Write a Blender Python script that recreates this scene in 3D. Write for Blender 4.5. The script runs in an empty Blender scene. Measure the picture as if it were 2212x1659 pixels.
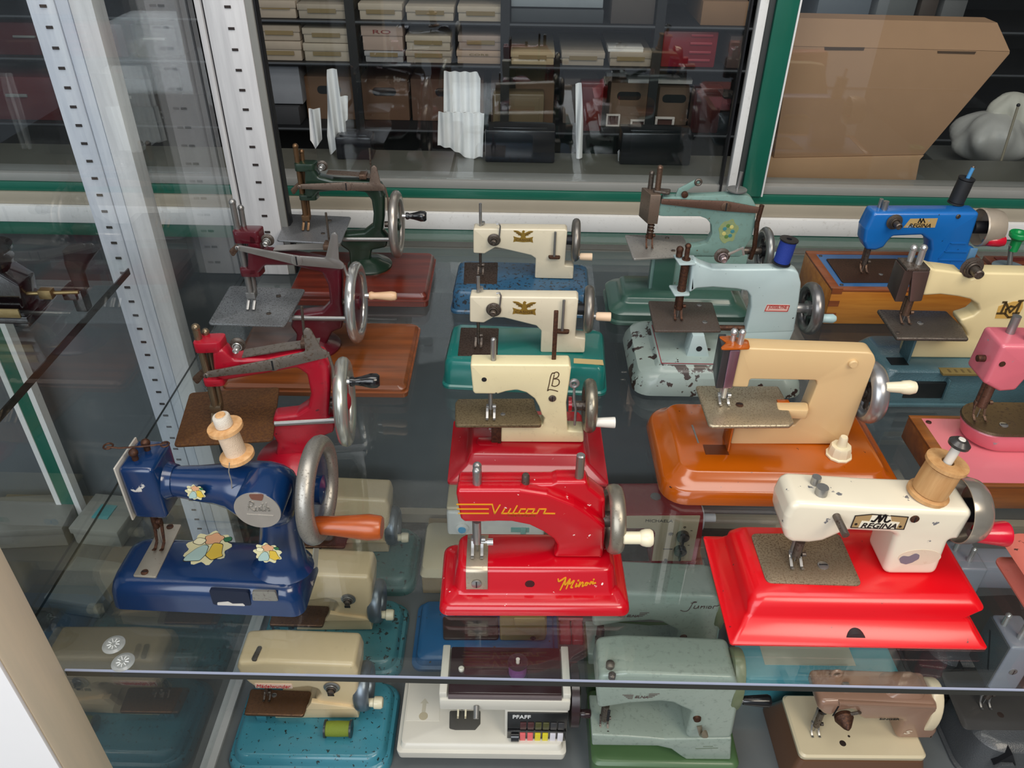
import bpy, bmesh, math, random
import numpy as np
from mathutils import Vector, Matrix
import mathutils.geometry as mgeo
random.seed(7)
PI = math.pi
SC = bpy.context.scene
COL = SC.collection

# ---------------------------------------------------------------- camera, world, lights, exposure
FPX, CX, CY, CAMZ = 1720.0, 1106.0, 829.5, 0.65
PITCH, ROLL, YAW = [math.radians(a) for a in (35.17, 0.9, -0.35)]
_f0 = Vector((math.sin(YAW), math.cos(YAW), 0)); _r0 = Vector((math.cos(YAW), -math.sin(YAW), 0)); _u0 = Vector((0, 0, 1))
FWD = _f0 * math.cos(PITCH) - _u0 * math.sin(PITCH)
_up = _u0 * math.cos(PITCH) + _f0 * math.sin(PITCH)
RGT = _r0 * math.cos(ROLL) + _up * math.sin(ROLL)
UPV = _up * math.cos(ROLL) - _r0 * math.sin(ROLL)
CAM = Vector((0, 0, CAMZ))
cd = bpy.data.cameras.new('camera'); cam = bpy.data.objects.new('camera', cd); COL.objects.link(cam)
cd.sensor_width = 36.0; cd.lens = FPX / 2212 * 36.0; cd.clip_start = 0.01; cd.clip_end = 50
m3 = Matrix((RGT, UPV, -FWD)).transposed()
cam.matrix_world = Matrix.Translation(CAM) @ m3.to_4x4()
SC.camera = cam

W = bpy.data.worlds.new('world'); SC.world = W; W.use_nodes = True
W.node_tree.nodes['Background'].inputs[0].default_value = (0.80, 0.88, 1.0, 1)
W.node_tree.nodes['Background'].inputs[1].default_value = 0.45

def area(name, loc, target, sx, sy, power, col):
    l = bpy.data.lights.new(name, 'AREA'); l.shape = 'RECTANGLE'; l.size = sx; l.size_y = sy
    l.energy = power; l.color = col
    o = bpy.data.objects.new(name, l); COL.objects.link(o); o.location = loc
    d = Vector(target) - Vector(loc); o.rotation_euler = d.to_track_quat('-Z', 'Y').to_euler()
    return o
area('shop_window_light', (-0.9, -1.75, 1.35), (0.0, 0.9, -0.15), 2.8, 2.0, 88, (0.90, 0.95, 1.0))
area('overhead_fill_light', (0.15, 0.35, 2.15), (0.15, 0.75, 0.0), 2.0, 0.8, 32, (1.0, 0.95, 0.88))  # added fill from above to brighten the lower board
area('shop_lamp_right', (1.25, -0.75, 1.75), (0.7, 0.8, 0.0), 1.1, 0.8, 34, (1.0, 0.89, 0.74))
area('store_room_lamp', (0.2, 2.1, 1.5), (0.2, 3.3, 0.75), 2.4, 0.4, 18, (1.0, 0.97, 0.93))

SC.view_settings.view_transform = 'Standard'; SC.view_settings.look = 'None'
SC.view_settings.exposure = -0.42; SC.view_settings.gamma = 1.0; SC.view_settings.use_curve_mapping = False
SC.cycles.use_denoising = True; SC.cycles.max_bounces = 7; SC.cycles.transparent_max_bounces = 16
SC.cycles.glossy_bounces = 3; SC.cycles.sample_clamp_indirect = 4.0
SC.cycles.caustics_reflective = False; SC.cycles.caustics_refractive = False

# ---------------------------------------------------------------- colour and material helpers
def C(h, a=1.0):
    h = h.lstrip('#'); v = [int(h[i:i+2], 16) / 255 for i in (0, 2, 4)]
    return tuple((c / 12.92 if c <= .04045 else ((c + .055) / 1.055) ** 2.4) for c in v) + (a,)
MATS = {}
def _new(name):
    m = bpy.data.materials.new(name); m.use_nodes = True
    nt = m.node_tree; b = nt.nodes['Principled BSDF']
    tc = nt.nodes.new('ShaderNodeTexCoord'); oi = nt.nodes.new('ShaderNodeObjectInfo')
    ad = nt.nodes.new('ShaderNodeVectorMath'); ad.operation = 'ADD'
    sc = nt.nodes.new('ShaderNodeVectorMath'); sc.operation = 'SCALE'; sc.inputs[3].default_value = 3.0
    cb = nt.nodes.new('ShaderNodeCombineXYZ')
    for i in range(3): nt.links.new(oi.outputs['Random'], cb.inputs[i])
    nt.links.new(cb.outputs[0], sc.inputs[0]); nt.links.new(tc.outputs['Object'], ad.inputs[0]); nt.links.new(sc.outputs[0], ad.inputs[1])
    return m, nt, b, ad.outputs[0]
def _noise(nt, vec, scale, detail=3, rough=.55):
    n = nt.nodes.new('ShaderNodeTexNoise'); n.inputs['Scale'].default_value = scale
    n.inputs['Detail'].default_value = detail; n.inputs['Roughness'].default_value = rough
    nt.links.new(vec, n.inputs['Vector']); return n.outputs[0]
def _ramp(nt, fac, stops):
    r = nt.nodes.new('ShaderNodeValToRGB'); e = r.color_ramp.elements
    while len(e) < len(stops): e.new(0.5)
    for i, (p, c) in enumerate(stops):
        e[i].position = p; e[i].color = c if len(c) == 4 else tuple(c) + (1,)
    nt.links.new(fac, r.inputs[0]); return r.outputs[0]
def _mix(nt, fac, a, b):
    m = nt.nodes.new('ShaderNodeMix'); m.data_type = 'RGBA'
    for s, v in ((0, fac), (6, a), (7, b)):
        if hasattr(v, 'links') or hasattr(v, 'is_linked'): nt.links.new(v, m.inputs[s])
        else: m.inputs[s].default_value = v
    return m.outputs[2]
def sh(c, k): return tuple(min(1, x * k) for x in c[:3]) + (1,)
BW = ((0, 0, 0, 1), (1, 1, 1, 1))
def paint(name, col, rough=.35, coat=.25, var=.12, chip=0, chipcol='#3a2018', cscale=90, dirt=0, dirtcol='#2a251e', bump=0, bscale=700):
    """enamel paint: faint tone variation, chips (own shapes), speckled grime"""
    if name in MATS: return MATS[name]
    m, nt, b, v = _new(name); c = C(col)
    out = _mix(nt, _noise(nt, v, 25), sh(c, 1 - var), sh(c, 1 + var))
    if dirt:
        d = _ramp(nt, _noise(nt, v, 130, 6, .7), [(.60 - .12 * dirt, BW[0]), (.70, (dirt, dirt, dirt, 1))])
        out = _mix(nt, d, out, C(dirtcol))
    if chip:
        k = _ramp(nt, _noise(nt, v, cscale, 5, .6), [(.70 - chip * .25, BW[0]), (.715 - chip * .25, BW[1])])
        out = _mix(nt, k, out, C(chipcol))
    nt.links.new(out, b.inputs['Base Color']); b.inputs['Roughness'].default_value = rough
    b.inputs['Coat Weight'].default_value = coat; b.inputs['Coat Roughness'].default_value = .12
    if bump:
        bp = nt.nodes.new('ShaderNodeBump'); bp.inputs['Strength'].default_value = bump; bp.inputs['Distance'].default_value = .001
        nt.links.new(_noise(nt, v, bscale, 2), bp.inputs['Height']); nt.links.new(bp.outputs[0], b.inputs['Normal'])
    MATS[name] = m; return m
def metal(name, col, rough=.3, rust=0, rustcol='#4a2c1b', scale=260, met=.72):
    if name in MATS: return MATS[name]
    m, nt, b, v = _new(name); c = C(col)
    out = _mix(nt, _noise(nt, v, 60), sh(c, .85), sh(c, 1.1))
    b.inputs['Metallic'].default_value = met; b.inputs['Roughness'].default_value = rough
    if rust:
        k = _ramp(nt, _noise(nt, v, scale, 6, .72), [(.64 - rust * .3, BW[0]), (.72 - rust * .3, BW[1])])
        out = _mix(nt, k, out, C(rustcol))
        r = nt.nodes.new('ShaderNodeMapRange'); r.inputs[3].default_value = rough; r.inputs[4].default_value = .6
        nt.links.new(k, r.inputs[0]); nt.links.new(r.outputs[0], b.inputs['Roughness'])
        r2 = nt.nodes.new('ShaderNodeMapRange'); r2.inputs[3].default_value = met; r2.inputs[4].default_value = .35
        nt.links.new(k, r2.inputs[0]); nt.links.new(r2.outputs[0], b.inputs['Metallic'])
    nt.links.new(out, b.inputs['Base Color']); MATS[name] = m; return m
def wood(name, c1, c2, rough=.4, coat=.3, scale=9, axis=0):
    if name in MATS: return MATS[name]
    m, nt, b, v = _new(name)
    mp = nt.nodes.new('ShaderNodeMapping'); s = [14, 14, 14]; s[axis] = 1.0
    mp.inputs['Scale'].default_value = s; nt.links.new(v, mp.inputs['Vector'])
    n = _noise(nt, mp.outputs[0], scale, 5, .6)
    out = _ramp(nt, n, [(.3, C(c1)), (.7, C(c2))])
    nt.links.new(out, b.inputs['Base Color']); b.inputs['Roughness'].default_value = rough; b.inputs['Coat Weight'].default_value = coat
    b.inputs['Coat Roughness'].default_value = .2
    MATS[name] = m; return m
def plain(name, col, rough=.5, **k): return paint(name, col, rough, k.pop('coat', 0), k.pop('var', .06), **k)
def glass(name, tint, ior=1.5, rough=0.0, dust=0.0, dustcol='#8a949a'):
    if name in MATS: return MATS[name]
    m = bpy.data.materials.new(name); m.use_nodes = True; nt = m.node_tree
    nt.nodes.remove(nt.nodes['Principled BSDF']); out = nt.nodes['Material Output']
    t = nt.nodes.new('ShaderNodeBsdfTransparent'); t.inputs[0].default_value = C(tint)
    g = nt.nodes.new('ShaderNodeBsdfGlossy'); g.inputs['Roughness'].default_value = rough; g.inputs[0].default_value = (1, 1, 1, 1)
    f = nt.nodes.new('ShaderNodeFresnel')
    ge = nt.nodes.new('ShaderNodeNewGeometry'); mr = nt.nodes.new('ShaderNodeMapRange')   # a sheet reflects alike on both faces
    mr.inputs[3].default_value = ior; mr.inputs[4].default_value = 1/ior
    nt.links.new(ge.outputs['Backfacing'], mr.inputs[0]); nt.links.new(mr.outputs[0], f.inputs[0])
    mx = nt.nodes.new('ShaderNodeMixShader'); nt.links.new(f.outputs[0], mx.inputs[0])
    nt.links.new(t.outputs[0], mx.inputs[1]); nt.links.new(g.outputs[0], mx.inputs[2])
    last = mx.outputs[0]
    if dust:
        d = nt.nodes.new('ShaderNodeBsdfDiffuse'); d.inputs[0].default_value = C(dustcol)
        tc = nt.nodes.new('ShaderNodeTexCoord')
        k = _ramp(nt, _noise(nt, tc.outputs['Object'], 9, 5, .65), [(.35, (dust * .6,) * 3), (.75, (dust * 1.5,) * 3)])
        m2 = nt.nodes.new('ShaderNodeMixShader'); nt.links.new(k, m2.inputs[0]); nt.links.new(last, m2.inputs[1]); nt.links.new(d.outputs[0], m2.inputs[2])
        last = m2.outputs[0]
    nt.links.new(last, out.inputs['Surface']); MATS[name] = m; return m

# ---------------------------------------------------------------- mesh helpers
def linkobj(name, me, parent=None):
    o = bpy.data.objects.new(name, me); COL.objects.link(o)
    if parent is not None: o.parent = parent
    return o
def part(name, bm, mat, parent=None, angle=38, label=None):
    bmesh.ops.recalc_face_normals(bm, faces=bm.faces[:])
    me = bpy.data.meshes.new(name); bm.to_mesh(me); bm.free()
    for p in me.polygons: p.use_smooth = True
    me.set_sharp_from_angle(angle=math.radians(angle))
    me.materials.append(mat)
    o = linkobj(name, me, parent)
    if label: o['label'] = label
    return o
def tag(o, label, cat=None, group=None, kind=None):
    if label: o['label'] = label
    if cat: o['category'] = cat
    if group: o['group'] = group
    if kind: o['kind'] = kind
    return o
def struct(name, bm, mat, label=None, angle=30):
    o = part(name, bm, mat, None, angle); o['kind'] = 'structure'
    if label: o['label'] = label
    return o
def new(): return bmesh.new()
def bevel(bm, edges, off, seg=2):
    if off > 0 and edges: bmesh.ops.bevel(bm, geom=list(edges), offset=off, segments=seg, profile=.5, affect='EDGES', clamp_overlap=True)
def box(x0, x1, y0, y1, z0, z1, bev=0, seg=2, bm=None):
    b = new()
    vs = [b.verts.new(p) for p in ((x0,y0,z0),(x1,y0,z0),(x1,y1,z0),(x0,y1,z0),(x0,y0,z1),(x1,y0,z1),(x1,y1,z1),(x0,y1,z1))]
    for f in ((3,2,1,0),(4,5,6,7),(0,1,5,4),(1,2,6,5),(2,3,7,6),(3,0,4,7)): b.faces.new([vs[i] for i in f])
    bevel(b, b.edges[:], bev, seg)
    return merge(bm, b)
def merge(bm, b):
    if bm is None: return b
    me = bpy.data.meshes.new('t'); b.to_mesh(me); b.free(); bm.from_mesh(me); bpy.data.meshes.remove(me); return bm
def fillet(pts, r=0, n=5):
    """round the corners of a 2-D outline; a point may carry its own radius as third value"""
    out = []; N = len(pts)
    for i, p in enumerate(pts):
        rr = p[2] if len(p) > 2 else r
        a = Vector(pts[i-1][:2]); b = Vector(p[:2]); c = Vector(pts[(i+1) % N][:2])
        u = a - b; v = c - b; lu, lv = u.length, v.length
        if rr <= 0 or lu < 1e-6 or lv < 1e-6: out.append(tuple(b)); continue
        u /= lu; v /= lv; ang = u.angle(v, PI)
        if ang > PI - .12: out.append(tuple(b)); continue
        t = min(rr / math.tan(ang / 2), lu * .48, lv * .48)
        s = b + u * t; e = b + v * t
        for j in range(n + 1):
            q = j / n; out.append(tuple((s * (1-q)**2) + (b * 2*q*(1-q)) + (e * q*q)))
    return out
def inward(P_, dmax):
    """for each outline point its inward direction and how far it may move before it would come nearer to another edge"""
    A = np.array(P_); B = np.roll(A, -1, 0); e = B-A; L = np.maximum(np.linalg.norm(e, axis=1), 1e-9)
    sg = 1.0 if np.sum(A[:, 0]*B[:, 1]-B[:, 0]*A[:, 1]) > 0 else -1.0
    n = np.stack([-e[:, 1], e[:, 0]], 1)/L[:, None]*sg; n0 = np.roll(n, 1, 0)
    m = n+n0; m /= np.maximum(np.linalg.norm(m, axis=1), 1e-6)[:, None]
    m /= np.maximum(.45, np.sum(m*n, 1))[:, None]
    def clear(t):
        q = A+m*t[:, None]; w = q[:, None, :]-A[None]; u = np.clip(np.sum(w*e[None], 2)/(L*L)[None], 0, 1)
        return np.min(np.linalg.norm(w-u[:, :, None]*e[None], axis=2), 1) >= t*.94
    lo = np.zeros(len(A)); hi = np.full(len(A), dmax); ok = clear(hi); lo[ok] = dmax
    for _ in range(9):
        mid = (lo+hi)/2; ok = clear(mid); lo = np.where(ok, mid, lo); hi = np.where(ok, hi, mid)
    lim = lo
    return A, m, lim
def prism(pts, y0, y1, bev=.0015, seg=2, axis='y', bm=None):
    """outline in (x,z) pushed from y0 to y1 (axis z: outline in (x,y); axis x: outline in (y,z)), edges rounded by bev"""
    def mk(p, d): return {'y': (p[0], d, p[1]), 'z': (p[0], p[1], d), 'x': (d, p[0], p[1])}[axis]
    P_ = []
    for p in pts:
        if not P_ or (Vector(p[:2])-Vector(P_[-1])).length > 1e-6: P_.append(tuple(p[:2]))
    if (Vector(P_[0])-Vector(P_[-1])).length < 1e-6: P_.pop()
    if y1 < y0: y0, y1 = y1, y0
    bev = min(bev, (y1-y0)*.48)
    n = len(P_); r2 = P_
    while bev > 0:
        A, m, lim = inward(P_, bev); r2 = [tuple(p) for p in A+m*lim[:, None]]
        ar = abs(sum(r2[i-1][0]*r2[i][1]-r2[i][0]*r2[i-1][1] for i in range(n)))/2
        cv, _, cf, _, _, _ = mgeo.delaunay_2d_cdt([Vector(p) for p in r2], [], [list(range(n))], 1, 1e-6)
        ta = sum(abs((cv[f[1]]-cv[f[0]]).cross(cv[f[2]]-cv[f[0]]))/2 for f in cf)
        e0 = np.roll(A, -1, 0)-A; R2 = np.array(r2); e1 = np.roll(R2, -1, 0)-R2
        back = np.sum(np.where(np.sum(e0*e1, 1) < 0, np.linalg.norm(e1, axis=1), 0))
        if ta > ar*.9996 and back < bev*.5: break                      # the end face is whole; else round the edge less
        bev = bev*.7 if bev > .0004 else 0
    if bev <= 0:
        rings = [[mk(p, y0) for p in P_], [mk(p, y1) for p in P_]]
        cv, _, cf, _, _, _ = mgeo.delaunay_2d_cdt([Vector(p) for p in P_], [], [list(range(n))], 1, 1e-6)
    else:
        lv = [(bev*(1-math.sin(PI/2*i/seg)), bev*(1-math.cos(PI/2*i/seg))) for i in range(seg+1)]   # (inset, distance from the end face)
        ring = lambda d: [tuple(p) for p in A+m*np.minimum(lim, d)[:, None]]
        rings = [[mk(p, y0+h_) for p in ring(i_)] for i_, h_ in lv] + [[mk(p, y1-h_) for p in ring(i_)] for i_, h_ in lv[::-1]]
    b = new(); V = [[b.verts.new(p) for p in r] for r in rings]
    for i in range(len(V)-1):
        for j in range(n): b.faces.new((V[i][j], V[i][(j+1) % n], V[i+1][(j+1) % n], V[i+1][j]))
    for d_ in (y0, y1):
        nv = [b.verts.new(mk(p, d_)) for p in cv]
        for f in cf: b.faces.new([nv[i] for i in f])
    bmesh.ops.remove_doubles(b, verts=b.verts[:], dist=2e-6)
    bmesh.ops.dissolve_degenerate(b, edges=b.edges[:], dist=1e-7)
    return merge(bm, b)
def rrect(x0, x1, y0, y1, r, n=5):
    r = max(1e-4, min(r, (x1-x0)*.49, (y1-y0)*.49)); o = []
    for cx, cy, a in ((x1-r, y0+r, -PI/2), (x1-r, y1-r, 0), (x0+r, y1-r, PI/2), (x0+r, y0+r, PI)):
        for j in range(n + 1):
            t = a + j/n*PI/2; o.append((cx + r*math.cos(t), cy + r*math.sin(t)))
    return o
def loft(rings, cap=True, closed=False, bm=None):
    b = new(); V = [[b.verts.new(p) for p in r] for r in rings]; n = len(rings[0])
    for i in range(len(V) - 1 + (1 if closed else 0)):
        a, c = V[i], V[(i+1) % len(V)]
        for j in range(n): b.faces.new((a[j], a[(j+1) % n], c[(j+1) % n], c[j]))
    if cap and not closed: b.faces.new(V[0][::-1]); b.faces.new(V[-1])
    return merge(bm, b)
def tiers(levels, n=6, bm=None):
    """stamped base: levels of (z, x0, x1, y0, y1, corner radius)"""
    return loft([[(x, y, L[0]) for x, y in rrect(L[1], L[2], L[3], L[4], L[5], n)] for L in levels], bm=bm)
def inset(L, z, d, r=None): return (z, L[1]+d, L[2]-d, L[3]+d, L[4]-d, L[5] if r is None else r)
def lathe(prof, c, axis='z', n=28, closed=False, bm=None):
    """profile of (radius, height) turned about an axis through c"""
    b = new(); rings = []
    ps = list(prof)
    def mk(r, h, t):
        u, v = r*math.cos(t), r*math.sin(t)
        return {'z': (c[0]+u, c[1]+v, c[2]+h), 'x': (c[0]+h, c[1]+u, c[2]+v), 'y': (c[0]+u, c[1]+h, c[2]+v)}[axis]
    for r, h in ps: rings.append([mk(max(r, 1e-5), h, 2*PI*j/n) for j in range(n)])
    if closed: rings.append(rings[0])
    V = [[b.verts.new(p) for p in r] for r in (rings[:-1] if closed else rings)]
    if closed: V.append(V[0])
    for i in range(len(V)-1):
        for j in range(n): b.faces.new((V[i][j], V[i][(j+1) % n], V[i+1][(j+1) % n], V[i+1][j]))
    if not closed: b.faces.new(V[0][::-1]); b.faces.new(V[-1])
    return merge(bm, b)
def cyl(a, b_, r, r2=None, n=14, bm=None, cap=0):
    return tube([a, b_], [r, r if r2 is None else r2], n, bm)
def tube(pts, r, n=8, bm=None):
    P = [Vector(p) for p in pts]; R_ = r if isinstance(r, (list, tuple)) else [r]*len(P)
    rings = []; prev = None
    for i, p in enumerate(P):
        t = (P[min(i+1, len(P)-1)] - P[max(i-1, 0)]).normalized()
        if prev is None:
            a = Vector((0, 0, 1)) if abs(t.z) < .9 else Vector((1, 0, 0)); u = t.cross(a).normalized()
        else: u = (prev - t * prev.dot(t)).normalized()
        prev = u; v = t.cross(u)
        rings.append([p + (u*math.cos(2*PI*j/n) + v*math.sin(2*PI*j/n)) * R_[i] for j in range(n)])
    return loft(rings, bm=bm)
def ball(c, r, bm=None, n=14, sz=1.0):
    return lathe([(r*math.sin(PI*i/8), -r*sz*math.cos(PI*i/8)) for i in range(9)], c, 'z', n, bm=bm)
def torus(c, R_, r, axis='x', n=40, m=10, squash=1.0, bm=None):
    return lathe([(R_ + r*math.cos(2*PI*i/m), r*squash*math.sin(2*PI*i/m)) for i in range(m)], c, axis, n, closed=True, bm=bm)
def curve(L, n=5):
    """smooth line through the points of a pen stroke"""
    if len(L) < 3: return L
    P = [Vector(p) for p in L]; P = [P[0]*2-P[1]] + P + [P[-1]*2-P[-2]]; o = []
    for i in range(1, len(P)-2):
        for j in range(n):
            t = j/n; o.append(tuple(.5*((2*P[i])+(P[i+1]-P[i-1])*t+(2*P[i-1]-5*P[i]+4*P[i+1]-P[i+2])*t*t+(3*P[i]-P[i-1]-3*P[i+1]+P[i+2])*t**3)))
    return o + [tuple(P[-2])]
def ribbon(lines, w, y, th=.0003, bm=None, smooth=False):
    """strokes of lettering in an upright x-z plane at depth y, slightly proud"""
    b = new()
    for L in lines:
        P = [Vector(p) for p in (curve(L) if smooth else L)]
        for i in range(len(P)-1):
            d = (P[i+1]-P[i]); ln = d.length
            if ln < 1e-6: continue
            d /= ln; nn = Vector((-d.y, d.x)) * w/2; s = P[i]-d*w*.35; e = P[i+1]+d*w*.35
            vs = []
            for yy in (y - th, y + th):
                vs.append([b.verts.new((q.x, yy, q.y)) for q in (s+nn, e+nn, e-nn, s-nn)])
            b.faces.new(vs[0]); b.faces.new(vs[1][::-1])
            for j in range(4): b.faces.new((vs[0][j], vs[1][j], vs[1][(j+1)%4], vs[0][(j+1)%4]))
    return merge(bm, b)
def textmesh(s, h, w=None, slant=0, bold=0):
    """lettering as a flat mesh in x-z, baseline at 0, height h, total width w"""
    cu = bpy.data.curves.new('t', 'FONT'); cu.body = s; cu.extrude = .02; cu.resolution_u = 3; cu.shear = slant; cu.offset = bold
    ob = bpy.data.objects.new('t', cu); me = bpy.data.meshes.new_from_object(ob)
    bpy.data.objects.remove(ob); bpy.data.curves.remove(cu)
    xs = [v.co.x for v in me.vertices]; ys = [v.co.y for v in me.vertices]
    x0, x1, y0, y1 = min(xs), max(xs), min(ys), max(ys); kz = h/(y1-y0); kx = kz if w is None else w/(x1-x0)
    for v in me.vertices: v.co = Vector(((v.co.x-x0)*kx, -v.co.z*.012, (v.co.y-y0)*kz))
    return me
def text(name, s, parent, x, y, z, h, w, mat, slant=0, bold=0, rotx=0, rotz=0, roty=0):
    me = textmesh(s, h, w, slant, bold); me.materials.append(mat)
    o = linkobj(name, me, parent); o.location = (x, y, z); o.rotation_euler = (rotx, roty, rotz)
    return o
# ---------------------------------------------------------------- measuring the photograph: rays met with shelf, front and side planes
CROPS = dict(A=(200,850,750/2212), B=(340,280,620/1469), C=(900,420,500/1296), D=(900,950,650/2212), E=(1280,340,540/1659),
    F=(1400,680,600/2212), G=(1480,940,732/2212), H=(1680,360,532/1634), I=(460,1030,500/1319), J=(840,1040,460/1233),
    K=(1200,1050,480/1308), L=(1600,1340,612/2212), M=(540,0,720/2212), N=(1100,0,660/2212), O=(1560,0,652/1932),
    Q=(0,0,640/1896), S=(0,500,500/1382), T=(0,1000,540/1359), U=(1900,650,312/863), V=(1900,1140,312/997), P=(0,0,1.0))
def ray(px, py): return (FWD + RGT*((px-CX)/FPX) - UPV*((py-CY)/FPX))
def kp(c, x, y): a = CROPS[c]; return a[0]+a[2]*x, a[1]+a[2]*y
def hit(c, x, y, co, n):
    d = ray(*kp(c, x, y)); return CAM + d * ((Vector(co)-CAM).dot(n)/d.dot(n))
ZA = Vector((0, 0, 1))
class Fr:
    """a thing's own frame: origin at the middle of its front lower edge, x along that edge, y to the back"""
    def __init__(s, crop, FL, FR_, z=0.0):
        s.c = crop; a = hit(crop, *FL, (0, 0, z), ZA); b = hit(crop, *FR_, (0, 0, z), ZA)
        s.O = (a+b)/2; d = b-a; s.yaw = math.atan2(d.y, d.x); s.w = d.length
        s.X = Vector((math.cos(s.yaw), math.sin(s.yaw), 0)); s.Y = Vector((-s.X.y, s.X.x, 0))
    def loc(s, p): q = p - s.O; return Vector((q.dot(s.X), q.dot(s.Y), q.z))
    def P(s, x, y, yl=0.0):
        q = s.loc(hit(s.c, x, y, s.O + s.Y*yl, s.Y)); return (q.x, q.z)
    def G(s, x, y, zl=0.0):
        q = s.loc(hit(s.c, x, y, s.O + ZA*zl, ZA)); return (q.x, q.y)
    def S(s, x, y, xl=0.0):
        q = s.loc(hit(s.c, x, y, s.O + s.X*xl, s.X)); return (q.y, q.z)
    def tr(s, pts, yl): return [s.P(p[0], p[1], yl) + tuple(p[2:]) for p in pts]
    def px(s, n, x=0, y=0, z=0):
        p = s.O + s.X*x + s.Y*y + ZA*z; return n*CROPS[s.c][2]*(p-CAM).dot(FWD)/FPX
def thing(name, label, cat, fr=None, group=None, loc=None, yaw=0):
    o = bpy.data.objects.new(name, None); COL.objects.link(o); o.empty_display_size = .02
    if fr is not None: o.location = fr.O; o.rotation_euler = (0, 0, fr.yaw)
    else: o.location = loc; o.rotation_euler = (0, 0, yaw)
    return tag(o, label, cat, group)
# ================================================================ the show case
XW, YF, YB, ZL = -0.475, 0.446, 1.45, -0.57
def at(px, py, Y): return hit('P', px, py, (0, Y, 0), Vector((0, 1, 0)))
MG = glass('clear_shelf_glass', '#fcfefd', 1.46, dust=.006, dustcol='#9aa6ac')
MGW = glass('clear_wall_glass', '#fbfdfd', 1.5, dust=.003)
MGD = glass('sliding_door_glass', '#fafcfc', 1.55, dust=.005)
MEDGE = paint('glass_edge_dark_green', '#141a19', .12, .6, .05)
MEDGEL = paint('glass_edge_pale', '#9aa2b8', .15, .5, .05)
MWHITE = paint('white_frame_paint', '#e6e6e4', .45, .1, .04, dirt=.25, dirtcol='#8d8578')
MWOOD = wood('white_washed_wood', '#cfcfd2', '#eeeef0', .55, .05, 5, 2)
MALU = wood('brushed_slotted_strip', '#c3c9d6', '#e2e6ee', .45, .1, 6, 2)
MCREAM = wood('cream_painted_wood', '#dccfb8', '#ead9bf', .5, .1, 4, 2)
MGREEN = paint('dark_green_enamel_strip', '#17614f', .35, .3, .08)
MBEIGE = plain('beige_rail', '#a49b8a', .5)
MDARK = plain('near_black_paint', '#15161a', .5)
MGREY = paint('grey_back_panel', '#5f6568', .35, .3, .1)
MGREYL = plain('grey_sill', '#8f8f8b', .4)
MSLOT = plain('slot_shadowed_metal', '#2b2220', .6)

sh_u = thing('glass_shelf', 'large clear glass shelf carrying the front rows of toy sewing machines', 'shelf', loc=(0, 0, 0))
part('pane', box(XW+.002, 1.35, YF+.0019, YB-.012, -.0083, -.0005), MG, sh_u, label='clear glass sheet')
e = part('front_edge', box(XW+.06, 1.35, YF, YF+.0018, -.0085, -.0013), MEDGE, sh_u, label='dark polished front edge of the glass')
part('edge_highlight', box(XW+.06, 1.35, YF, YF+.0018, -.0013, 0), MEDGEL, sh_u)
part('side_edge', box(XW+.001, XW+.0028, YF+.01, YB-.02, -.0018, -.0002), MEDGE, sh_u)

struct('floor', box(-3.2, 3.2, -3.0, 4.2, -1.02, -1.0), plain('dark_shop_floor', '#8d8880', .6))
struct('wall_back', box(-3.2, 3.2, 3.62, 3.7, -1, 2.4), plain('dark_store_wall', '#2a292b', .8))
struct('wall_left', box(-2.6, -2.5, 1.0, 3.62, -1, 2.4), plain('grey_store_wall', '#474645', .8))
struct('wall_right', box(2.5, 2.6, -3.0, 3.62, -1, 2.4), plain('grey_store_wall', '#474645', .8))
struct('ceiling', box(-3.2, 3.2, 1.62, 3.7, 1.6, 1.66), plain('store_ceiling', '#8a8781', .8))

lo = thing('display_board', 'dark grey lower display board under the glass shelf', 'shelf', loc=(0, 0, ZL))
part('board', box(XW+.002, 1.4, .4, 1.42, -.02, -.0005), paint('dark_grey_board', '#686c6d', .22, .5, .08), lo)
part('pale_edge_rail', box(XW-.008, XW+.014, .46, 1.2, 0, .006), paint('pale_grey_rail', '#b3b5b4', .4, .1, .05, dirt=.2), lo)
struct('wall_lower_back', box(XW, 1.4, 1.215, 1.23, ZL, -.016), MGREY)
struct('trim_1', box(XW+.03, 1.4, 1.195, 1.214, ZL+.018, ZL+.042), MBEIGE)
struct('trim_2', box(XW+.03, 1.4, 1.19, 1.214, ZL, ZL+.017), plain('dark_rail', '#3b3a36', .5))
struct('trim_3', box(XW, 1.4, 1.232, 1.455, -.06, -.045), plain('grey_under_board', '#5b6064', .6))

# glass side wall and its posts
gw = thing('glass_side_wall', 'upright glass side wall left of the toy sewing machines', 'glass wall', loc=(XW, 0, 0))
part('pane', box(-.003, .003, YF+.002, 1.235, ZL+.007, .95), MGW, gw, label='clear upright glass sheet')
for (px_, py_), w_ in (((246, 1393), 'farther'), ((266, 1431), 'nearer')):
    c = thing('suction_cup', 'clear plastic suction disc on the glass at the front left, the %s of the two' % w_, 'suction cup', loc=hit('P', px_, py_, (0, 0, 0), ZA), group='clear suction discs on the glass')
    part('disc', lathe([(.0105, 0), (.0105, .0006), (.0075, .0016), (.0065, .0012), (.0001, .0012)], (0, 0, 0), 'z', 28), glass('frosted_disc', '#c9cfce', 1.6, .1, .35, '#d5d8d6'), c)
    for i in range(9):
        t_ = 2*PI*i/9; part('ray', cyl((.0022*math.cos(t_), .0022*math.sin(t_), .0016), (.0058*math.cos(t_), .0058*math.sin(t_), .0016), .0005, n=5), plain('clear_ridge', '#dfe2e0', .2), c)

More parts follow.
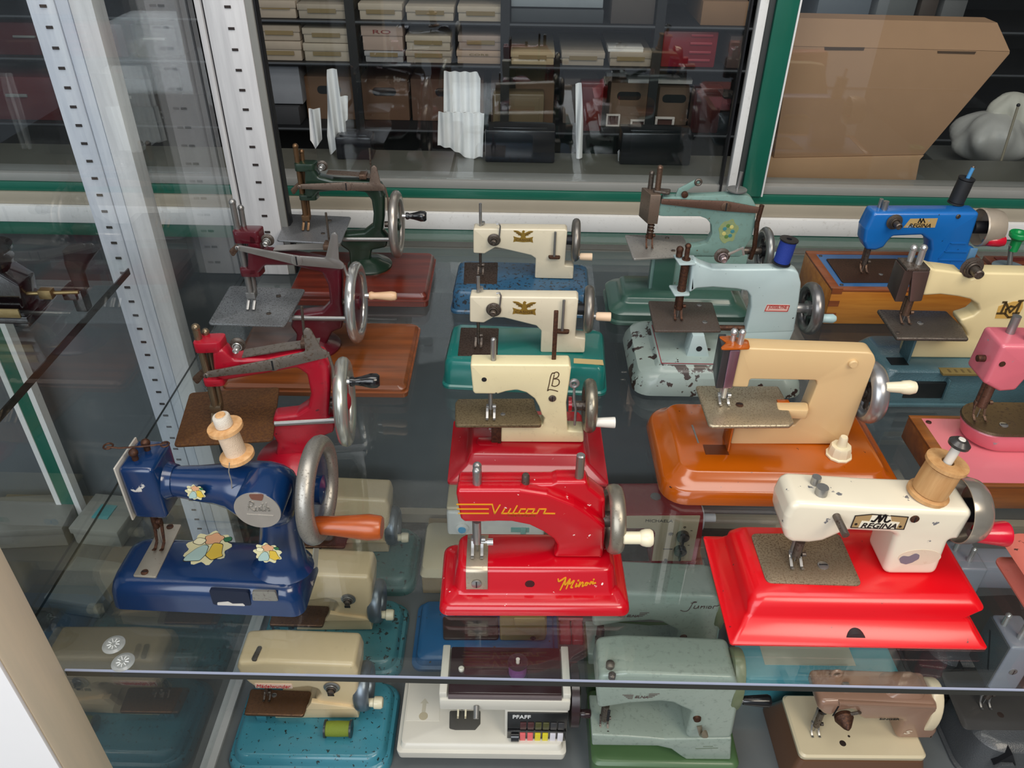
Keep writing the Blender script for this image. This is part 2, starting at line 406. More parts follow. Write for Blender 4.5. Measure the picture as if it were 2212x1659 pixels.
fp = thing('front_corner_post', 'cream wooden post, front whitened for window light, at the front corner of the case', 'post', loc=(-.447, .395, -1.0))
part('body', box(-.16, .032, 0, .0505, 0, 2.2, .0015), MCREAM, fp, label='cream wooden post')
part('lit_white_face', box(-.16, .0315, -.004, -.0005, 0, 2.2, .0008), paint('window_lit_white', '#f4f2f2', .5, .1, .02), fp, label='front face with window light put into its white colour')  # front coloured whiter for the window light falling on it

def slot_post(name, label, Y, bands, z0, z1, slotx, sw, zfirst, dz, n):
    """bands: (part name, x0, x1, front offset, depth, material)"""
    x00 = bands[0][1]
    t = thing(name, label, 'post', loc=(x00, Y, z0))
    for nm, a, b, off, d, m in bands:
        part(nm, box(a-x00, b-x00, off, off+d, 0, z1-z0, .001), m, t)
    for i in range(n):
        z = zfirst - dz*i - z0
        if z < 0.01: break
        part('slot', box(slotx-sw/2-x00, slotx+sw/2-x00, bands[0][3]-.0012, bands[0][3]+.002, z-.0018, z+.0018), MSLOT, t)
    return t
q = lambda c, x, y, Y: at(*kp(c, x, y), Y)
YL_ = 1.10
za, zb = q('Q', 278, 38, YL_).z, q('Q', 700, 1454, YL_).z
slot_post('slotted_post', 'whitewashed slotted post standing outside the glass side wall', YL_,
    [('slotted_strip', -.633, -.598, 0, .03, MALU), ('flat_strip', -.597, -.580, .001, .03, MALU), ('seam', -.580, -.578, .006, .02, MDARK), ('wood_stile', -.578, -.548, -.002, .034, MWOOD)],
    -1.0, .85, (q('Q', 278, 38, YL_).x + q('Q', 700, 1454, YL_).x)/2, .0085, za + 10*(za-zb)/12, (za-zb)/12, 60)
YR_ = 1.24
za, zb = q('Q', 1457, 43, YR_).z, q('Q', 1695, 1381, YR_).z
slot_post('slotted_post', 'white slotted corner post at the back left of the glass shelf', YR_,
    [('slotted_strip', -.4595, -.400, 0, .03, MWOOD), ('wood_stile', XW+.0032, -.463, -.001, .03, MWOOD), ('seam', -.463, -.4595, .006, .02, MDARK), ('edge_strip', -.4, -.389, .002, .03, MGREYL), ('dark_gasket', -.389, -.386, .006, .02, MDARK)],
    .0005, .85, q('Q', 1457, 43, YR_).x, .009, za + 10*(za-zb)/11, (za-zb)/11, 40)

# back sliding-door frame
def rail(name, z0, z1, y, m, x0=-1.9, x1=1.9, d=.03): return struct(name, box(x0, x1, y, y+d, z0, z1, .001), m)
rail('trim_4', .070, .086, 1.475, MGREYL, d=.05)
rail('trim_5', .052, .0695, 1.470, MGREEN)
rail('trim_6', .0275, .0515, 1.464, MBEIGE)
rail('trim_7', -.0065, .027, 1.455, MWHITE)
rail('trim_8', -.034, -.007, 1.458, MGREEN)
def stile(name, x0, x1, y, m, d=.02): return struct(name, box(x0, x1, y, y+d, .0705, 1.1, .0006), m)
stile('trim_9', .3965, .411, 1.462, MWHITE)
stile('trim_10', .4115, .424, 1.468, plain('dark_grey_gasket', '#3f4242', .4))
stile('trim_11', .4245, .4615, 1.461, MGREEN)
stile('trim_12', .462, .4652, 1.460, MWHITE)
stile('trim_13', .384, .3872, 1.469, MDARK)
stile('trim_14', -1.9, -1.87, 1.46, MWHITE)
for i, (x0, x1, y) in enumerate(((-.386, .3838, 1.482), (.4655, 1.85, 1.492), (-1.86, -.60, 1.486))):
    o = struct('window_%d' % (i+1), box(x0, x1, y, y+.004, .0865, 1.1), MGD)
# ================================================================ store room behind the sliding glass
RY = 3.0
def zx(c, x, y, Y): p = q(c, x, y, Y); return p.x, p.z
MRACK = plain('black_steel_rack', '#17181b', .5)
rack = thing('storage_rack', 'black steel storage rack full of cartons behind the glass', 'rack', loc=(0, RY, -1.0))
zs = [zx('M', 900, 142, RY)[1], zx('M', 900, 424, RY)[1], zx('M', 900, 858, RY)[1], zx('M', 900, -170, RY)[1]]
for z in zs:
    part('shelf_board', box(-2.2, 2.2, 0.0, .42, z-.012+1, z+1, .001), MRACK, rack)
    part('shelf_lip', box(-2.2, 2.2, -.004, 0, z-.006+1, z+1), plain('grey_shelf_lip', '#55585c', .4), rack)
for x in (zx('M', 690, 300, RY)[0], zx('M', 1700, 300, RY)[0], zx('N', 1075, 400, RY)[0], -1.7, 1.9):
    part('upright', box(x-.02, x+.012, -.006, .01, 0, 2.2), MRACK, rack)
part('back_sheet', box(-2.2, 2.2, .42, .43, 0, 2.4), plain('dark_back_sheet', '#1d1c1e', .7), rack)
def carton(c, x0, y0, x1, y1, col, label, base=None, lid=True, txt=None, name='carton', Y=RY+.02, d=.32, tc='#8a7446', hole=False, lidfrac=.0):
    a = zx(c, x0, y1, Y); b = zx(c, x1, y0, Y)
    z0 = a[1] if base is None else base; w, h = b[0]-a[0]-.012, max(.03, b[1]-z0-.006)
    global LASTTOP; LASTTOP = z0+h+.006
    t = thing(name, label, 'box', loc=((a[0]+b[0])/2, Y, z0), group='cartons on the storage rack')
    m = plain('card_' + col[1:], col, .75, var=.10)
    part('body', box(-w/2, w/2, 0, d, 0, h, .003), m, t)
    if lid: part('lid', box(-w/2-.003, w/2+.003, -.004, d+.004, h*.62, h+.004, .003), m, t)
    if txt: text('print', txt, t, -w*.22, -.0052 if lid else -.001, h*.30 if not lid else h*.72, h*.16, w*.44, plain('faded_print_'+tc[1:], tc, .7))
    if hole: part('hand_hole', prism(rrect(-.045, .045, h*.60, h*.60+.03, .014), -.0015, .004, 0), MDARK, t)
    return t
CR, CR2, BR = '#a99c8b', '#b8ab98', '#7d6049'
rows = [
 ('M', 40, 0, 305, 105, CR, 'cream carton with script print, top row left end', 0), ('M', 315, 25, 640, 118, CR, 'cream carton with an oval emblem, second in the top row', 0),
 ('M', 720, 20, 1015, 135, CR2, 'pale carton right of the first rack upright, top row', 0), ('M', 1030, 40, 1360, 135, CR2, 'wide pale carton in the middle of the top row', 0),
 ('M', 1372, 40, 1690, 135, CR2, 'tan carton just left of the second rack upright, top row', 0),
 ('M', 62, 272, 342, 402, CR, 'cream carton with a brown band, lower left of the second row', 1), ('M', 60, 165, 332, 268, CR, 'cream carton stacked at the left end of the second row', None),
 ('M', 358, 288, 666, 402, CR2, 'plain beige carton, lower one left of the first upright', 1), ('M', 350, 185, 664, 284, CR2, 'plain beige carton, upper one left of the first upright', None),
 ('M', 758, 338, 1024, 410, '#9c9a99', 'low grey carton right of the first upright', 1), ('M', 742, 168, 1018, 334, '#b09a8c', 'pinkish carton printed with red letters', None),
 ('M', 1030, 338, 1344, 420, CR, 'cream carton beside the CORE carton, lower one', 1), ('M', 1030, 236, 1338, 332, CR2, 'cream carton beside the CORE carton, upper one', None),
 ('M', 1366, 336, 1674, 426, '#b39a84', 'tan carton with gold capitals beside the second upright', 1), ('M', 1376, 236, 1690, 332, '#a8968a', 'rosy beige carton left of the second upright, upper one', None),
 ('M', 1722, 342, 2030, 432, '#b9a582', 'yellowish carton right of the second upright', 1), ('N', 370, 378, 702, 466, CR, 'cream carton with bold gold word near the red case', 1), ('N', 715, 376, 1046, 468, CR, 'beige carton next to the red case', 1),
]
tx = {13: 'CORE', 10: 'RO'}
for i, (c, x0, y0, x1, y1, col, lab, sh_) in enumerate(rows):
    base = LASTTOP if sh_ is None else zs[sh_] + .0005
    t = carton(c, x0, y0, x1, y1, col, lab, base, True, tx.get(i), tc='#7e2b2b' if i == 10 else '#84703f')
    if i not in tx:
        m = plain('faded_print_brown', '#857350', .8); random.seed(i)
        h = 0.09; part('faded_print', box(-.05, .05, -.0052, -.0042, .02 if i else .03, .034), m, t)
# tall brown boxes of the third row
for c, x0, y0, x1, y1, col, lab, hole in (
 ('M', 385, 500, 690, 848, '#7c5b42', 'brown box with hand hole at the left of the third row', True), ('M', 745, 515, 1055, 848, '#745540', 'brown box with oval hand hole right of the first upright', True),
 ('M', 1072, 520, 1560, 848, '#6f5140', 'wide brown box behind the white reflection sheet', True), ('M', 1590, 520, 1690, 848, '#5d4436', 'narrow dark brown box left of the second upright', False),
 ('N', 30, 590, 340, 945, '#75573f', 'brown box behind the cream case in the third row', False), ('N', 372, 560, 660, 945, '#6a5f57', 'grey brown box in the middle of the third row', False),
 ('N', 700, 592, 1025, 945, '#7b6450', 'brown box with dark slot handle in the third row', True), ('N', 1045, 622, 1330, 945, '#77604e', 'brown box with slot handle at the right of the third row', True)):
    carton(c, x0, y0, x1, y1, col, lab, zs[2]+.0005, False, None, hole=hole, d=.28, Y=RY+.11)
carton('M', 150, 702, 330, 848, '#3a3b3e', 'dark box under the pale grey box in the third row', zs[2]+.0005, False, d=.25, Y=RY+.03)
carton('M', 150, 432, 330, 700, '#8f9298', 'pale grey box near the corner post in the third row', LASTTOP, False, d=.2, Y=RY+.05)
# red case, cream case, tan boxes
a = zx('N', 1100, 470, RY-.0); b = zx('N', 1530, 240, RY)
t = thing('red_case', 'red ribbed case on the storage rack behind the glass', 'case', loc=((a[0]+b[0])/2, RY+.02, zs[1]+.0005))
w, h = b[0]-a[0], b[1]-zs[1]; part('body', box(-w/2, w/2, 0, .3, 0, h, .006), plain('red_case_plastic', '#7d1420', .4), t)
for f in (.18, .40, .64, .86): part('rib', box(0, w/2-.02, -.004, 0, h*f, h*f+.008, .001), plain('red_rib', '#a33b45', .4), t)
carton('N', 1370, 0, 1760, 175, '#8b6a4b', 'tan wooden box at the top right of the rack', zs[0]+.0005, False, d=.3)
carton('N', 0, 60, 700, 165, '#3e4347', 'long dark grey carton right of the second upright', zs[0]+.0005, False, d=.3)
carton('N', 0, -60, 700, 55, '#8e979c', 'long pale grey carton stacked on the dark grey one', LASTTOP, False, d=.3)
carton('N', 720, -40, 1080, 165, '#4b4440', 'dark brown carton left of the tan wooden box', zs[0]+.0005, False, d=.3)
carton('N', 1560, 250, 1720, 470, '#4a3a35', 'dark brown carton beside the red case', zs[1]+.0005, False, d=.3)
# counter just behind the sliding glass and the stand-ins for reflections on it
ct = thing('counter', 'olive grey counter right behind the sliding glass', 'counter', loc=(0, 1.53, -1.0))
part('top', box(-1.8, 1.9, 0, .22, 1.02, 1.05, .002), plain('olive_grey_top', '#5d5c53', .4), ct)
part('front', box(-1.8, 1.9, .01, .02, 0, 1.02), MGREY, ct)
ZC = .0502
def wavy_reflection_sheet(outline, Y, label, name='reflection_sheet'):  # white sheets added in place of bright reflections in the back glass
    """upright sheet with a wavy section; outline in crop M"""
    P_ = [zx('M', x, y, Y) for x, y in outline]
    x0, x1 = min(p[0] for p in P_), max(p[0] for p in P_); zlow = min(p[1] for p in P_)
    t = thing(name, label, 'sheet', loc=((x0+x1)/2, Y, max(ZC, zlow) if zlow < .2 else zlow), group='white sheets standing in for reflections in the back glass')
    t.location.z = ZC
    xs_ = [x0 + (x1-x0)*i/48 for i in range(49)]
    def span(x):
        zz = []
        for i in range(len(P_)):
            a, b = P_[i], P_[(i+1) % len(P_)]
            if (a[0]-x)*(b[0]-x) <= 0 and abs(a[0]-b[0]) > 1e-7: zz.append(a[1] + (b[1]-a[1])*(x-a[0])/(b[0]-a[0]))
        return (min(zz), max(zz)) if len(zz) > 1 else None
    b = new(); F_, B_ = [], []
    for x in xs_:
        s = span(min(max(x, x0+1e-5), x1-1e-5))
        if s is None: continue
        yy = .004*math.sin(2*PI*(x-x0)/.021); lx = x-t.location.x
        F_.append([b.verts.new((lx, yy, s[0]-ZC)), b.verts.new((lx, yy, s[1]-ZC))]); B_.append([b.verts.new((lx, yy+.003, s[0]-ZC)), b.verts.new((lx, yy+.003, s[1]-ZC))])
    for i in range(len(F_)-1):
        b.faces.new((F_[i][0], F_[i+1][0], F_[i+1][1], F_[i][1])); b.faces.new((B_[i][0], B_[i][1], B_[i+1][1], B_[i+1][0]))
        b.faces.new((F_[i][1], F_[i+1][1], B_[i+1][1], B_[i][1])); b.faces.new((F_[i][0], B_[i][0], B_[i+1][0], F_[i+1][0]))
    part('sheet', b, plain('white_reflection_sheet', '#f2f2f2', .4), t, angle=60)
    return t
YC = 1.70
wavy_reflection_sheet([(1285,475),(1510,480),(1530,520),(1520,700),(1530,752),(1285,745)], YC+.02, 'white sheet standing in for a reflection in the glass, small upper piece')
wavy_reflection_sheet([(1248,745),(1555,752),(1545,1040),(1455,1055),(1330,985),(1245,965)], YC, 'white sheet standing in for a reflection in the glass, large lower piece')
wavy_reflection_sheet([(385,725),(462,722),(475,930),(432,992),(400,930)], YC, 'white sliver standing in for a reflection, at the left of the counter')
wavy_reflection_sheet([(512,460),(580,458),(598,640),(650,640),(645,800),(590,830),(640,905),(530,1040),(512,900)], YC+.01, 'tall cut white strip standing in for a reflection, near the corner post')
wavy_reflection_sheet([(2160,560),(2200,550),(2212,800),(2205,1050),(2165,1050)], YC, 'thin white strip standing in for a reflection, right of the larger sheets')
wavy_reflection_sheet([(2440,1010),(2500,960),(2480,1100),(2500,1230),(2455,1210)], YC, 'curled white strip standing in for a reflection, on the counter')
# dark boxes added on the counter in place of dark reflections in the glass
def lowbox(c, x0, y0, x1, y1, Y, d, col, label, name, cat, rough=.4, lift=None):
    a = zx(c, x0, y1, Y); b = zx(c, x1, y0, Y); z0 = ZC if lift is None else a[1]
    w, h = b[0]-a[0], max(.006, b[1]-z0)
    t = thing(name, label, cat, loc=((a[0]+b[0])/2, Y, z0))
    part('body', box(-w/2, w/2, 0, d, 0, h, min(.004, h*.3)), paint('gloss_'+col[1:], col, rough, .3, .1), t)
    part('top_panel', box(-w*.38, w*.38, d*.15, d*.85, h, h+.003, .001), paint('gloss_'+col[1:], col, rough, .3, .1), t)
    return t
lowbox('M', 575, 915, 800, 1045, 1.68, .05, '#1b1c22', 'black case standing in for a dark reflection on the counter by the green machine', 'reflection_case', 'case', .25)
lowbox('M', 1560, 870, 2030, 1060, 1.68, .06, '#14151c', 'long black case standing in for a dark reflection, right of the large white sheet', 'reflection_case', 'case', .25)
lowbox('N', 800, 970, 1340, 1165, 1.68, .06, '#0f1014', 'wide black case standing in for a dark reflection behind the mint machine', 'reflection_case', 'case', .25)
def onrack(c, x0, y0, x1, d, col, label, name, cat):
    a = zx(c, x0, y0, RY+.01); b = zx(c, x1, y0, RY+.01); w, h = b[0]-a[0], a[1]-zs[2]
    t = thing(name, label, cat, loc=((a[0]+b[0])/2, RY+.016, zs[2]+.0005)); m = paint('gloss_'+col[1:], col, .4, .2, .1)
    part('body', box(-w/2, w/2, 0, d, 0, h, .006), m, t); part('front_panel', box(-w*.4, w*.4, -.003, 0, h*.1, h*.9, .001), m, t)
onrack('M', 1610, 625, 1955, .08, '#6f6048', 'cream vanity case standing in front of the brown boxes', 'vanity_case', 'case')
onrack('N', 520, 600, 690, .06, '#5e1c1e', 'dark red upright box standing in for a reflection, before the grey brown box', 'reflection_red_box', 'box')  # red boxes added in place of reflections in the back glass
onrack('N', 1350, 640, 1560, .06, '#3a1516', 'dark red box standing in for a reflection at the right end of the third row', 'reflection_red_box', 'box')
def toprack(x0, x1, y, lab, dy, th=.012):
    Y = RY+.02+dy; p = zx('N', x0, y, Y); q_ = zx('N', x1, y, Y); return p, q_, Y
for x0, x1, ytop, yy, dy, lab in ((715, 970, 376, RY+.02, .0, 'thin white stand-in for reflected pages on the beige carton by the red case'), (860, 1325, 605, RY+.11, .0, 'long white stand-in for reflected pages on the slot handle boxes'), (720, 1000, 592, RY+.11, .09, 'white stand-in for reflected pages at the back of the slot handle box')):  # white slabs added in place of pages reflected in the back glass
    a = zx('N', x0, ytop, yy); b = zx('N', x1, ytop, yy); w = b[0]-a[0]
    base = (zx('N', 715, 376, RY+.02)[1]-.006+.006) if yy < RY+.05 else max(zx('N', 700, 592, RY+.11)[1], zx('N', 1045, 622, RY+.11)[1])-.004
    t = thing('reflection_booklet', lab, 'reflection_booklet', loc=((a[0]+b[0])/2, yy+dy, base+.0005), group='white stand-ins for reflected pages in the glass')
    part('pages', box(-w/2, w/2, 0, .08, 0, .012, .001), plain('white_paper', '#e6e4de', .6), t)
    part('cover', box(-w/2, w/2, -.002, .082, .012, .015, .0005), plain('pale_cover', '#d9d6cf', .5), t)
for i, (x0, y0, x1, lab) in enumerate(((705, 830, 805, 'small white picture frame before the slot handle box'), (1060, 850, 1200, 'white picture frame at the right of the third row'), (880, 870, 990, 'low white picture frame in the third row'))):
    Y = RY+.08; a = zx('N', x0, y0, Y); b = zx('N', x1, y0, Y); w = b[0]-a[0]; h = a[1]-zs[2]
    t = thing('picture_frame', lab + ' behind the glass', 'frame', loc=((a[0]+b[0])/2, Y, zs[2]+.0005), group='small white frames behind the glass')
    m = plain('frame_white', '#dcd6ce', .5); f = .12*w
    for n_, bx in (('rail', (-w/2, w/2, h-f*.8, h)), ('rail', (-w/2, w/2, 0, f*.8)), ('stile', (-w/2, -w/2+f, f*.8, h-f*.8)), ('stile', (w/2-f, w/2, f*.8, h-f*.8))):
        part(n_, box(bx[0], bx[1], 0, .012, bx[2], bx[3], .0008), m, t)
    part('backing', box(-w/2+f, w/2-f, .006, .01, f*.8, h-f*.8), plain('brown_backing', '#4a2b24', .5), t)
# red and dark cases far left on the rack
for px_, py_, wd, hh, zi, col, lab in ((60, 100, .34, .14, 1, '#5a1a1c', 'dark red case on the rack at the far left'), (40, 215, .42, .16, 2, '#6a1f22', 'red box low on the rack at the far left'), (215, 60, .16, .22, 1, '#3c1214', 'tall deep red box on the rack between the posts'), (345, 130, .16, .13, 1, '#2c2826', 'black brown box on the rack between the posts'), (270, 240, .26, .16, 2, '#26262a', 'black case low on the rack between the posts')):
    p = at(px_, py_, RY+.03)
    t = thing('storage_case', lab, 'case', loc=(p.x, RY+.03, zs[zi]+.0005)); m = plain('case_'+col[1:], col, .45)
    hh = min(hh, (zs[zi-1] if zi else zs[3])-zs[zi]-.03)
    part('body', box(-wd/2, wd/2, 0, .25, 0, hh, .006), m, t); part('handle', box(-.04, .04, -.008, 0, hh*.55, hh*.62, .002), MGREYL, t)
# big brown cardboard carton behind the right sliding pane
YK = 1.575
cb = thing('cardboard_carton', 'large opened brown cardboard carton standing behind the right glass pane', 'carton', loc=(0.75, YK, ZC))
MC_ = paint('brown_cardboard', '#a07c5d', .8, 0, .05)
def onk(pts, Y): return [(zx('O', x, y, Y)[0]-.75, max(.0004, zx('O', x, y, Y)[1]-ZC)) for x, y in pts]
part('front_panel', prism(onk([(330,1010),(440,296),(1842,330),(1840,345),(1290,990)], YK), 0, .05, .001), MC_, cb)
tf = [onk([(430,294),(1842,328),(1795,160),(480,128)], YK)]
a = tf[0]; b = new()
vs = [(a[0][0], 0, a[0][1]), (a[1][0], 0, a[1][1]), (a[2][0], .02, a[2][1]), (a[3][0], .02, a[3][1])]
v1 = [b.verts.new(p) for p in vs]; v2 = [b.verts.new((p[0], p[1]+.05, p[2])) for p in vs]
b.faces.new(v1); b.faces.new(v2[::-1])
for i in range(4): b.faces.new((v1[i], v2[i], v2[(i+1)%4], v1[(i+1)%4]))
part('top_flap', b, MC_, cb)
part('lower_panel', prism(onk([(232,1215),(280,1013),(1288,993),(1262,1020),(1222,1215)], YK), -.003, .045, .001), paint('brown_cardboard_light', '#ab8765', .8, 0, .05), cb)
for s in ([(655,300),(912,303),(905,322),(655,320)], [(1378,326),(1625,330),(1615,346),(1378,340)]):
    part('hand_slot', prism(onk(s, YK), -.001, .01, 0), plain('slot_brown', '#4a3626', .8), cb)
# pale sack and shelf at the far right
def blob(c, r, seed, bm=None, n=20, m=12, amp=.12):
    random.seed(seed); ph = [random.uniform(0, 6.28) for _ in range(6)]; rings = []
    for i in range(m+1):
        th = PI*i/m; ring = []
        for j in range(n):
            a_ = 2*PI*j/n; k_ = 1 + amp*(math.sin(3*a_+ph[0])*math.sin(2*th+ph[1]) + .6*math.sin(5*a_+ph[2]+3*th) + .4*math.sin(9*a_+ph[3]))*math.sin(th)
            ring.append((c[0]+r[0]*max(.01, math.sin(th))*math.cos(a_)*k_, c[1]+r[1]*max(.01, math.sin(th))*math.sin(a_)*k_, c[2]-r[2]*math.cos(th)))
        rings.append(ring)
    return loft(rings, bm=bm)
ps = q('O', 1800, 930, 1.9)
sk = thing('plastic_sack', 'white crumpled sack lying on a dark stand at the right edge', 'sack', loc=(ps.x, 1.9, ps.z-.06))
part('body', blob((0, .06, .06), (.085, .08, .06), 3, n=44, m=22, amp=.16), plain('crumpled_white_plastic', '#a9a7a2', .4), sk, 60)
part('upper_fold', blob((.035, .08, .112), (.05, .05, .05), 5, n=40, m=20, amp=.16), plain('white_cloth', '#bcb9ad', .6), sk, 60)
st = thing('dark_stand', 'dark grey stand carrying the white sack', 'stand', loc=(ps.x-.03, 1.88, ZC-1.05))
part('top', box(-.09, .3, 0, .2, ps.z-.075-ZC+1.05, ps.z-.0605-ZC+1.05, .002), plain('grey_stand', '#4f504c', .5), st)
part('leg', box(-.07, -.055, .05, .065, 0, ps.z-.075-ZC+1.05), MDARK, st); part('leg', box(.2, .215, .05, .065, 0, ps.z-.075-ZC+1.05), MDARK, st)
a, b_ = q('O', 1925, 690, 1.8), q('O', 1720, 1240, 1.8)
rod = thing('thin_rod', 'thin pale rod leaning in front of the white sack', 'rod', loc=(b_.x, 1.8, b_.z))
part('rod', cyl((0, 0, 0), (a.x-b_.x, .02, a.z-b_.z), .0028, n=8), plain('pale_rod', '#8d8471', .4), rod)
part('end_cap', ball((a.x-b_.x, .02, a.z-b_.z), .004), MDARK, rod)
for x0, x1, y0, col, lab in ((620, 980, -40, '#5b646c', 'grey blue box'), (1000, 1270, -20, '#666a6b', 'grey carton'), (1290, 1420, -60, '#4a403a', 'dark board box'), (1430, 1600, -40, '#646565', 'upright grey panel box')):
    a = zx('O', x0, y0, RY+.03); b = zx('O', x1, y0, RY+.03); w, h = b[0]-a[0]-.01, min(.2, zs[3]-zs[0]-.03)
    t = thing('storage_box', lab + ' on the rack above the brown carton', 'box', loc=((a[0]+b[0])/2, RY+.03, zs[0]+.0005))
    part('body', box(-w/2, w/2, 0, .2, 0, h*.8, .003), plain('box_'+col[1:], col, .6), t); part('lid', box(-w/2-.003, w/2+.003, -.004, .204, h*.8, h, .003), plain('box_'+col[1:], col, .6), t)

# ================================================================ left neighbouring case
ls = thing('glass_shelf', 'smaller glass shelf in the left neighbouring case', 'shelf', loc=(-.56, .3, .121))
part('pane', prism([(-.75, -.2), (0, -.2), (0, .72), (-.012, .745), (-.75, .745)], -.008, 0, 0, axis='z'), MG, ls)
part('side_edge', box(.0002, .0022, -.2, .72, -.009, .0005), MEDGE, ls)
gp = q('S', 90, 800, 1.2)
p2 = thing('green_white_post', 'white and green striped post of the neighbouring case', 'post', loc=(gp.x, 1.2, -1.0))
x_a, x_b, x_c, x_d = [q('S', x, 900, 1.2).x-gp.x for x in (18, 52, 138, 172)]
part('white_strip', box(x_a, x_b, 0, .02, 0, 1.1), MWHITE, p2); part('white_strip', box(x_c, x_d, 0, .02, 0, 1.1), MWHITE, p2)
part('green_band', box(x_b, x_c, .002, .02, 0, 1.1), MGREEN, p2)
struct('wall_neighbour', box(-2.4, -.64, 1.26, 1.28, -1, -.04), MGREY)
struct('floor_neighbour', box(-2.4, XW-.01, .3, 1.26, -.60, -.58), plain('dark_grey_felt', '#3c3d3c', .6))
# black antique machine on the neighbour shelf
ob = thing('antique_sewing_machine', 'old black and gilt cast sewing machine at the left edge', 'sewing machine', loc=hit('P', -5, 712, (0, 0, .1215), ZA)); ob.scale = (.62, .62, .62)
MBL = paint('black_japan', '#0c0c0e', .12, .7, .05); MGOLD = metal('old_gilt', '#8d7a52', .35)
part('bed', box(-.10, .07, 0, .12, .012, .03, .005), MBL, ob); part('apron', box(-.09, .06, -.004, .0, .03, .05, .001), MGOLD, ob)
part('head', prism(fillet([(-.02, .03), (.055, .03), (.065, .09), (.03, .12), (-.06, .12), (-.06, .09)], .008), .02, .08, .004), MBL, ob)
part('top_wheel', lathe([(.01, 0), (.05, .004), (.052, .012), (.038, .018), (.036, .024), (.056, .032), (.056, .037), (.01, .038)], (-.005, .05, .12), 'z', 36), MBL, ob)
part('gilt_rail', cyl((.06, .04, .062), (.16, .05, .062), .004), MGOLD, ob); part('gilt_block', box(.085, .112, .034, .052, .052, .072, .002), MGOLD, ob)
part('lamp_hood', loft([[(x*k+.145+dx, y*k+.09, z) for x, y in rrect(-.03, .03, -.02, .02, .012)] for k, z, dx in ((.45, .05, 0), (.5, .085, 0), (.8, .11, .01), (1.1, .135, .025), (1.15, .14, .027))]), paint('dull_black', '#1d1b1b', .5, .1), ob)
part('bracket', box(.11, .14, .07, .11, .03, .055, .003), MBL, ob); part('foot', box(-.09, -.06, .01, .11, 0, .012, .002), MBL, ob); part('foot', box(.03, .06, .01, .11, 0, .012, .002), MBL, ob)
part('clamp_foot', box(.125, .15, .075, .10, 0, .05, .003), MBL, ob)
# clutter low in the neighbouring case
def clutter(px, py, w, d, h, col, label, name, cat, yaw=0, extra=None):
    p = hit('P', px, py, (0, 0, -.5795), ZA)
    t = thing(name, label, cat, loc=p, yaw=yaw)
    m = plain('clutter_'+col[1:], col, .5)
    part('body', box(-w/2, w/2, 0, d, 0, h, .004), m, t); part('lid', box(-w/2-.002, w/2+.002, -.002, d+.002, h*.7, h+.003, .002), m, t)
    if extra: part('patch', box(-w*.2, w*.15, d*.3, d*.7, h+.003, h+.006, .001), plain('patch_'+extra[1:], extra, .5), t)
clutter(140, 1105, .26, .12, .02, '#6d6450', 'flat olive card box with a blue clip low at the left', 'flat_box', 'box', extra='#2f5fa8')
clutter(40, 1185, .20, .10, .05, '#6b6a63', 'grey plastic tray low at the left', 'plastic_tray', 'tray', .1)
clutter(215, 1180, .10, .10, .045, '#84847d', 'small grey plastic box with a teal label low at the left', 'plastic_box', 'box', -.1, '#3c8f93')
clutter(165, 1330, .10, .1, .04, '#5c5f5c', 'grey plastic box beside the glass side wall', 'plastic_box', 'box', -.15)
p = hit('P', 20, 1400, (0, 0, -.5795), ZA)
t = thing('plastic_wrap', 'crumpled clear plastic wrapping low at the left', 'wrapping', loc=p + Vector((.0, .0, 0)))
part('wrap', blob((0, 0, .05), (.08, .06, .05), 11, amp=.3), glass('wrinkled_film', '#dfe4e4', 1.5, .06), t, 20); part('fold', blob((.07, .01, .03), (.05, .04, .03), 12, amp=.3), glass('wrinkled_film', '#dfe4e4', 1.5, .06), t, 20)
# ================================================================ pieces shared by the toy sewing machines
MCHR = metal('polished_nickel', '#c9c9c6', .18)
MSTL = metal('worn_steel', '#9b9a98', .32)
MDST = metal('dark_worn_steel', '#6b625a', .4, rust=.35, rustcol='#3a2517')
MRUST = metal('rusty_iron', '#5e4030', .55, rust=.6, rustcol='#3c2216')
MBRZ = metal('browned_bronze', '#7a6252', .4, rust=.4, rustcol='#4b3227')
MPLATE = metal('mottled_plate', '#9a8c76', .42, rust=.5, rustcol='#68553f', scale=520)
MPLATED = metal('dark_brown_plate', '#5e5048', .45, rust=.55, rustcol='#3c2a20', scale=380)
MGRIM = metal('grey_cast_rim', '#a39f97', .38, rust=.3, rustcol='#6a645c', scale=500)
MBLACK = paint('black_gloss', '#121214', .2, .5, .05)
MBONE = paint('ivory_plastic', '#e6dcbd', .35, .3, .06)
MGOLDP = metal('gold_print', '#b08d3f', .4, met=.6)
def part_if(T, n, bm, m, **k): return part(n, bm, m, T, **k)
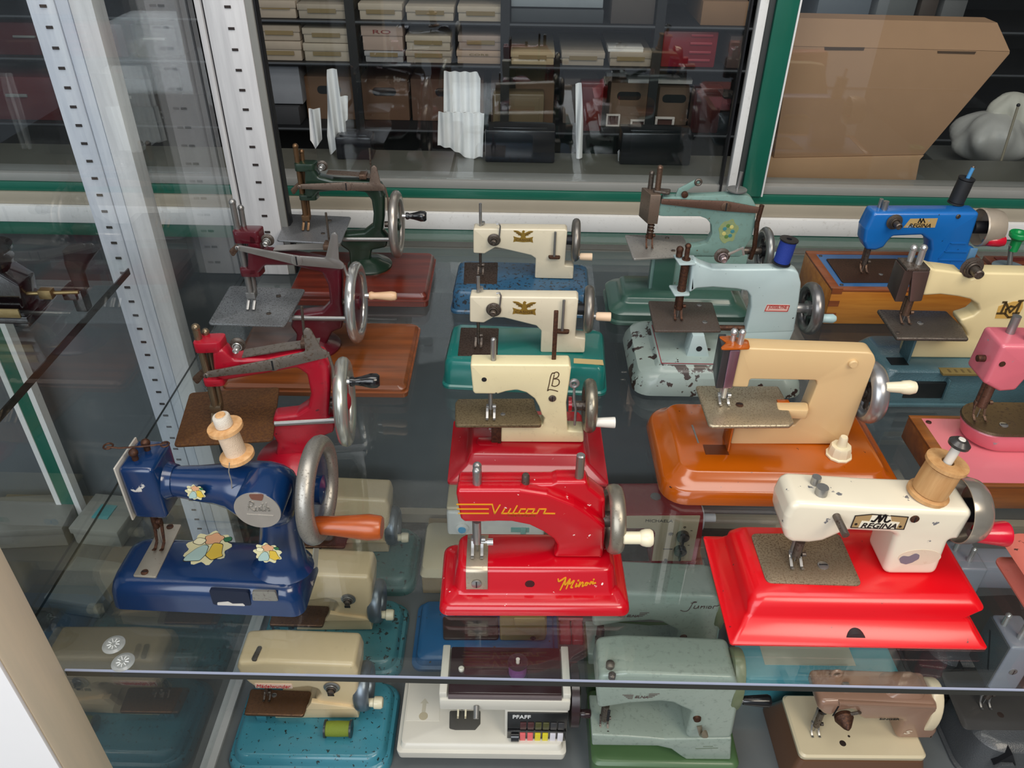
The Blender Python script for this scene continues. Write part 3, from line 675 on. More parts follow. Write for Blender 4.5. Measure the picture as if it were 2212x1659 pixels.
def rim_wheel(T, c, R_, rr, m, squash=1.0, disc=None, spokes=0, mdisc=None, hub=.008, hubm=None, holes=0, name='hand_wheel', spoke_w=.006):
    """hand wheel turning about the x axis: rim, web or spokes, hub"""
    w = part(name, torus(c, R_-rr, rr, 'x', 48, 12, squash), m, T)
    mi = mdisc or m
    if disc: part('web', lathe([(.004, -.0012), (R_-rr*.6, -.0012+disc), (R_-rr*.6, .0012+disc), (.004, .0012)], c, 'x', 40), mi, w)
    for i in range(spokes):
        a = 2*PI*i/spokes + .4; d = Vector((0, math.cos(a), math.sin(a)))
        p0 = Vector(c)+d*hub*.7; p1 = Vector(c)+d*(R_-rr)
        b = new(); t = Vector((0, -d.z, d.y))*spoke_w/2; u = Vector((.0016, 0, 0))
        vs = [[b.verts.new(p+s*t+k*u) for s, k in ((1, 1), (-1, 1), (-1, -1), (1, -1))] for p in (p0, p1)]
        for j in range(4): b.faces.new((vs[0][j], vs[0][(j+1)%4], vs[1][(j+1)%4], vs[1][j]))
        b.faces.new(vs[0]); b.faces.new(vs[1])
        part('spoke', b, mi, w)
    if holes:
        b = new(); n = holes
        part('web_ring', torus(c, (R_-rr)*.52, (R_-rr)*.05, 'x', 36, 6, .8), mi, w)
        part('inner_web', lathe([(.003, -.001), ((R_-rr)*.5, -.001), ((R_-rr)*.5, .001), (.003, .001)], c, 'x', 36), mi, w)
    part('hub', lathe([(.0001, -.006), (hub, -.006), (hub, .005), (hub*.5, .007), (.0001, .0075)], c, 'x', 20), hubm or mi, w)
    return w
def crank(T, c, prof, m, stem=None, ms=None, name='crank_handle', label=None):
    """handle turned about x: profile of (radius, distance)"""
    h = part(name, lathe([(.0001, prof[0][1])] + prof + [(.0001, prof[-1][1])], c, 'x', 20), m, T, label=label)
    if stem: part('crank_pin', lathe([(stem, -.006), (stem, prof[0][1]+.001)], c, 'x', 12), ms or MSTL, h)
    return h
def pin(T, x, y, z0, z1, r, m, knob=0, name='spool_pin', lean=(0, 0)):
    p = part(name, cyl((x, y, z0), (x+lean[0], y+lean[1], z1), r, n=12), m, T)
    if knob: part('ball_tip', ball((x+lean[0], y+lean[1], z1), knob), m, p)
    return p
def needle_foot(T, x, y, ztop, zplate, m=None, r=.0022, fork=.006, mf=None, foot=True, clamp=True):
    """needle bar with clamp screw and a forked presser foot standing on the plate"""
    m = m or MSTL; mf = mf or m; L = ztop-zplate
    nb = part('needle_bar', cyl((x, y, ztop), (x, y, zplate+L*.30), r), m, T)
    part('needle', cyl((x, y, zplate+L*.32), (x, y, zplate+.001), .0006, n=6), MSTL, nb)
    if clamp: part('clamp_screw', lathe([(.0001, 0), (.0028, 0), (.0028, .004), (.0001, .004)], (x+r, y-.001, zplate+L*.42), 'x', 12), m, nb)
    if foot:
        b = cyl((x-.0012, y+.005, ztop), (x-.0012, y+.005, zplate+L*.35), r*.9)
        pf = part('presser_bar', b, mf, T)
        b = new()
        for s in (-1, 1):
            pts = [(y+.005, zplate+L*.36), (y+.002, zplate+L*.30), (y-.002, zplate+.004), (y-.009, zplate+.0006), (y-.012, zplate+.0022), (y-.012, zplate+.0036), (y-.008, zplate+.002), (y-.001, zplate+.006), (y+.005, zplate+L*.32)]
            prism(pts, x+s*fork*.5-.0014, x+s*fork*.5+.0014, 0, axis='x', bm=b)
        box(x-fork*.5-.0014, x+fork*.5+.0014, y+.001, y+.006, zplate+L*.30, zplate+L*.40, .0008, bm=b)
        part('presser_foot', b, mf, pf)
def tension_knob(T, x, y, z, r, m, m2=None, L=.012):
    """thread tension: dished discs and a knurled nut pointing to the front"""
    k = part('tension_disc', lathe([(.0001, 0), (r, -.001), (r*1.02, -.0022), (r*.6, -.0035), (r*.75, -.005), (r*.72, -.0062), (.0001, -.0062)], (x, y, z), 'y', 24), m, T)
    part('tension_nut', lathe([(r*.42, -.006), (r*.42, -L), (r*.3, -L-.001), (r*.3, -L+.0005), (.0001, -L+.0005)], (x, y, z), 'y', 14), m2 or m, k)
    part('spring', torus((x, y-.0075, z), r*.55, r*.08, 'y', 20, 6), m2 or m, k)
    return k
def screw(T, x, y, z, r, m, axis='y', name='screw'):
    o = part(name, lathe([(.0001, 0), (r, 0), (r, -.0012), (r*.7, -.0018), (.0001, -.002)], (x, y, z), axis, 16), m, T)
    if axis == 'y': part('screw_slot', box(x-r*.12, x+r*.12, y-.0022, y-.0012, z-r*.8, z+r*.8), MDARK, o)
    else: pass
    return o
def zscrew(T, x, y, z, r, m, name='screw'):
    o = part(name, lathe([(.0001, 0), (r, 0), (r, .0008), (r*.6, .0014), (.0001, .0016)], (x, y, z), 'z', 14), m, T)
    part('screw_slot', box(x-r*.75, x+r*.75, y-r*.12, y+r*.12, z+.0012, z+.0018), MDARK, o)
    return o
def spool(label, loc, r, h, mw, mt, rt, pinm=None, name='thread_spool', tilt=(0, 0, 0), fl=.16, group=None, hole=.3):
    t = thing(name, label, 'spool', loc=loc); t.rotation_euler = tilt
    part('flange', lathe([(r*hole, 0), (r, 0), (r, h*fl*.6), (r*.72, h*fl), (r*hole, h*fl)], (0, 0, 0), 'z', 28, closed=True), mw, t)
    part('flange', lathe([(r*hole, h*(1-fl)), (r*.72, h*(1-fl)), (r, h*(1-fl*.6)), (r, h), (r*hole, h)], (0, 0, 0), 'z', 28, closed=True), mw, t)
    part('core', lathe([(r*hole, h*fl), (rt, h*fl), (rt*1.02, h*.5), (rt, h*(1-fl)), (r*hole, h*(1-fl))], (0, 0, 0), 'z', 28, closed=True), mt, t, label='wound thread' if mt is not mw else None)
    return t
def thread_mat(name, col): return paint(name, col, .7, 0, .2, bump=.6, bscale=900)
def poly_at(fr, pts, yl, r=0): return fillet(fr.tr(pts, yl), r)
# ================================================================ dark blue machine, front left
fr = Fr('A', (112, 1372), (1345, 1428))
T = thing('toy_sewing_machine', 'dark blue toy sewing machine with flower stickers, round name badge and orange crank handle', 'sewing machine', fr)
MNAVY = paint('navy_enamel', '#0c2d58', .22, .6, .10, chip=.045, chipcol='#c9c6c0', cscale=60)
MNBADGE = metal('brushed_badge', '#b5aea5', .45, met=.6)
w = fr.w; h = fr.P(600, 1225, .004)[1]; d = fr.G(1492, 1085)[1]
hb = h
part('base', tiers([(0, -w/2, w/2, 0, d, .012), (h*.5, -w/2+.001, w/2-.001, .001, d-.001, .014), (h-.010, -w/2+.003, w/2-.003, .002, d-.002, .016), (h-.004, -w/2+.006, w/2-.006, .005, d-.004, .016), (h-.001, -w/2+.011, w/2-.011, .010, d-.008, .015), (h, -w/2+.017, w/2-.017, .016, d-.012, .012)]), MNAVY, T, label='dark blue box base')
yc = d*.50
# cut-out with pale chipped rim, foil patch
a, b_ = fr.P(770, 1345, .0006), fr.P(990, 1265, .0006)
wd = part('base_window', prism(fillet([(a[0], a[1]), (b_[0], a[1]+.001), (b_[0], b_[1]), (a[0], b_[1]+.001)], .003), .0004, .004, 0), plain('window_dark', '#0b1830', .5), T)
part('chipped_rim', prism(fillet([(a[0]+.004, a[1]), (b_[0]-.006, a[1]+.0005), (b_[0]-.008, a[1]+.004), (a[0]+.02, a[1]+.003), (a[0]+.016, a[1]+.006), (a[0]+.005, a[1]+.004)], .001), .0001, .001, 0), plain('bare_white_metal', '#cfcac2', .5), wd)
a, b_ = fr.P(1020, 1318, .0008), fr.P(1170, 1262, .0008)
part('foil_patch', prism(fillet([(a[0], a[1]), (b_[0], a[1]+.001), (b_[0]-.001, b_[1]), (a[0]+.002, b_[1]-.001)], .002), .0004, .003, 0), metal('crinkled_foil', '#a7a39a', .35, rust=.3, rustcol='#6b655c'), T)
# arm: head block, tapering round arm, bulge, pillar
ct = [(380, 549, 92, 88), (480, 553, 95, 92), (560, 562, 104, 100), (680, 572, 118, 112), (800, 578, 134, 128), (880, 585, 152, 150), (960, 610, 190, 178), (1040, 630, 214, 190), (1130, 640, 218, 196), (1200, 648, 205, 190), (1255, 655, 170, 170), (1285, 660, 120, 130), (1296, 662, 60, 60)]
rings = []
for x, y, rz, ry in ct:
    p = fr.P(x, y, yc); k_ = fr.px(1, p[0], yc, p[1]); n = 28
    rings.append([(p[0], yc+ry*k_*math.cos(2*PI*j/n), p[1]+rz*k_*math.sin(2*PI*j/n)) for j in range(n)])
b = loft(rings)
rings = []
for x0, x1, y, kd in ((985, 1395, 1195, .62), (1015, 1375, 1160, .58), (1030, 1345, 1100, .56), (1040, 1318, 1000, .58), (1045, 1300, 880, .62), (1045, 1295, 760, .66)):
    # pillar sections: the row in the photo lies on the front side of the pillar
    p0, p1 = fr.P(x0, y, yc-.012), fr.P(x1, y, yc-.012); rx = (p1[0]-p0[0])/2; cx = (p0[0]+p1[0])/2; z = max(p0[1], hb-.001)
    rings.append((z, cx, rx, rx*kd*1.25))
rings[0] = (hb-.002,) + rings[0][1:]
for i in range(1, len(rings)):
    if rings[i][0] <= rings[i-1][0]+.002: rings[i] = (rings[i-1][0]+.004,)+rings[i][1:]
n = 28
b = loft([[(cx+rx*math.cos(2*PI*j/n), yc+ry*math.sin(2*PI*j/n), z) for j in range(n)] for z, cx, rx, ry in rings], bm=b)
part('arm', b, MNAVY, T, 60, label='dark blue cast arm and pillar')
hy = .0215
p0, p1 = fr.P(148, 480, yc-hy), fr.P(385, 805, yc-hy)
hz0, hz1 = p1[1], p0[1]; hx0 = p0[0]; hx1 = fr.P(372, 480, yc-hy)[0]
hd = part('head', box(hx0, hx1, yc-hy, yc+hy, hz0, hz1, .005, 3), MNAVY, T)
part('neck', lathe([(.0192, 0), (.0172, .003), (.0160, .006), (.0152, .009)], (hx1-.002, yc, fr.P(440, 550, yc)[1]), 'x', 24), MNAVY, T)
part('face_plate', box(hx0-.0022, hx0-.0002, yc-hy-.001, yc+hy+.001, hz0-.001, hz1+.001, .0008), metal('worn_white_edge', '#d8d3c8', .4, met=.4), hd)
for dx, dy in ((.012, -.008), (.017, .006)):
    pin(T, hx0+dx, yc+dy, hz1-.001, hz1+.008, .0028, MRUST, name='guide_stud', knob=.0042)
part('thread_wire', tube([(hx0-.012, yc-.006, hz1+.012), (hx0-.002, yc-.005, hz1+.010), (hx0+.02, yc-.001, hz1+.010), (hx1+.006, yc+.004, hz1+.010)], .0009, 6), MRUST, T)
part('wire_loop', torus((hx0-.012, yc-.004, hz1+.011), .004, .0009, 'z', 16, 6), MRUST, T); part('wire_loop', torus((hx1+.004, yc+.004, hz1+.009), .0035, .0009, 'z', 16, 6), MRUST, T)
# slide plate
pl = [fr.G(258, 1168, hb), fr.G(405, 1176, hb), fr.G(568, 838, hb), fr.G(442, 836, hb)]
sp = part('slide_plate', prism(fillet([(p[0], p[1]) for p in pl], .002), hb-.001, hb+.0012, .0003, axis='z'), metal('zinc_plate', '#b5aea0', .45, rust=.1, rustcol='#7b6d5c'), T)
for x, y in ((334, 1145), (495, 855)):
    g = fr.G(x, y, hb); zscrew(sp, g[0], g[1], hb+.0012, .0036, MRUST)
g = fr.G(425, 990, hb)
needle_foot(T, g[0]+.001, g[1]+.006, hz0+.002, hb+.0012, MRUST, r=.003, fork=.0075)
# badge
p = fr.P(1055, 735, yc-.042); r_ = fr.px(150, p[0], 0, p[1])
bd = part('badge', lathe([(r_*1.03, .030), (r_*1.03, 0), (r_, -.0015), (.0001, -.0016)], (p[0], yc-.042, p[1]), 'y', 40), MNAVY, T)
part('badge_face', lathe([(r_*.99, -.0015), (r_*.985, -.0024), (.0001, -.0024)], (p[0], yc-.042, p[1]), 'y', 40), MNBADGE, bd, label='brushed metal name badge')
def script(fr, lines, yl): return [[fr.P(x, y, yl) for x, y in L] for L in lines]
ru = [[(985,745),(1000,690),(1010,690),(1025,700),(1018,718),(995,722),(1030,748),(1038,742)],[(1040,725),(1042,745),(1055,745),(1062,725),(1064,746),(1076,740)],[(1082,700),(1078,740),(1088,748),(1094,740)],[(1072,718),(1092,718)],[(1105,698),(1100,748),(1112,728),(1122,730),(1122,748),(1134,742)]]
part('badge_name', ribbon(script(fr, ru, yc-.0446), .0011, yc-.0446, smooth=True), metal('raised_letters', '#c9c4bb', .25), bd)
part('badge_underline', ribbon(script(fr, [[(985,770),(1150,780)]], yc-.0446), .0009, yc-.0446), MATS['raised_letters'], bd)
q0 = fr.P(1045, 655, yc-.0446); part('badge_rust_spot', prism(fillet([(q0[0]-.007, q0[1]+.002), (q0[0]+.007, q0[1]+.003), (q0[0]+.004, q0[1]-.005), (q0[0]-.005, q0[1]-.004)], .002), yc-.0449, yc-.0443, 0), plain('rust_spot', '#6e4638', .6), bd)
# wheel and crank
p = fr.P(1408, 612, yc); R_ = fr.px(352, p[0], yc, p[1])
wh = rim_wheel(T, (p[0]+.004, yc, p[1]), R_, .0085, MGRIM, 1.0, disc=-.001, mdisc=MNAVY, hub=.014, hubm=MNAVY)
a = fr.P(1412, 838, yc-R_*.55)
crank(T, (a[0], yc-R_*.55, a[1]), [(.0075, 0), (.0085, .004), (.0092, .02), (.0112, .040), (.0122, .050), (.0112, .0605), (.0098, .0625)], wood('orange_varnished_wood', '#8a3a10', '#b4561e', .3, .25, 10, 0), .004, MCHR, label='orange varnished wooden crank handle')
# flower stickers
def sticker(T, x, z, y, s, name='flower_sticker', flat=None):
    def tp(u, v): return (x+u*s, z+v*s)
    def blobp(cx, cz, rx, rz, n=18, k=.12, f=5): return [tp(cx+rx*math.cos(t)*(1+k*math.sin(f*t)), cz+rz*math.sin(t)*(1+k*math.sin(f*t))) for t in [2*PI*i/n for i in range(n)]]
    def pl(n_, P_, m, o, lvl, par=None):
        if lvl:
            P_ = fillet(P_, .07*s, 3)
            cx_ = sum(p_[0] for p_ in P_)/len(P_); cz_ = sum(p_[1] for p_ in P_)/len(P_); k2 = 1+.016/max(.02, max(abs(p_[0]-cx_) for p_ in P_)/s)
            Q_ = [(cx_+(p_[0]-cx_)*k2, cz_+(p_[1]-cz_)*k2) for p_ in P_]
            if flat is None: o2 = prism(Q_, y-(o-.5)*.0001-.0003, y, 0)
            else: o2 = prism([(a_, flat+(b_-z)) for a_, b_ in Q_], y, y+.0003+(o-.5)*.0001, 0, axis='z')
            part('outline', o2, plain('sticker_outline', '#2c2a22', .4), par or T)
        if flat is None: bm_ = prism(P_, y-o*.0001-.0003, y-.0000, 0)
        else: bm_ = prism([(a_, flat+(b_-z)*1.0) for a_, b_ in P_], y, y+.0003+o*.0001, 0, axis='z')
        return part(n_, bm_, m, par or T)
    S_ = pl(name, blobp(0, 0, .47, .47, 48, .13, 9), plain('sticker_cream', '#d9d2a4', .4), 1, 0)
    pl('peach_flower', blobp(.05, .27, .2, .17, 20, .15, 5), plain('sticker_peach', '#d8a27a', .4), 2, 1, S_)
    pl('yellow_bell', [tp(.08, .15), tp(.3, .12), tp(.36, -.15), tp(.42, -.22), tp(.2, -.35), tp(.02, -.22), tp(.06, -.1)], plain('sticker_yellow', '#d9b743', .4), 3, 1, S_)
    pl('blue_bell', [tp(-.12, .08), tp(.0, .05), tp(.02, -.2), tp(-.05, -.38), tp(-.42, -.42), tp(-.38, -.25), tp(-.25, -.05)], plain('sticker_blue', '#a9c3bb', .4), 3, 1, S_)
    pl('green_leaf', [tp(.24, .30), tp(.42, .36), tp(.46, .25), tp(.34, .18)], plain('sticker_green', '#2f6b45', .4), 4, 1, S_)
    pl('cream_petal', blobp(-.25, .18, .13, .10, 14, .1, 4), plain('sticker_pale', '#e6dfb8', .4), 4, 1, S_)
    return S_
g = fr.G(735, 985, hb); sticker(T, g[0], g[1], hb+.0001, .046, flat=g[1])
p = fr.P(1122, 1003, yc-.034); sticker(T, p[0], p[1], yc-.0365, .026)
p = fr.P(660, 622, yc-.02); sticker(T, p[0], p[1], yc-.0215, .018)
# side sticker on the right end of the base
x_ = w/2-.0012; y_, z_ = fr.S(1428, 1090, x_); z_ = max(z_, .019)
part('side_label', prism([(y_-.016, z_), (y_, z_+.014), (y_+.013, z_), (y_, z_-.014)], x_-.0005, x_+.0006, 0, axis='x'), plain('side_label_paper', '#b9bdb2', .5), T)
# loose thread down from the spool
p = [fr.P(x, y, yc-.03) for x, y in ((872, 440), (858, 520), (866, 600), (860, 680), (868, 720))]
part('thread_tail', tube([(a_[0], yc-.03+.004*i, a_[1]) for i, a_ in enumerate(p)], .0005, 5), plain('grey_thread', '#9c9488', .7), T)
p = fr.P(930, 425, yc)
spool('wooden spool with cream thread on the dark blue machine', fr.O + fr.X*p[0] + fr.Y*yc + ZA*(p[1]+.004), .0155, .036, wood('pale_turned_wood', '#c58f57', '#e0b482', .5, .1, 12, 2), thread_mat('cream_thread', '#d8bfa4'), .0095, tilt=(0, math.radians(-8), 0))
q0 = fr.O + fr.X*(p[0]-.005) + fr.Y*yc + ZA*(p[1]+.040)
sn = thing('wooden_bobbin', 'small white knurled bobbin cap on top of the wooden spool', 'bobbin', loc=q0); sn.rotation_euler = (0, math.radians(-8), 0)
part('cap', lathe([(.0075, 0), (.0078, .001), (.0075, .010), (.0068, .011), (.0001, .011)], (0, 0, 0), 'z', 24), plain('chalky_white', '#d9d0c2', .7, bump=.8, bscale=1500), sn)
part('core_end', lathe([(.0045, .0112), (.0042, .0125), (.0001, .0125)], (0, 0, 0), 'z', 18), wood('pale_turned_wood', '#c58f57', '#e0b482'), sn)
# ================================================================ three cast-iron toy machines, left column
def cast(fr, label, z0, D, mp, mlever, mplate, mrim, mhandle, mbar, board=None, group='cast iron toy machines in the left column'):
    """open-framed cast machine; fr has its origin under the pillar, the frame lies in the plane y = 0"""
    T = thing('cast_toy_sewing_machine', label, 'sewing machine', fr, group)
    P = lambda x, y, yl=0: fr.P(x, y, yl)
    zf = z0
    if board:
        bx0, bx1, by0, by1, bh, bm_, bt = board
        b = part('board', tiers([(0, bx0, bx1, by0, by1, .008), (bh*.45, bx0-.001, bx1+.001, by0-.001, by1+.001, .009), (bh*.5, bx0+.002, bx1-.002, by0+.002, by1-.002, .008), (bh*.75, bx0+.002, bx1-.002, by0+.002, by1-.002, .008), (bh, bx0+.006, bx1-.006, by0+.006, by1-.006, .008)]), bm_, T, label='varnished wooden board')
    rf = D['foot']
    part('foot', lathe([(rf, 0), (rf, .003), (rf*.9, .006), (rf*.62, .010), (rf*.42, .016), (.0001, .017)], (D.get('fx', 0), 0, zf), 'z', 40), mp, T)
    out = fr.tr(D['frame'], 0); t = D.get('t', .011)
    part('frame', prism(fillet(out, .006, 3), -t, t, .004, 3), mp, T, 50, label='cast iron C-shaped frame')
    # head brackets and bars
    (tx, ty), (bx_, by_) = D['bar']; pt, pb = P(tx, ty), P(bx_, by_); zp = pb[1]
    x_bar = (pt[0]+pb[0])/2
    for k in ('top_bracket', 'low_bracket'):
        x0, y0, x1, y1 = D[k]; a, b_ = P(x0, y1, -.008), P(x1, y0, -.008)
        part('bracket', prism(fillet([(a[0], -.011), (b_[0], -.011), (b_[0]+.004, .011), (a[0]+.002, .011)], .006), a[1], b_[1], .001, axis='z'), mp, T)
    pbz = P(*D['bar'][0])[1]
    nb = part('presser_bar', cyl((x_bar, 0, pbz), (x_bar, 0, zp+.022), .0042), mbar, T); part('ball_tip', ball((x_bar, 0, pbz), .0048), mbar, nb)
    n2 = part('needle_bar', cyl((x_bar+.006, .010, pbz-.012), (x_bar+.004, .006, zp+.018), .0038), mbar, T); part('ball_tip', ball((x_bar+.006, .010, pbz-.012), .0044), mbar, n2)
    b = box(x_bar-.006, x_bar+.007, -.004, .008, zp+.014, zp+.024, .001)
    for s in (-1, 1): prism([(-.004+.006, zp+.016), (-.002, zp+.006), (-.012, zp+.0008), (-.014, zp+.003), (-.004, zp+.01)], x_bar+s*.0042-.002, x_bar+s*.0042+.002, .0004, axis='x', bm=b)
    part('presser_foot', b, mbar, nb)
    part('needle', cyl((x_bar+.003, .003, zp+.02), (x_bar+.003, .001, zp), .0008, n=6), MSTL, n2)
    part('lifter_cam', prism(fillet([(x_bar-.020, P(*D['lever'][0])[1]-.008), (x_bar-.004, P(*D['lever'][0])[1]+.006), (x_bar-.004, P(*D['lever'][0])[1]-.004), (x_bar-.016, P(*D['lever'][0])[1]-.018)], .004), .004, .008, .0008), MBRZ, T)
    # stitch plate
    pl = [fr.G(x, y, zp-z0*0) for x, y in D['plate']]
    pp = part('stitch_plate', prism(fillet([(p[0], p[1]) for p in pl], .006), zp-.0035, zp, .0012, axis='z'), mplate, T)
    for x, y in D.get('plate_screws', ()):
        g = fr.G(x, y, zp); zscrew(pp, g[0], g[1], zp, .0035, MDST)
    part('hook_arm', box(x_bar-.004, x_bar+.01, -.006, .006, zp-.026, zp-.0035, .002), MDST, T)
    # lever
    L0, L1 = P(*D['lever'][0], -t-.006), P(*D['lever'][1], -t-.006); up = P(*D['lever_up'], -t-.006); sc_ = P(*D['lever_screw'], -t-.006)
    d = Vector((L1[0]-L0[0], L1[1]-L0[1])); n = Vector((-d.y, d.x)).normalized(); th = D.get('lever_h', .0075)
    A = Vector(L0); B = Vector(L1); M_ = Vector(sc_); up = Vector(up)
    base_up = B - d.normalized()*(B-up).dot(d.normalized())
    pts = [A-n*th*.45, M_-n*th*.9-n*0, B-n*th*.6, B+n*th*.35, base_up+d.normalized()*.008+n*th*.9, up+d.normalized()*.004, up+n*.004, up-d.normalized()*.0045, base_up-d.normalized()*.010+n*th*.85, M_+n*th*.75, A+n*th*.45]
    lv = part('take_up_lever', prism(fillet([tuple(p) for p in pts], .004), -t-.008, -t-.0055, .0005), mlever, T, label='flat steel take-up lever')
    screw(lv, sc_[0], -t-.008, sc_[1], .0078*D.get('k', 1), mlever); screw(lv, L0[0], -t-.008, L0[1], .0032, mlever)
    part('lever_eye', torus((up.x, -t-.0068, up.y-.001), .0022, .0011, 'y', 14, 6), mlever, lv)
    # top strip, tension, pin
    kx, ky = P(*D['knob'], -.006); tension_knob(T, kx, -.004, ky, .0085*D.get('k', 1), MDST, MCHR, .016)
    s0, s1 = P(*D['strip'][0]), P(*D['strip'][1])
    part('tension_spring', loft([[(x, -.008, z), (x, .008, z), (x, .008, z+.0015), (x, -.008, z+.0015)] for x, z in (s0, ((s0[0]+s1[0])/2, (s0[1]+s1[1])/2+.001), s1)]), mlever, T)
    part('strip_clip', box(s1[0]-.02, s1[0]-.008, -.009, .009, s1[1]-.002, s1[1]+.006, .001), MBRZ, T)
    (qx, qy), (rx, ry) = D['pin']; a, b_ = P(qx, qy, .004), P(rx, ry, .004)
    pin(T, a[0], .004, a[1], b_[1], .0016, MDST, lean=(b_[0]-a[0], 0))
    # shaft, rod, wheel, handle
    wx, wy = D['wheel']; c = P(wx, wy); R_ = fr.px(D['wheel_r'], c[0], 0, c[1]); rr = D.get('rim', .0085)
    c3 = (c[0], 0, c[1])
    sx0 = P(*D['shaft'][0], -t)[0]; sz = P(*D['shaft'][0], -t)[1]
    part('shaft', cyl((sx0, -t*.9, sz), (c[0]-.004, -t*.9, P(*D['shaft'][1], -t)[1]), .004), MSTL, T)
    part('axle', cyl((c[0]-.02, 0, c[1]), (c[0], 0, c[1]), .005), MDST, T)
    part('connecting_rod', tube([(B.x, -t-.006, B.y), (B.x+.003, -t-.005, B.y-.02), (c[0]-.010, -t-.004, c[1]+.008), (c[0]-.008, -t*.5, c[1])], .0018, 8), mlever, T)
    rim_wheel(T, c3, R_, rr, mrim, .85, spokes=4, mdisc=mp, hub=.010, hubm=mp, spoke_w=.012)
    part('wheel_dish', lathe([(.012, .0005), (R_-rr*1.3, -.002), (R_-rr*1.3, .001), (.012, .003)], c3, 'x', 36), mp, T)
    hx, hy = D['handle']; ho = -R_*.30; a = P(hx, hy, ho)
    crank(T, (a[0], ho, a[1]), D['hprof'], mhandle, .0035, MCHR)
    return T, fr, P
HB = [(.0055, 0), (.006, .003), (.0045, .006), (.006, .014), (.0088, .024), (.0085, .031), (.006, .034)]
HW = [(.0052, 0), (.0062, .003), (.0048, .007), (.0055, .016), (.0068, .030), (.006, .036), (.004, .038)]
MRED = paint('red_enamel_worn', '#b3122b', .35, .3, .12, chip=.05, chipcol='#5b1520', dirt=.35, dirtcol='#3a1016')
MMAR = paint('maroon_enamel', '#571420', .3, .4, .12)
MDGR = paint('bottle_green_enamel', '#1f3327', .3, .4, .15, dirt=.3)
fr = Fr('B', (515, 1690), (895, 1671))
cast(fr, 'bright red cast toy sewing machine with rusty brown plate and no board', 0, dict(foot=.046, fx=.0,
    frame=[(290,1120),(330,1090),(400,1150),(560,1150),(740,1115),(850,1130),(885,1180),(890,1300),(880,1440),(915,1475),(905,1525),(850,1545),(790,1600),(800,1650),(610,1650),(620,1580),(590,1530),(600,1445),(720,1432),(775,1395),(790,1330),(770,1230),(720,1195),(560,1225),(350,1260),(300,1240)],
    bar=[(212, 1012), (300, 1490)], top_bracket=(190, 1085, 320, 1140), low_bracket=(238, 1275, 335, 1312), plate=[(82,1618),(590,1588),(624,1315),(165,1345)],
    lever=[(252,1252),(872,1142)], lever_up=(768,1025), lever_screw=(592,1198), knob=(412,1100), strip=[(440,1150),(830,1090)], pin=[(752,1060),(738,905)],
    wheel=(960, 1392), wheel_r=232, rim=.0098, shaft=[(600,1506),(845,1492)], handle=(985,1290), hprof=HB, lever_h=.0085, k=1.0),
    MRED, metal('aged_steel_lever', '#8c837a', .42, rust=.35, rustcol='#5a4a3c'), metal('rust_brown_plate', '#7d5634', .5, rust=.6, rustcol='#5b3920', scale=350), metal('dull_chrome_rim', '#c4c6bd', .28), MBLACK, metal('brassy_bar', '#8a7a63', .3))
fr = Fr('B', (640, 1105), (960, 1110), .016); fr.O.z = 0
frm = fr
g0 = fr.G(1280, 1372, 0); g1 = fr.G(1345, 985, .016); g2 = fr.G(330, 1345, 0)
cast(fr, 'maroon cast toy sewing machine with steel plate on an orange wooden board', .016, dict(foot=.040, fx=.0,
    frame=[(470,505),(520,530),(545,610),(640,622),(760,640),(860,660),(945,690),(950,780),(950,880),(960,940),(950,1000),(900,1020),(870,1080),(870,1110),(710,1110),(720,1030),(690,990),(700,935),(850,915),(890,870),(880,780),(850,715),(700,680),(560,680),(520,730),(470,740)],
    bar=[(392, 372), (482, 905)], top_bracket=(392, 520, 515, 580), low_bracket=(425, 712, 520, 750), plate=[(258,992),(652,1005),(758,815),(372,797)], plate_screws=[(620,852),(570,942)],
    lever=[(412,602),(955,695)], lever_up=(908,535), lever_screw=(715,665), knob=(565,565), strip=[(600,610),(930,600)], pin=[(880,580),(862,425)],
    wheel=(1020, 885), wheel_r=210, rim=.0085, shaft=[(690,965),(940,968)], handle=(1085,850), hprof=HW, lever_h=.0085),
    MMAR, metal('bright_steel_lever', '#a9a6a2', .3), metal('grey_mottled_plate', '#95989b', .35, rust=.4, rustcol='#4a4b4c', scale=600), MCHR, wood('pale_handle_wood', '#d0a078', '#e3bd97', .4, .3, 10, 0), MSTL,
    board=(g2[0], g0[0], g0[1], g1[1], .016, wood('orange_board_wood', '#5f3214', '#8f4c20', .3, .5, 5, 0), None))
fr = Fr('B', (920, 692), (1210, 696), .022); fr.O.z = 0
g0 = fr.G(1385, 908, 0); g1 = fr.G(1395, 625, .022); g2 = (-.378-fr.O.x, 0)
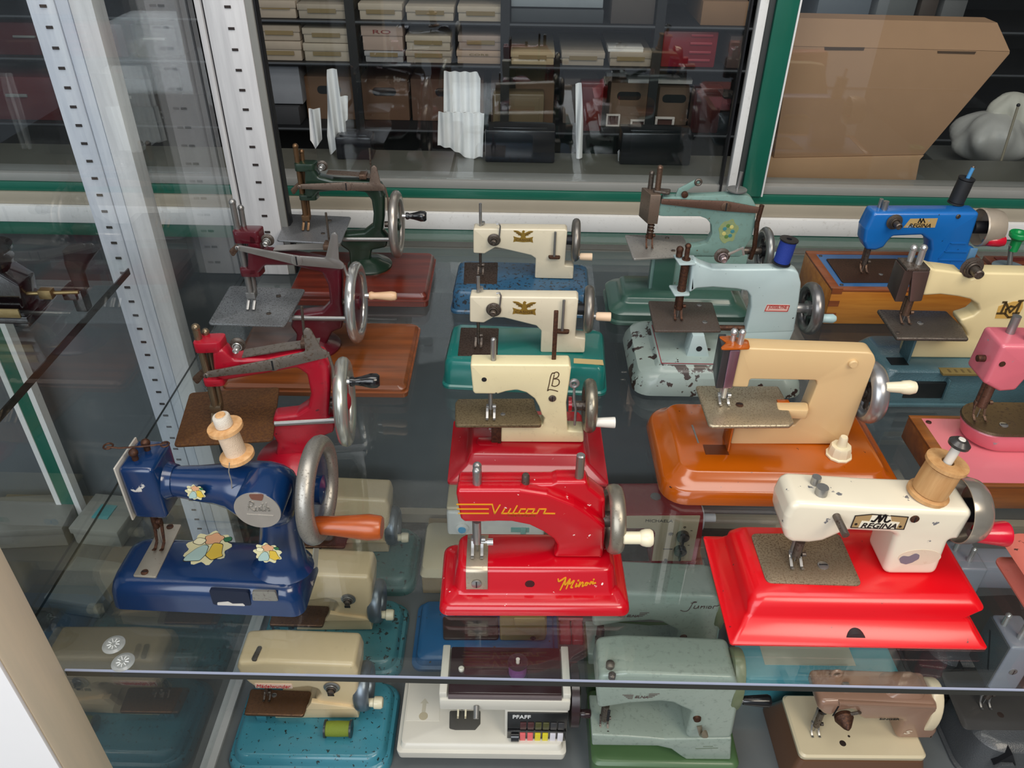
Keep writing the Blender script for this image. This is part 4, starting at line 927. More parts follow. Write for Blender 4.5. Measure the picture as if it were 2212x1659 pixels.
cast(fr, 'dark green cast toy sewing machine on a red brown wooden board by the corner post', .022, dict(foot=.038, fx=.008,
    frame=[(760,180),(800,185),(830,230),(900,250),(1090,255),(1150,275),(1165,330),(1165,440),(1155,510),(1185,550),(1175,590),(1100,605),(1090,670),(1095,690),(990,690),(985,610),(940,580),(950,525),(1060,515),(1105,480),(1110,420),(1100,350),(1070,310),(960,300),(830,310),(800,350),(760,350)],
    bar=[(708, 85), (765, 505)], top_bracket=(702, 175, 800, 212), low_bracket=(725, 335, 810, 360), plate=[(608,565),(938,582),(992,445),(672,430)], plate_screws=[(882,465),(848,532)],
    lever=[(728,290),(1165,296)], lever_up=(1110,192), lever_screw=(968,288), knob=(845,185), strip=[(870,220),(1100,240)], pin=[(1095,225),(1085,95)],
    wheel=(1225, 485), wheel_r=172, rim=.009, shaft=[(950,562),(1140,562)], handle=(1272,442), hprof=HB, lever_h=.0085, k=1.0),
    MDGR, metal('brown_steel_lever', '#87766a', .4, rust=.3, rustcol='#5a463a'), metal('grey_plate', '#97989b', .4, rust=.3, rustcol='#5b5b5d', scale=500), metal('satin_rim', '#b3aca4', .3), MBLACK, metal('bronze_bar', '#7c5f44', .35),
    board=(g2[0], g0[0], g0[1], g1[1], .022, wood('red_brown_board_wood', '#4a1a12', '#7e3020', .3, .5, 5, 0), None))
# ================================================================ middle column: two eagle machines, LB, Vulcan
def flat_wheel(T, fr, c, yl, hpx, rr, m, mi, spokes=3, squash=1.0, hub=.007, dx=0):
    p = fr.P(c[0], c[1], yl); R_ = fr.px(hpx, p[0], yl, p[1])
    rim_wheel(T, (p[0]+dx, yl, p[1]), R_, rr, m, squash, spokes=spokes, mdisc=mi, hub=hub)
    return p, R_
def eagle(fr, label, D, mb, mplate):
    T = thing('toy_sewing_machine', label, 'sewing machine', fr, 'cream toy machines with a gold eagle emblem')
    w = fr.w; h = fr.P(*D['front_top'], .006)[1]; d = fr.G(*D['back'], h)[1]+.002
    part('base', tiers([(0, -w/2, w/2, 0, d, .012), (.004, -w/2, w/2, 0, d, .012), (.006, -w/2+.0025, w/2-.0025, .0025, d-.0025, .012), (h-.008, -w/2+.004, w/2-.004, .004, d-.004, .012), (h-.002, -w/2+.007, w/2-.007, .007, d-.007, .012), (h, -w/2+.012, w/2-.012, .012, d-.012, .010)]), mb, T, label='stamped metal base')
    yl = fr.G(*D['pillar_foot'], h)[1]; t = D['t']
    mc = paint('cream_enamel', '#e2d7bd', .32, .35, .05, dirt=.12, dirtcol='#8a7a5a')
    part('body', prism(fillet(fr.tr(D['body'], yl), .003), yl, yl+t, .0028, 3), mc, T, label='cream sheet metal arm')
    pl = [fr.G(x, y, h) for x, y in D['plate']]
    part('stitch_plate', prism(fillet(pl, .002), h-.001, h+.001, .0003, axis='z'), MPLATED, T)
    p = fr.P(*D['knob'], yl); r_ = fr.px(D['knob_r'], p[0], yl, p[1]); tension_knob(T, p[0], yl-.001, p[1], r_, MDST, MDST, .014)
    p2 = fr.P(*D['hook'], yl); part('thread_guide', tube([(p2[0], yl-.001, p[1]+.002), (p2[0]+.002, yl-.003, p2[1]-.004), (p2[0], yl-.003, p2[1]), (p2[0]-.004, yl-.003, p2[1]-.001)], .0013, 6), MSTL, T)
    # gold eagle emblem
    c = fr.P(*D['logo'], yl); s = fr.px(D['logo_w'], c[0], yl, c[1]); e_ = lambda L: [(c[0]+u*s, c[1]+v*s) for u, v in L]
    em = part('eagle_emblem', prism(e_([(-.50,.28),(-.40,.29),(-.26,.27),(-.14,.20),(-.07,.16),(-.06,.26),(-.01,.32),(.05,.30),(.09,.26),(.05,.22),(.07,.16),(.14,.20),(.26,.27),(.40,.29),(.50,.28),(.44,.20),(.36,.19),(.35,.12),(.27,.11),(.26,.04),(.16,.03),(.10,-.04),(.16,-.10),(.30,-.08),(.50,-.02),(.46,-.14),(.50,-.34),(.36,-.30),(.0,-.33),(-.36,-.30),(-.50,-.34),(-.46,-.14),(-.50,-.02),(-.30,-.08),(-.16,-.10),(-.10,-.04),(-.16,.03),(-.26,.04),(-.27,.11),(-.35,.12),(-.36,.19),(-.44,.20)]), yl-.0004, yl+.0002, 0), MGOLDP, T, label='gold eagle with outspread wings over a name ribbon')
    part('emblem_lines', ribbon([e_([(-.42,.245),(-.1,.10)]), e_([(-.30,.16),(-.1,.05)]), e_([(.42,.245),(.1,.10)]), e_([(.30,.16),(.1,.05)])], s*.018, yl-.0006), plain('emblem_brown', '#5d4421', .5), em)
    text('emblem_name', 'CASIGE', em, c[0]-s*.38, yl-.0006, c[1]-s*.26, s*.12, s*.76, MATS['emblem_brown'])
    # spool pin with bracket, top pin
    a = fr.P(*D['pin'][0], yl-.006); b_ = fr.P(*D['pin'][1], yl-.006)
    br = part('pin_bracket', prism(fillet([(a[0]-.010, yl), (a[0]+.010, yl), (a[0]+.009, yl-.009), (a[0]-.008, yl-.009)], .003), a[1]-.002, a[1]+.001, .0004, axis='z'), MRUST, T)
    pin(T, a[0], yl-.005, a[1], b_[1], .002, MSTL)
    a, b_ = fr.P(*D['top_pin'][0], yl+t/2), fr.P(*D['top_pin'][1], yl+t/2); pin(T, a[0], yl+t/2, a[1]-.004, b_[1], .0024, MSTL, name='bar_top')
    part('bar_collar', lathe([(.0038, 0), (.0038, .003), (.0001, .003)], (a[0]+.003, yl+t/2+.003, a[1]-.002), 'z', 14), MSTL, T)
    n_ = fr.P(*D['needle'], yl+t/2); needle_foot(T, n_[0], yl+t/2, n_[1]+.004, h+.001, MDST, r=.002, fork=.008)
    p, R_ = flat_wheel(T, fr, D['wheel'], yl+t*.5, D['wheel_r'], .0065, metal('grey_iron_rim', '#86817a', .35), MDARK, 3)
    part('axle_boss', cyl((p[0]-.018, yl+t*.5, p[1]), (p[0], yl+t*.5, p[1]), .008), MDARK, T)
    ho = -.012; a = fr.P(*D['handle'], yl+ho); crank(T, (a[0], yl+ho, a[1]), [(.0045, 0), (.0058, .002), (.0062, .018), (.006, .020)], wood('bleached_handle_wood', '#d8b795', '#ead0b4', .5, .1, 10, 0), .003)
    return T, h, yl
fr = Fr('C', (138, 1088), (1064, 1132))
T, h, yl = eagle(fr, 'cream toy sewing machine with gold eagle on a teal green base', dict(front_top=(600, 948), back=(600, 727), pillar_foot=(800, 888), t=.021,
    body=[(297,572),(895,578),(906,590),(888,800),(946,806),(940,888),(693,886),(697,765),(670,737),(490,692),(430,690),(376,720),(297,716)], plate=[(230,905),(452,906),(460,752),(248,748)], knob=(432,640), knob_r=42, hook=(465,545), logo=(603,634), logo_w=132,
    pin=[(815,768),(818,595)], top_pin=[(345,528),(345,460)], needle=(346,722), wheel=(962,643), wheel_r=136, handle=(1003,682)),
    paint('teal_enamel', '#0f6d66', .3, .5, .1, chip=.03, chipcol='#1b2a2c', cscale=120), MPLATED)
g = fr.G(965, 936, h); part('price_tag', prism([(g[0]-.021, g[1]-.006), (g[0]+.02, g[1]-.007), (g[0]+.019, g[1]+.005), (g[0]-.021, g[1]+.006)], h-.0003, h+.0005, 0, axis='z'), plain('yellowed_tape', '#c3ab79', .6), T)
fr = Fr('C', (187, 668), (976, 694))
eagle(fr, 'cream toy sewing machine with worn gold eagle on a blue base, back row', dict(front_top=(560, 548), back=(560, 368), pillar_foot=(770, 474), t=.022,
    body=[(317,192),(832,197),(844,206),(829,400),(880,403),(875,475),(661,470),(666,360),(640,342),(480,305),(440,297),(380,333),(317,330)], plate=[(263,500),(450,502),(455,384),(268,383)], knob=(434,250), knob_r=36, hook=(462,160), logo=(597,233), logo_w=112,
    pin=[(770,352),(778,212)], top_pin=[(358,160),(357,50)], needle=(358,338), wheel=(890,255), wheel_r=120, handle=(912,348)),
    paint('steel_blue_enamel', '#2c5878', .35, .3, .12, chip=.52, chipcol='#24282e', cscale=150), MPLATED)

# ---- LB machine on red base
fr = Fr('C', (172, 1625), (1074, 1636))
T = thing('toy_sewing_machine', 'cream toy sewing machine lettered LB on a red pyramid base', 'sewing machine', fr)
w = fr.w; d = fr.G(203, 1275)[1]; ML = paint('red_tin_enamel', '#9c0a1a', .25, .5, .1, chip=.03, chipcol='#d8d0c8', cscale=70)
i0 = fr.G(300, 1452, .026)
h = .026; y1 = i0[1]; x1 = -i0[0]
part('base', tiers([(0, -w/2, w/2, 0, d, .004), (.003, -w/2, w/2, 0, d, .004), (.0035, -w/2+.002, w/2-.002, .002, d-.002, .004), (h*.55, -x1-.007, x1+.007, y1-.009, d-.016, .006), (h*.62, -x1-.004, x1+.004, y1-.006, d-.014, .006), (h*.9, -x1-.001, x1+.001, y1-.001, d-.010, .006), (h, -x1+.002, x1-.002, y1+.002, d-.008, .006)]), ML, T, label='red stepped tin base')
yl = fr.G(700, 1392, h)[1]; t = .022; MCI = paint('ivory_enamel', '#e4d7ac', .3, .4, .05, dirt=.2, dirtcol='#8a7346')
part('body', prism(fillet(fr.tr([(300,952),(855,956),(866,975),(856,1050),(838,1170),(846,1325),(936,1330),(935,1390),(466,1388),(472,1290),(706,1292),(716,1255),(700,1235),(685,1190),(660,1145),(615,1112),(560,1096),(500,1105),(452,1120),(445,1112),(440,1119),(326,1118),(315,1105)], yl), .003), yl, yl+t, .003, 3), MCI, T, label='ivory sheet metal arm')
zp = fr.P(450, 1284, yl-.010)[1]
pl = [fr.G(x, y, zp) for x, y in ((215,1290),(699,1290),(700,1262),(668,1200),(655,1140),(232,1143),(216,1165))]
part('stitch_plate', prism(fillet(pl, .004), zp-.005, zp, .0015, axis='z'), metal('brass_brown_plate', '#85765a', .4, rust=.45, rustcol='#57472f', scale=450), T)
g = fr.G(483, 1232, zp); zscrew(T, g[0], g[1], zp, .003, MSTL)
a = fr.P(438, 1300, yl+.01); part('plate_bracket', box(a[0]-.004, a[0]+.008, yl-.002, yl+.012, h, zp-.005, .0008), MRUST, T)
part('bracket_foot', prism(fillet([(a[0]-.022, yl-.006), (a[0]+.004, yl-.006), (a[0]+.004, yl+.008), (a[0]-.022, yl+.008)], .005), h, h+.0015, .0003, axis='z'), ML, T)
n_ = fr.P(415, 1122, yl+.006); needle_foot(T, n_[0], yl+.006, n_[1]+.003, zp, MSTL, r=.0022, fork=.0085)
a, b_ = fr.P(430, 932, yl+.01), fr.P(430, 815, yl+.01); pin(T, a[0], yl+.01, a[1]-.004, b_[1], .0032, MSTL, knob=.0033, name='bar_top')
a, b_ = fr.P(768, 920, yl+.012), fr.P(760, 648, yl+.012); part('spool_pin', box(a[0]-.0026, a[0]+.0026, yl+.011, yl+.013, a[1]-.002, b_[1], .0012), MRUST, T)
lb = [[(772,1002),(760,1000),(750,1020),(742,1060),(733,1098)],[(733,1098),(745,1092),(770,1096),(790,1102)],[(770,1010),(757,1070)],[(765,1000),(785,994),(796,1004),(790,1022),(768,1032)],[(768,1032),(790,1034),(799,1046),(794,1064),(775,1074),(757,1070)]]
part('lettering', ribbon([[fr.P(x, y, yl) for x, y in L] for L in lb], .0011, yl-.0002, smooth=True), plain('dark_brown_print', '#5a4630', .5), T, label='brown script letters L and B')
a = fr.P(760, 1141, yl); screw(T, a[0], yl, a[1], .0045, MDST)
a = fr.P(378, 1036, yl); part('thread_hole', lathe([(.0001, -.0006), (.003, -.0006), (.003, .001)], (a[0], yl, a[1]), 'y', 14), MDARK, T)
p, R_ = flat_wheel(T, fr, (968, 1183), yl+.012, 155, .0075, metal('warm_grey_rim', '#8b8577', .3, rust=.25, rustcol='#625a4a'), MDST, 3)
part('axle', cyl((p[0]-.024, yl+.012, p[1]), (p[0], yl+.012, p[1]), .006), MDST, T); part('red_washer', lathe([(.0095, 0), (.0095, .004), (.0001, .004)], (p[0]-.026, yl+.012, p[1]+.002), 'x', 20), ML, T)
a = fr.P(882, 1058, yl+.004); c_ = fr.P(884, 1290, yl+.004)
part('drive_rod', tube([(a[0], yl+.004, a[1]), (a[0]+.001, yl+.003, (a[1]+c_[1])/2+.01), (a[0]+.004, yl+.002, (a[1]+c_[1])/2-.006), (c_[0], yl+.004, c_[1])], .0016, 8), MSTL, T); part('rod_eye', torus((a[0], yl+.004, a[1]), .0045, .0022, 'y', 18, 8), MSTL, T)
a = fr.P(1000, 1276, yl-.012); crank(T, (a[0], yl-.012, a[1]), [(.0045, 0), (.0055, .001), (.0068, .022), (.0066, .0235)], plain('white_handle', '#e8e4da', .35, coat=.3), .003)
for x, y in ((415, 1490), (540, 1478)):
    pass

# ---- Vulcan Minor
fr = Fr('D', (162, 1292), (1572, 1297))
T = thing('toy_sewing_machine', 'bright red toy sewing machine lettered Vulcan Minor in gold', 'sewing machine', fr)
MV = paint('vulcan_red', '#b80418', .22, .5, .05, chip=.01, chipcol='#e8d8d0', cscale=140)
w = fr.w; z1 = fr.P(850, 1222, .003)[1]; d = fr.G(230, 768, z1)[1]+.004
a2 = fr.G(272, 1133, z1); y2 = a2[1]; x2 = (fr.G(1472, 1133, z1)[0]-a2[0])/2; cx2 = (fr.G(1472, 1133, z1)[0]+a2[0])/2
z2 = fr.P(850, 950, y2+.004)[1]; yb2 = fr.G(700, 690, z2)[1]; h = z2
part('base', tiers([(0, -w/2, w/2, 0, d, .010), (z1*.6, -w/2+.001, w/2-.001, .0005, d-.001, .011), (z1-.0015, -w/2+.0035, w/2-.0035, .003, d-.003, .011), (z1, -w/2+.006, w/2-.006, .0055, d-.0055, .010),
    (z1+.001, cx2-x2-.003, cx2+x2+.003, y2-.002, yb2+.010, .012), (z1+.004, cx2-x2, cx2+x2, y2, yb2+.008, .012), (z2-.004, cx2-x2+.004, cx2+x2-.004, y2+.0025, yb2+.002, .011), (z2-.001, cx2-x2+.006, cx2+x2-.006, y2+.005, yb2, .010), (z2, cx2-x2+.009, cx2+x2-.009, y2+.008, yb2-.003, .008)]), MV, T, label='red two-tiered base')
yl = fr.G(1200, 872, h)[1]; t = .031
front = fr.tr([(300,372),(760,372),(960,402),(1160,482),(1290,565),(1388,640),(1388,700),(1370,872),(1000,868),(1030,820),(1032,780),(1005,735),(930,682),(830,634),(700,608),(600,606),(480,612),(350,609),(322,585),(290,405)], yl)
part('arm', prism(fillet(front, .004), yl, yl+.016, .0035, 3), MV, T, label='red curved arm')
core = fr.tr([(305,352),(620,352),(860,352),(1000,350),(1035,335),(1255,335),(1275,380),(1390,470),(1395,700),(1375,860),(1010,860),(1034,800),(1005,735),(930,682),(830,634),(700,608),(480,612),(350,609),(320,585),(297,400)], yl+.006)
part('arm_back', prism(fillet(core, .004), yl+.010, yl+t, .0035, 3), MV, T)
gold = plain('gold_paint', '#d99a1e', .4)
vu = [[(296,474),(575,474)],[(300,508),(528,508)],[(308,540),(528,540)],[(558,474),(572,542),(608,480),(620,474)],[(640,505),(622,540),(662,540),(680,505),(668,540),(700,540),(730,480),(702,540),(740,540)],[(790,508),(755,508),(742,540),(775,540)],[(858,508),(808,508),(795,540),(840,540),(858,508),(845,540)],[(868,540),(885,508),(920,508),(945,508),(932,540),(1018,540)]]
vw = [[(296,474),(556,474)],[(300,508),(528,508)],[(308,540),(528,540)]]
sc_ = lambda LL: [[fr.P(x, y, yl) for x, y in L] for L in LL]
vl = [[(556,474),(574,540),(612,478)],[(646,506),(626,540),(676,540)],[(690,506),(670,540),(712,540)],[(738,484),(706,540),(752,540)],[(800,508),(766,508),(748,540),(790,540)],[(866,508),(818,508),(800,540),(846,540)],[(866,508),(848,540),(880,540)],[(884,540),(902,508)],[(902,508),(950,508),(934,540),(1015,541)]]
part('gold_stripes', ribbon(sc_(vw), .0013, yl-.0002), gold, T); part('gold_name', ribbon(sc_(vl), .0013, yl-.0003), gold, T, label='gold word Vulcan')
a = fr.P(672, 562, yl); text('maker_line', 'MADE IN ENGLAND', T, a[0], yl-.0002, a[1], fr.px(11), fr.px(195), plain('dark_gold', '#8d4a12', .5))
ym = y2+.0015; mz = [[(178,352),(186,380),(222,366),(290,332),(258,400),(206,495)], [(290,332),(276,420),(300,410),(354,352),(330,400),(296,478)], [(354,352),(346,410),(364,405),(414,372),(392,410),(366,458),(388,464)], [(452,412),(434,452),(464,440),(478,430)], [(502,392),(482,450),(520,405),(548,398),(536,446),(562,432)], [(606,398),(584,408),(580,430),(602,428),(616,402),(634,408)], [(648,420),(668,388),(676,398),(700,386),(690,412),(736,400)], [(474,374),(482,366)], [(706,358),(712,352)]]
mi = [[(952.9+.4922*x, 850.8+.4922*y) for x, y in L] for L in mz]
tilt_y = lambda p: p
b = new()
for L in mi:
    L = curve(L, 4)
    for (x0, y0), (x1_, y1_) in zip(L, L[1:]):
        A = fr.P(x0, y0, ym); B = fr.P(x1_, y1_, ym); ribbon([[A, B]], .0013, y2+.0025*((A[1]+B[1])/2-z1-.004)/(z2-z1-.008)-.0003, .0006, bm=b)
part('gold_script', b, gold, T, label='gold script word Minor')
# needle plate strip folding over the front of the bed
p0, p1 = fr.G(362, 950, h), fr.G(522, 950, h); pb_ = fr.G(370, 700, h)[1]; zb = fr.P(440, 1096, y2)[1]
M1 = metal('nickel_strip', '#b4a894', .35, rust=.2, rustcol='#7d715c')
prof_ = [(y2+.0000, zb), (y2+.0022, z2-.004), (y2+.0043, z2-.0006), (y2+.0078, h+.0008), (pb_, h+.0008)]
b = prism([(y-.0010, z+.0004) for y, z in prof_] + [(y+.002, z-.002) for y, z in prof_[::-1]], p0[0], p1[0], .0002, axis='x')
ns = part('needle_plate', b, M1, T)
a = fr.P(440, 1060, y2-.001); screw(ns, a[0], y2-.0005, a[1], .0052, MSTL)
n_ = fr.P(443, 618, yl+.008); zt = n_[1]; needle_foot(T, n_[0], yl+.008, zt+.004, h+.0012, MSTL, r=.0042, fork=.0095, foot=True)
part('clamp_thumbscrew', lathe([(.002, 0), (.002, .006), (.0038, .006), (.0038, .012), (.0001, .012)], (n_[0]+.004, yl+.006, h+(zt-h)*.42), 'x', 14), MCHR, T)
# top fittings
a = fr.P(445, 350, yl+.010); part('top_plate', box(a[0]-.009, a[0]+.009, yl+.004, yl+.028, a[1]-.0005, a[1]+.0012, .0003), metal('bronze_plate', '#7d6f4b', .4), T)
zt = a[1]+.001
for dy, L_ in ((.010, .020), (.019, .018)): pin(T, a[0], yl+dy, zt, zt+L_, .0042, MSTL, knob=.0044, name='bar_top')
a = fr.P(800, 352, yl+.010); part('slot_post', lathe([(.0038, -.002), (.0038, .013), (.003, .015), (.0001, .0155)], (a[0], yl+.012, a[1]), 'z', 16), MDST, T); part('red_washer', lathe([(.013, 0), (.013, .0012), (.0001, .0014)], (a[0]+.001, yl+.016, a[1]), 'z', 24), MV, T)
a, b_ = fr.P(1193, 300, yl+.018), fr.P(1193, 118, yl+.018); pin(T, a[0], yl+.018, a[1]-.004, b_[1], .0042, metal('grey_pin', '#8d8378', .35), name='spool_pin')
part('pin_tip', lathe([(.0042, 0), (.0042, .0006), (.003, .0018), (.0001, .002)], (a[0], yl+.018, b_[1]), 'z', 14), MSTL, T)
p, R_ = flat_wheel(T, fr, (1452, 582), yl+t*.5, 258, .0052, metal('grey_ribbed_rim', '#9a9385', .35, rust=.2, rustcol='#6f695d'), MDST, 3, 1.5, .008)
part('axle', cyl((p[0]-.018, yl+t*.5, p[1]), (p[0], yl+t*.5, p[1]), .008), MDST, T)
a = fr.P(1517, 720, yl-.014); crank(T, (a[0], yl-.014, a[1]), [(.0052, 0), (.0062, .001), (.0062, .016), (.0078, .018), (.0088, .022), (.0088, .026), (.0072, .0285)], MBONE, .003)
a = fr.P(832, 1060, y2+.001); part('bed_hole', lathe([(.0001, -.0012), (.0048, -.0012), (.0052, .002)], (a[0], y2+.0018, a[1]), 'y', 18), plain('hole_dark_red', '#3a1014', .6), T)
# ================================================================ right columns
# ---- mint sheet-metal machine with bronze lever on a green base (back row)
fr = Fr('E', (100, 1112), (1050, 1132))
T = thing('toy_sewing_machine', 'mint green toy sewing machine with bronze lever and flower transfer on a green base', 'sewing machine', fr)
MMG = paint('dark_mint_base', '#3a5c50', .3, .5, .12, dirt=.2); MMA = paint('aged_mint_enamel', '#75938b', .45, .15, .15, dirt=.45, dirtcol='#5a5a40', chip=.03, chipcol='#5a4a30')
w = fr.w; z1 = fr.P(600, 1010, .010)[1]; d = fr.G(60, 800, .02)[1]
i0 = fr.G(200, 965, z1); y2 = i0[1]; x2 = abs(i0[0]); h = z1+.010
part('base', tiers([(0, -w/2, w/2, 0, d, .02), (.004, -w/2, w/2, 0, d, .02), (.006, -w/2+.003, w/2-.003, .003, d-.003, .02), (z1*.7, -w/2+.002, w/2-.002, .002, d-.002, .02), (z1*.93, -w/2+.008, w/2-.008, .008, d-.006, .02), (z1, -x2-.006, x2+.006, y2-.006, d-.012, .016), (z1+.003, -x2-.002, x2+.002, y2-.002, d-.014, .012), (h-.002, -x2, x2, y2, d-.016, .012), (h, -x2+.003, x2-.003, y2+.003, d-.019, .010)]), MMG, T, label='dark green rounded base')
yc = y2 + (d-.016-y2)*.5; t = .008; yl = yc-t
body = fr.tr([(452,300),(470,266),(620,262),(940,248),(1052,256,.022),(1088,330,.02),(1078,450),(1058,530),(1012,600),(990,665),(610,665),(622,592),(700,587),(760,570),(793,512),(790,450),(760,410),(715,393),(425,392)], yl)
part('arm', prism(fillet(body, .008), yl, yc+t, .0015), MMA, T, label='aged mint sheet metal arm')
a, b_ = fr.P(330, 442, yl-.004), fr.P(455, 250, yl-.004)
hw = (fr.P(452, 252, yl-.004)[0]-fr.P(388, 252, yl-.004)[0])
part('head', prism([(b_[0]-hw-.001, yl-.004), (b_[0], yl-.004), (b_[0], yc+t+.010), (b_[0]-hw-.011, yc+t+.010)], a[1], b_[1], .0012, axis='z'), metal('bronze_head', '#8d7a6b', .35, rust=.2, rustcol='#5d4c42'), T, label='bronze head block')
hx = b_[0]-hw/2
zp = fr.P(360, 590, yc)[1]
pl = [fr.G(x, y, zp) for x, y in ((270,672),(640,650),(632,580),(598,516),(214,512))]
pp = part('stitch_plate', prism(fillet(pl, .004), zp-.004, zp, .001, axis='z'), metal('bright_plate', '#b5b1ab', .35, rust=.25, rustcol='#7d7872', scale=300), T)
for x, y in ((495, 535), (535, 620)):
    g = fr.G(x, y, zp); zscrew(pp, g[0], g[1], zp, .0035, MDST)
needle_foot(T, hx, yc, a[1]+.003, zp, MRUST, r=.004, fork=.009)
part('bar_spring', torus((hx, yc, zp+(a[1]-zp)*.6), .0045, .0012, 'z', 16, 6), MDST, T); part('bar_spring', torus((hx, yc, zp+(a[1]-zp)*.72), .0045, .0012, 'z', 16, 6), MDST, T); part('bar_spring', torus((hx, yc, zp+(a[1]-zp)*.84), .0045, .0012, 'z', 16, 6), MDST, T)
c0, c1 = fr.P(435, 245, yc), fr.P(445, 70, yc); pin(T, hx+.003, yc, b_[1]-.002, c1[1], .0044, MBRZ, knob=.0046, name='bar_top'); pin(T, hx-.006, yc+.014, b_[1]-.002, b_[1]+.024, .004, MDST, knob=.0044, name='bar_top')
part('wing_nut', prism(fillet([(hx-.004, yc-.004), (hx+.02, yc-.012), (hx+.024, yc+.004), (hx-.002, yc+.008)], .004), b_[1], b_[1]+.004, .001, axis='z'), MDST, T)
L0, L1, S_ = fr.P(455, 292, yl-.004), fr.P(1105, 350, yl-.004), fr.P(885, 324, yl-.004)
lv = part('take_up_lever', prism(fillet([(L0[0], L0[1]-.004), (S_[0], S_[1]-.008), (L1[0], L1[1]-.005), (L1[0]+.002, L1[1]+.004), (S_[0], S_[1]+.008), (L0[0], L0[1]+.004)], .002), yl-.005, yl-.0025, .0005), metal('bronze_lever', '#7c5f52', .45, rust=.3, rustcol='#4f382e'), T)
screw(lv, S_[0], yl-.005, S_[1], .0075, MBRZ)
p = fr.P(1115, 620, yc); R_ = fr.px(158, p[0], yc, p[1])
part('drive_rod', tube([(L1[0]+.003, yl-.004, L1[1]+.008), (L1[0]+.001, yl-.004, L1[1]-.02), (p[0]-.014, yl-.002, p[1]+.01), (p[0]-.016, yl, p[1]-.01)], .0038, 8), MRUST, T)
rim_wheel(T, (p[0]+.006, yc, p[1]), R_, .0075, metal('steel_rim_b', '#8f908e', .3), .9, spokes=5, mdisc=MDARK, hub=.009)
part('axle', cyl((p[0]-.03, yc, p[1]), (p[0]+.004, yc, p[1]), .006), MDST, T)
crank(T, (p[0]+.012, yc-R_*.4, p[1]), [(.004, 0), (.0055, .004), (.006, .02), (.004, .024)], plain('pale_blue_knob', '#a8c4c6', .35), .003)
a = fr.P(957, 222, yc); part('pin_disc', lathe([(.015, 0), (.015, .002), (.004, .003), (.0001, .003)], (a[0], yc, a[1]+.001), 'z', 28), MSTL, T); b2 = fr.P(990, 88, yc); pin(T, a[0], yc, a[1], b2[1]-.002, .0026, MSTL, lean=(b2[0]-a[0], 0))
a = fr.P(600, 240, yc-.004); part('guide_bracket', prism(fillet([(a[0]-.012, a[1]-.006), (a[0]-.008, a[1]+.008), (a[0]+.018, a[1]+.024), (a[0]+.026, a[1]+.02), (a[0]+.004, a[1]+.004), (a[0]+.002, a[1]-.006)], .003), yc-.006, yc-.003, .0006), MMA, T)
part('guide_ring', torus((a[0]+.020, yc-.006, a[1]+.019), .0042, .002, 'y', 18, 8), MDST, T); part('guide_screw', lathe([(.005, 0), (.005, -.004), (.0001, -.005)], (a[0]+.002, yc-.006, a[1]), 'y', 14), MRUST, T)
a = fr.G(440, 790, h); zc0 = fr.P(420, 690, yc)[1]
part('plate_pillar', prism([(a[0]-.018, yc-.012), (a[0]+.014, yc-.014), (a[0]+.016, yc+.012), (a[0]-.016, yc+.012)], h-.001, zp-.004, .001, axis='z'), MMG, T)
part('foot_bed', box(fr.P(610, 650, yl)[0]-.05, fr.P(990, 650, yl)[0]+.01, yl, yc+t, h-.001, fr.P(800, 655, yl)[1]+.002, .001), MMA, T)
# flower transfer
c_ = fr.P(900, 490, yl); k_ = fr.px(1, c_[0], yl, c_[1])
ft = part('flower_transfer', prism([(c_[0]+k_*62*math.cos(t_)*(1+.12*math.sin(5*t_)), c_[1]+k_*82*math.sin(t_)*(1+.12*math.sin(6*t_))) for t_ in [2*PI*i/26 for i in range(26)]], yl-.0003, yl, 0), paint('transfer_olive', '#8a9668', .5, 0, .35, dirt=.6, dirtcol='#3c7a7c'), T, label='faded flower transfer')
for i in range(7):
    a_ = i*.9; r2 = 40; part('petal', lathe([(.0001, -.0004), (k_*13, -.0003), (k_*14, 0)], (c_[0]+k_*r2*.7*math.cos(a_), yl-.0003, c_[1]+k_*r2*math.sin(a_)), 'y', 8), plain('petal_%d' % (i % 3), ('#3f7d86', '#c6bb72', '#58793f')[i % 3], .5), ft)

# ---- Josselyne
fr = Fr('E', (268, 1592), (1400, 1612))
T = thing('toy_sewing_machine', 'pale blue toy sewing machine with a red JOSSELYNE label and badly chipped base', 'sewing machine', fr)
MJ = paint('pale_blue_enamel', '#aec0c0', .35, .3, .06, chip=.02, chipcol='#2c2a26', cscale=140); MJB = paint('chipped_pale_base', '#93a19a', .4, .3, .08, chip=.66, chipcol='#33241f', cscale=34, dirt=.1)
MJC = paint('pale_base_top', '#97a6a0', .35, .3, .06, chip=.16, chipcol='#33241f', cscale=60)
w = fr.w; z1 = fr.P(700, 1455, .008)[1]; i0 = fr.G(440, 1385, z1+.006); y2 = i0[1]; x2 = -i0[0]; h = z1+.010; d = fr.G(260, 1105, z1*.6)[1]
x2r = x2*.97
part('base', tiers([(0, -w/2+.004, w/2-.004, .004, d-.004, .022), (.003, -w/2, w/2, 0, d, .024), (z1*.5, -w/2+.002, w/2-.002, .001, d-.001, .026), (z1*.9, -w/2+.008, w/2-.008, .007, d-.006, .026), (z1, -w/2+.016, w/2-.016, .014, d-.012, .022), (z1+.003, -x2-.004, x2r+.004, y2-.004, d-.022, .012), (h-.001, -x2, x2r, y2, d-.026, .010)]), MJB, T, label='base with flaking pale blue paint')
part('base_top', tiers([(h-.001, -x2, x2r, y2, d-.026, .010), (h, -x2+.003, x2r-.003, y2+.003, d-.029, .008)]), MJC, T)
g = [fr.G(x, y, h) for x, y in ((412, 1170), (458, 1366), (1300, 1385))]
part('red_line', ribbon([], .001, 0, bm=box(g[1][0], x2r-.006, g[1][1]-.0005, g[1][1]+.0005, h-.0003, h+.0004)), plain('thin_red_line', '#8e2a36', .5), T)
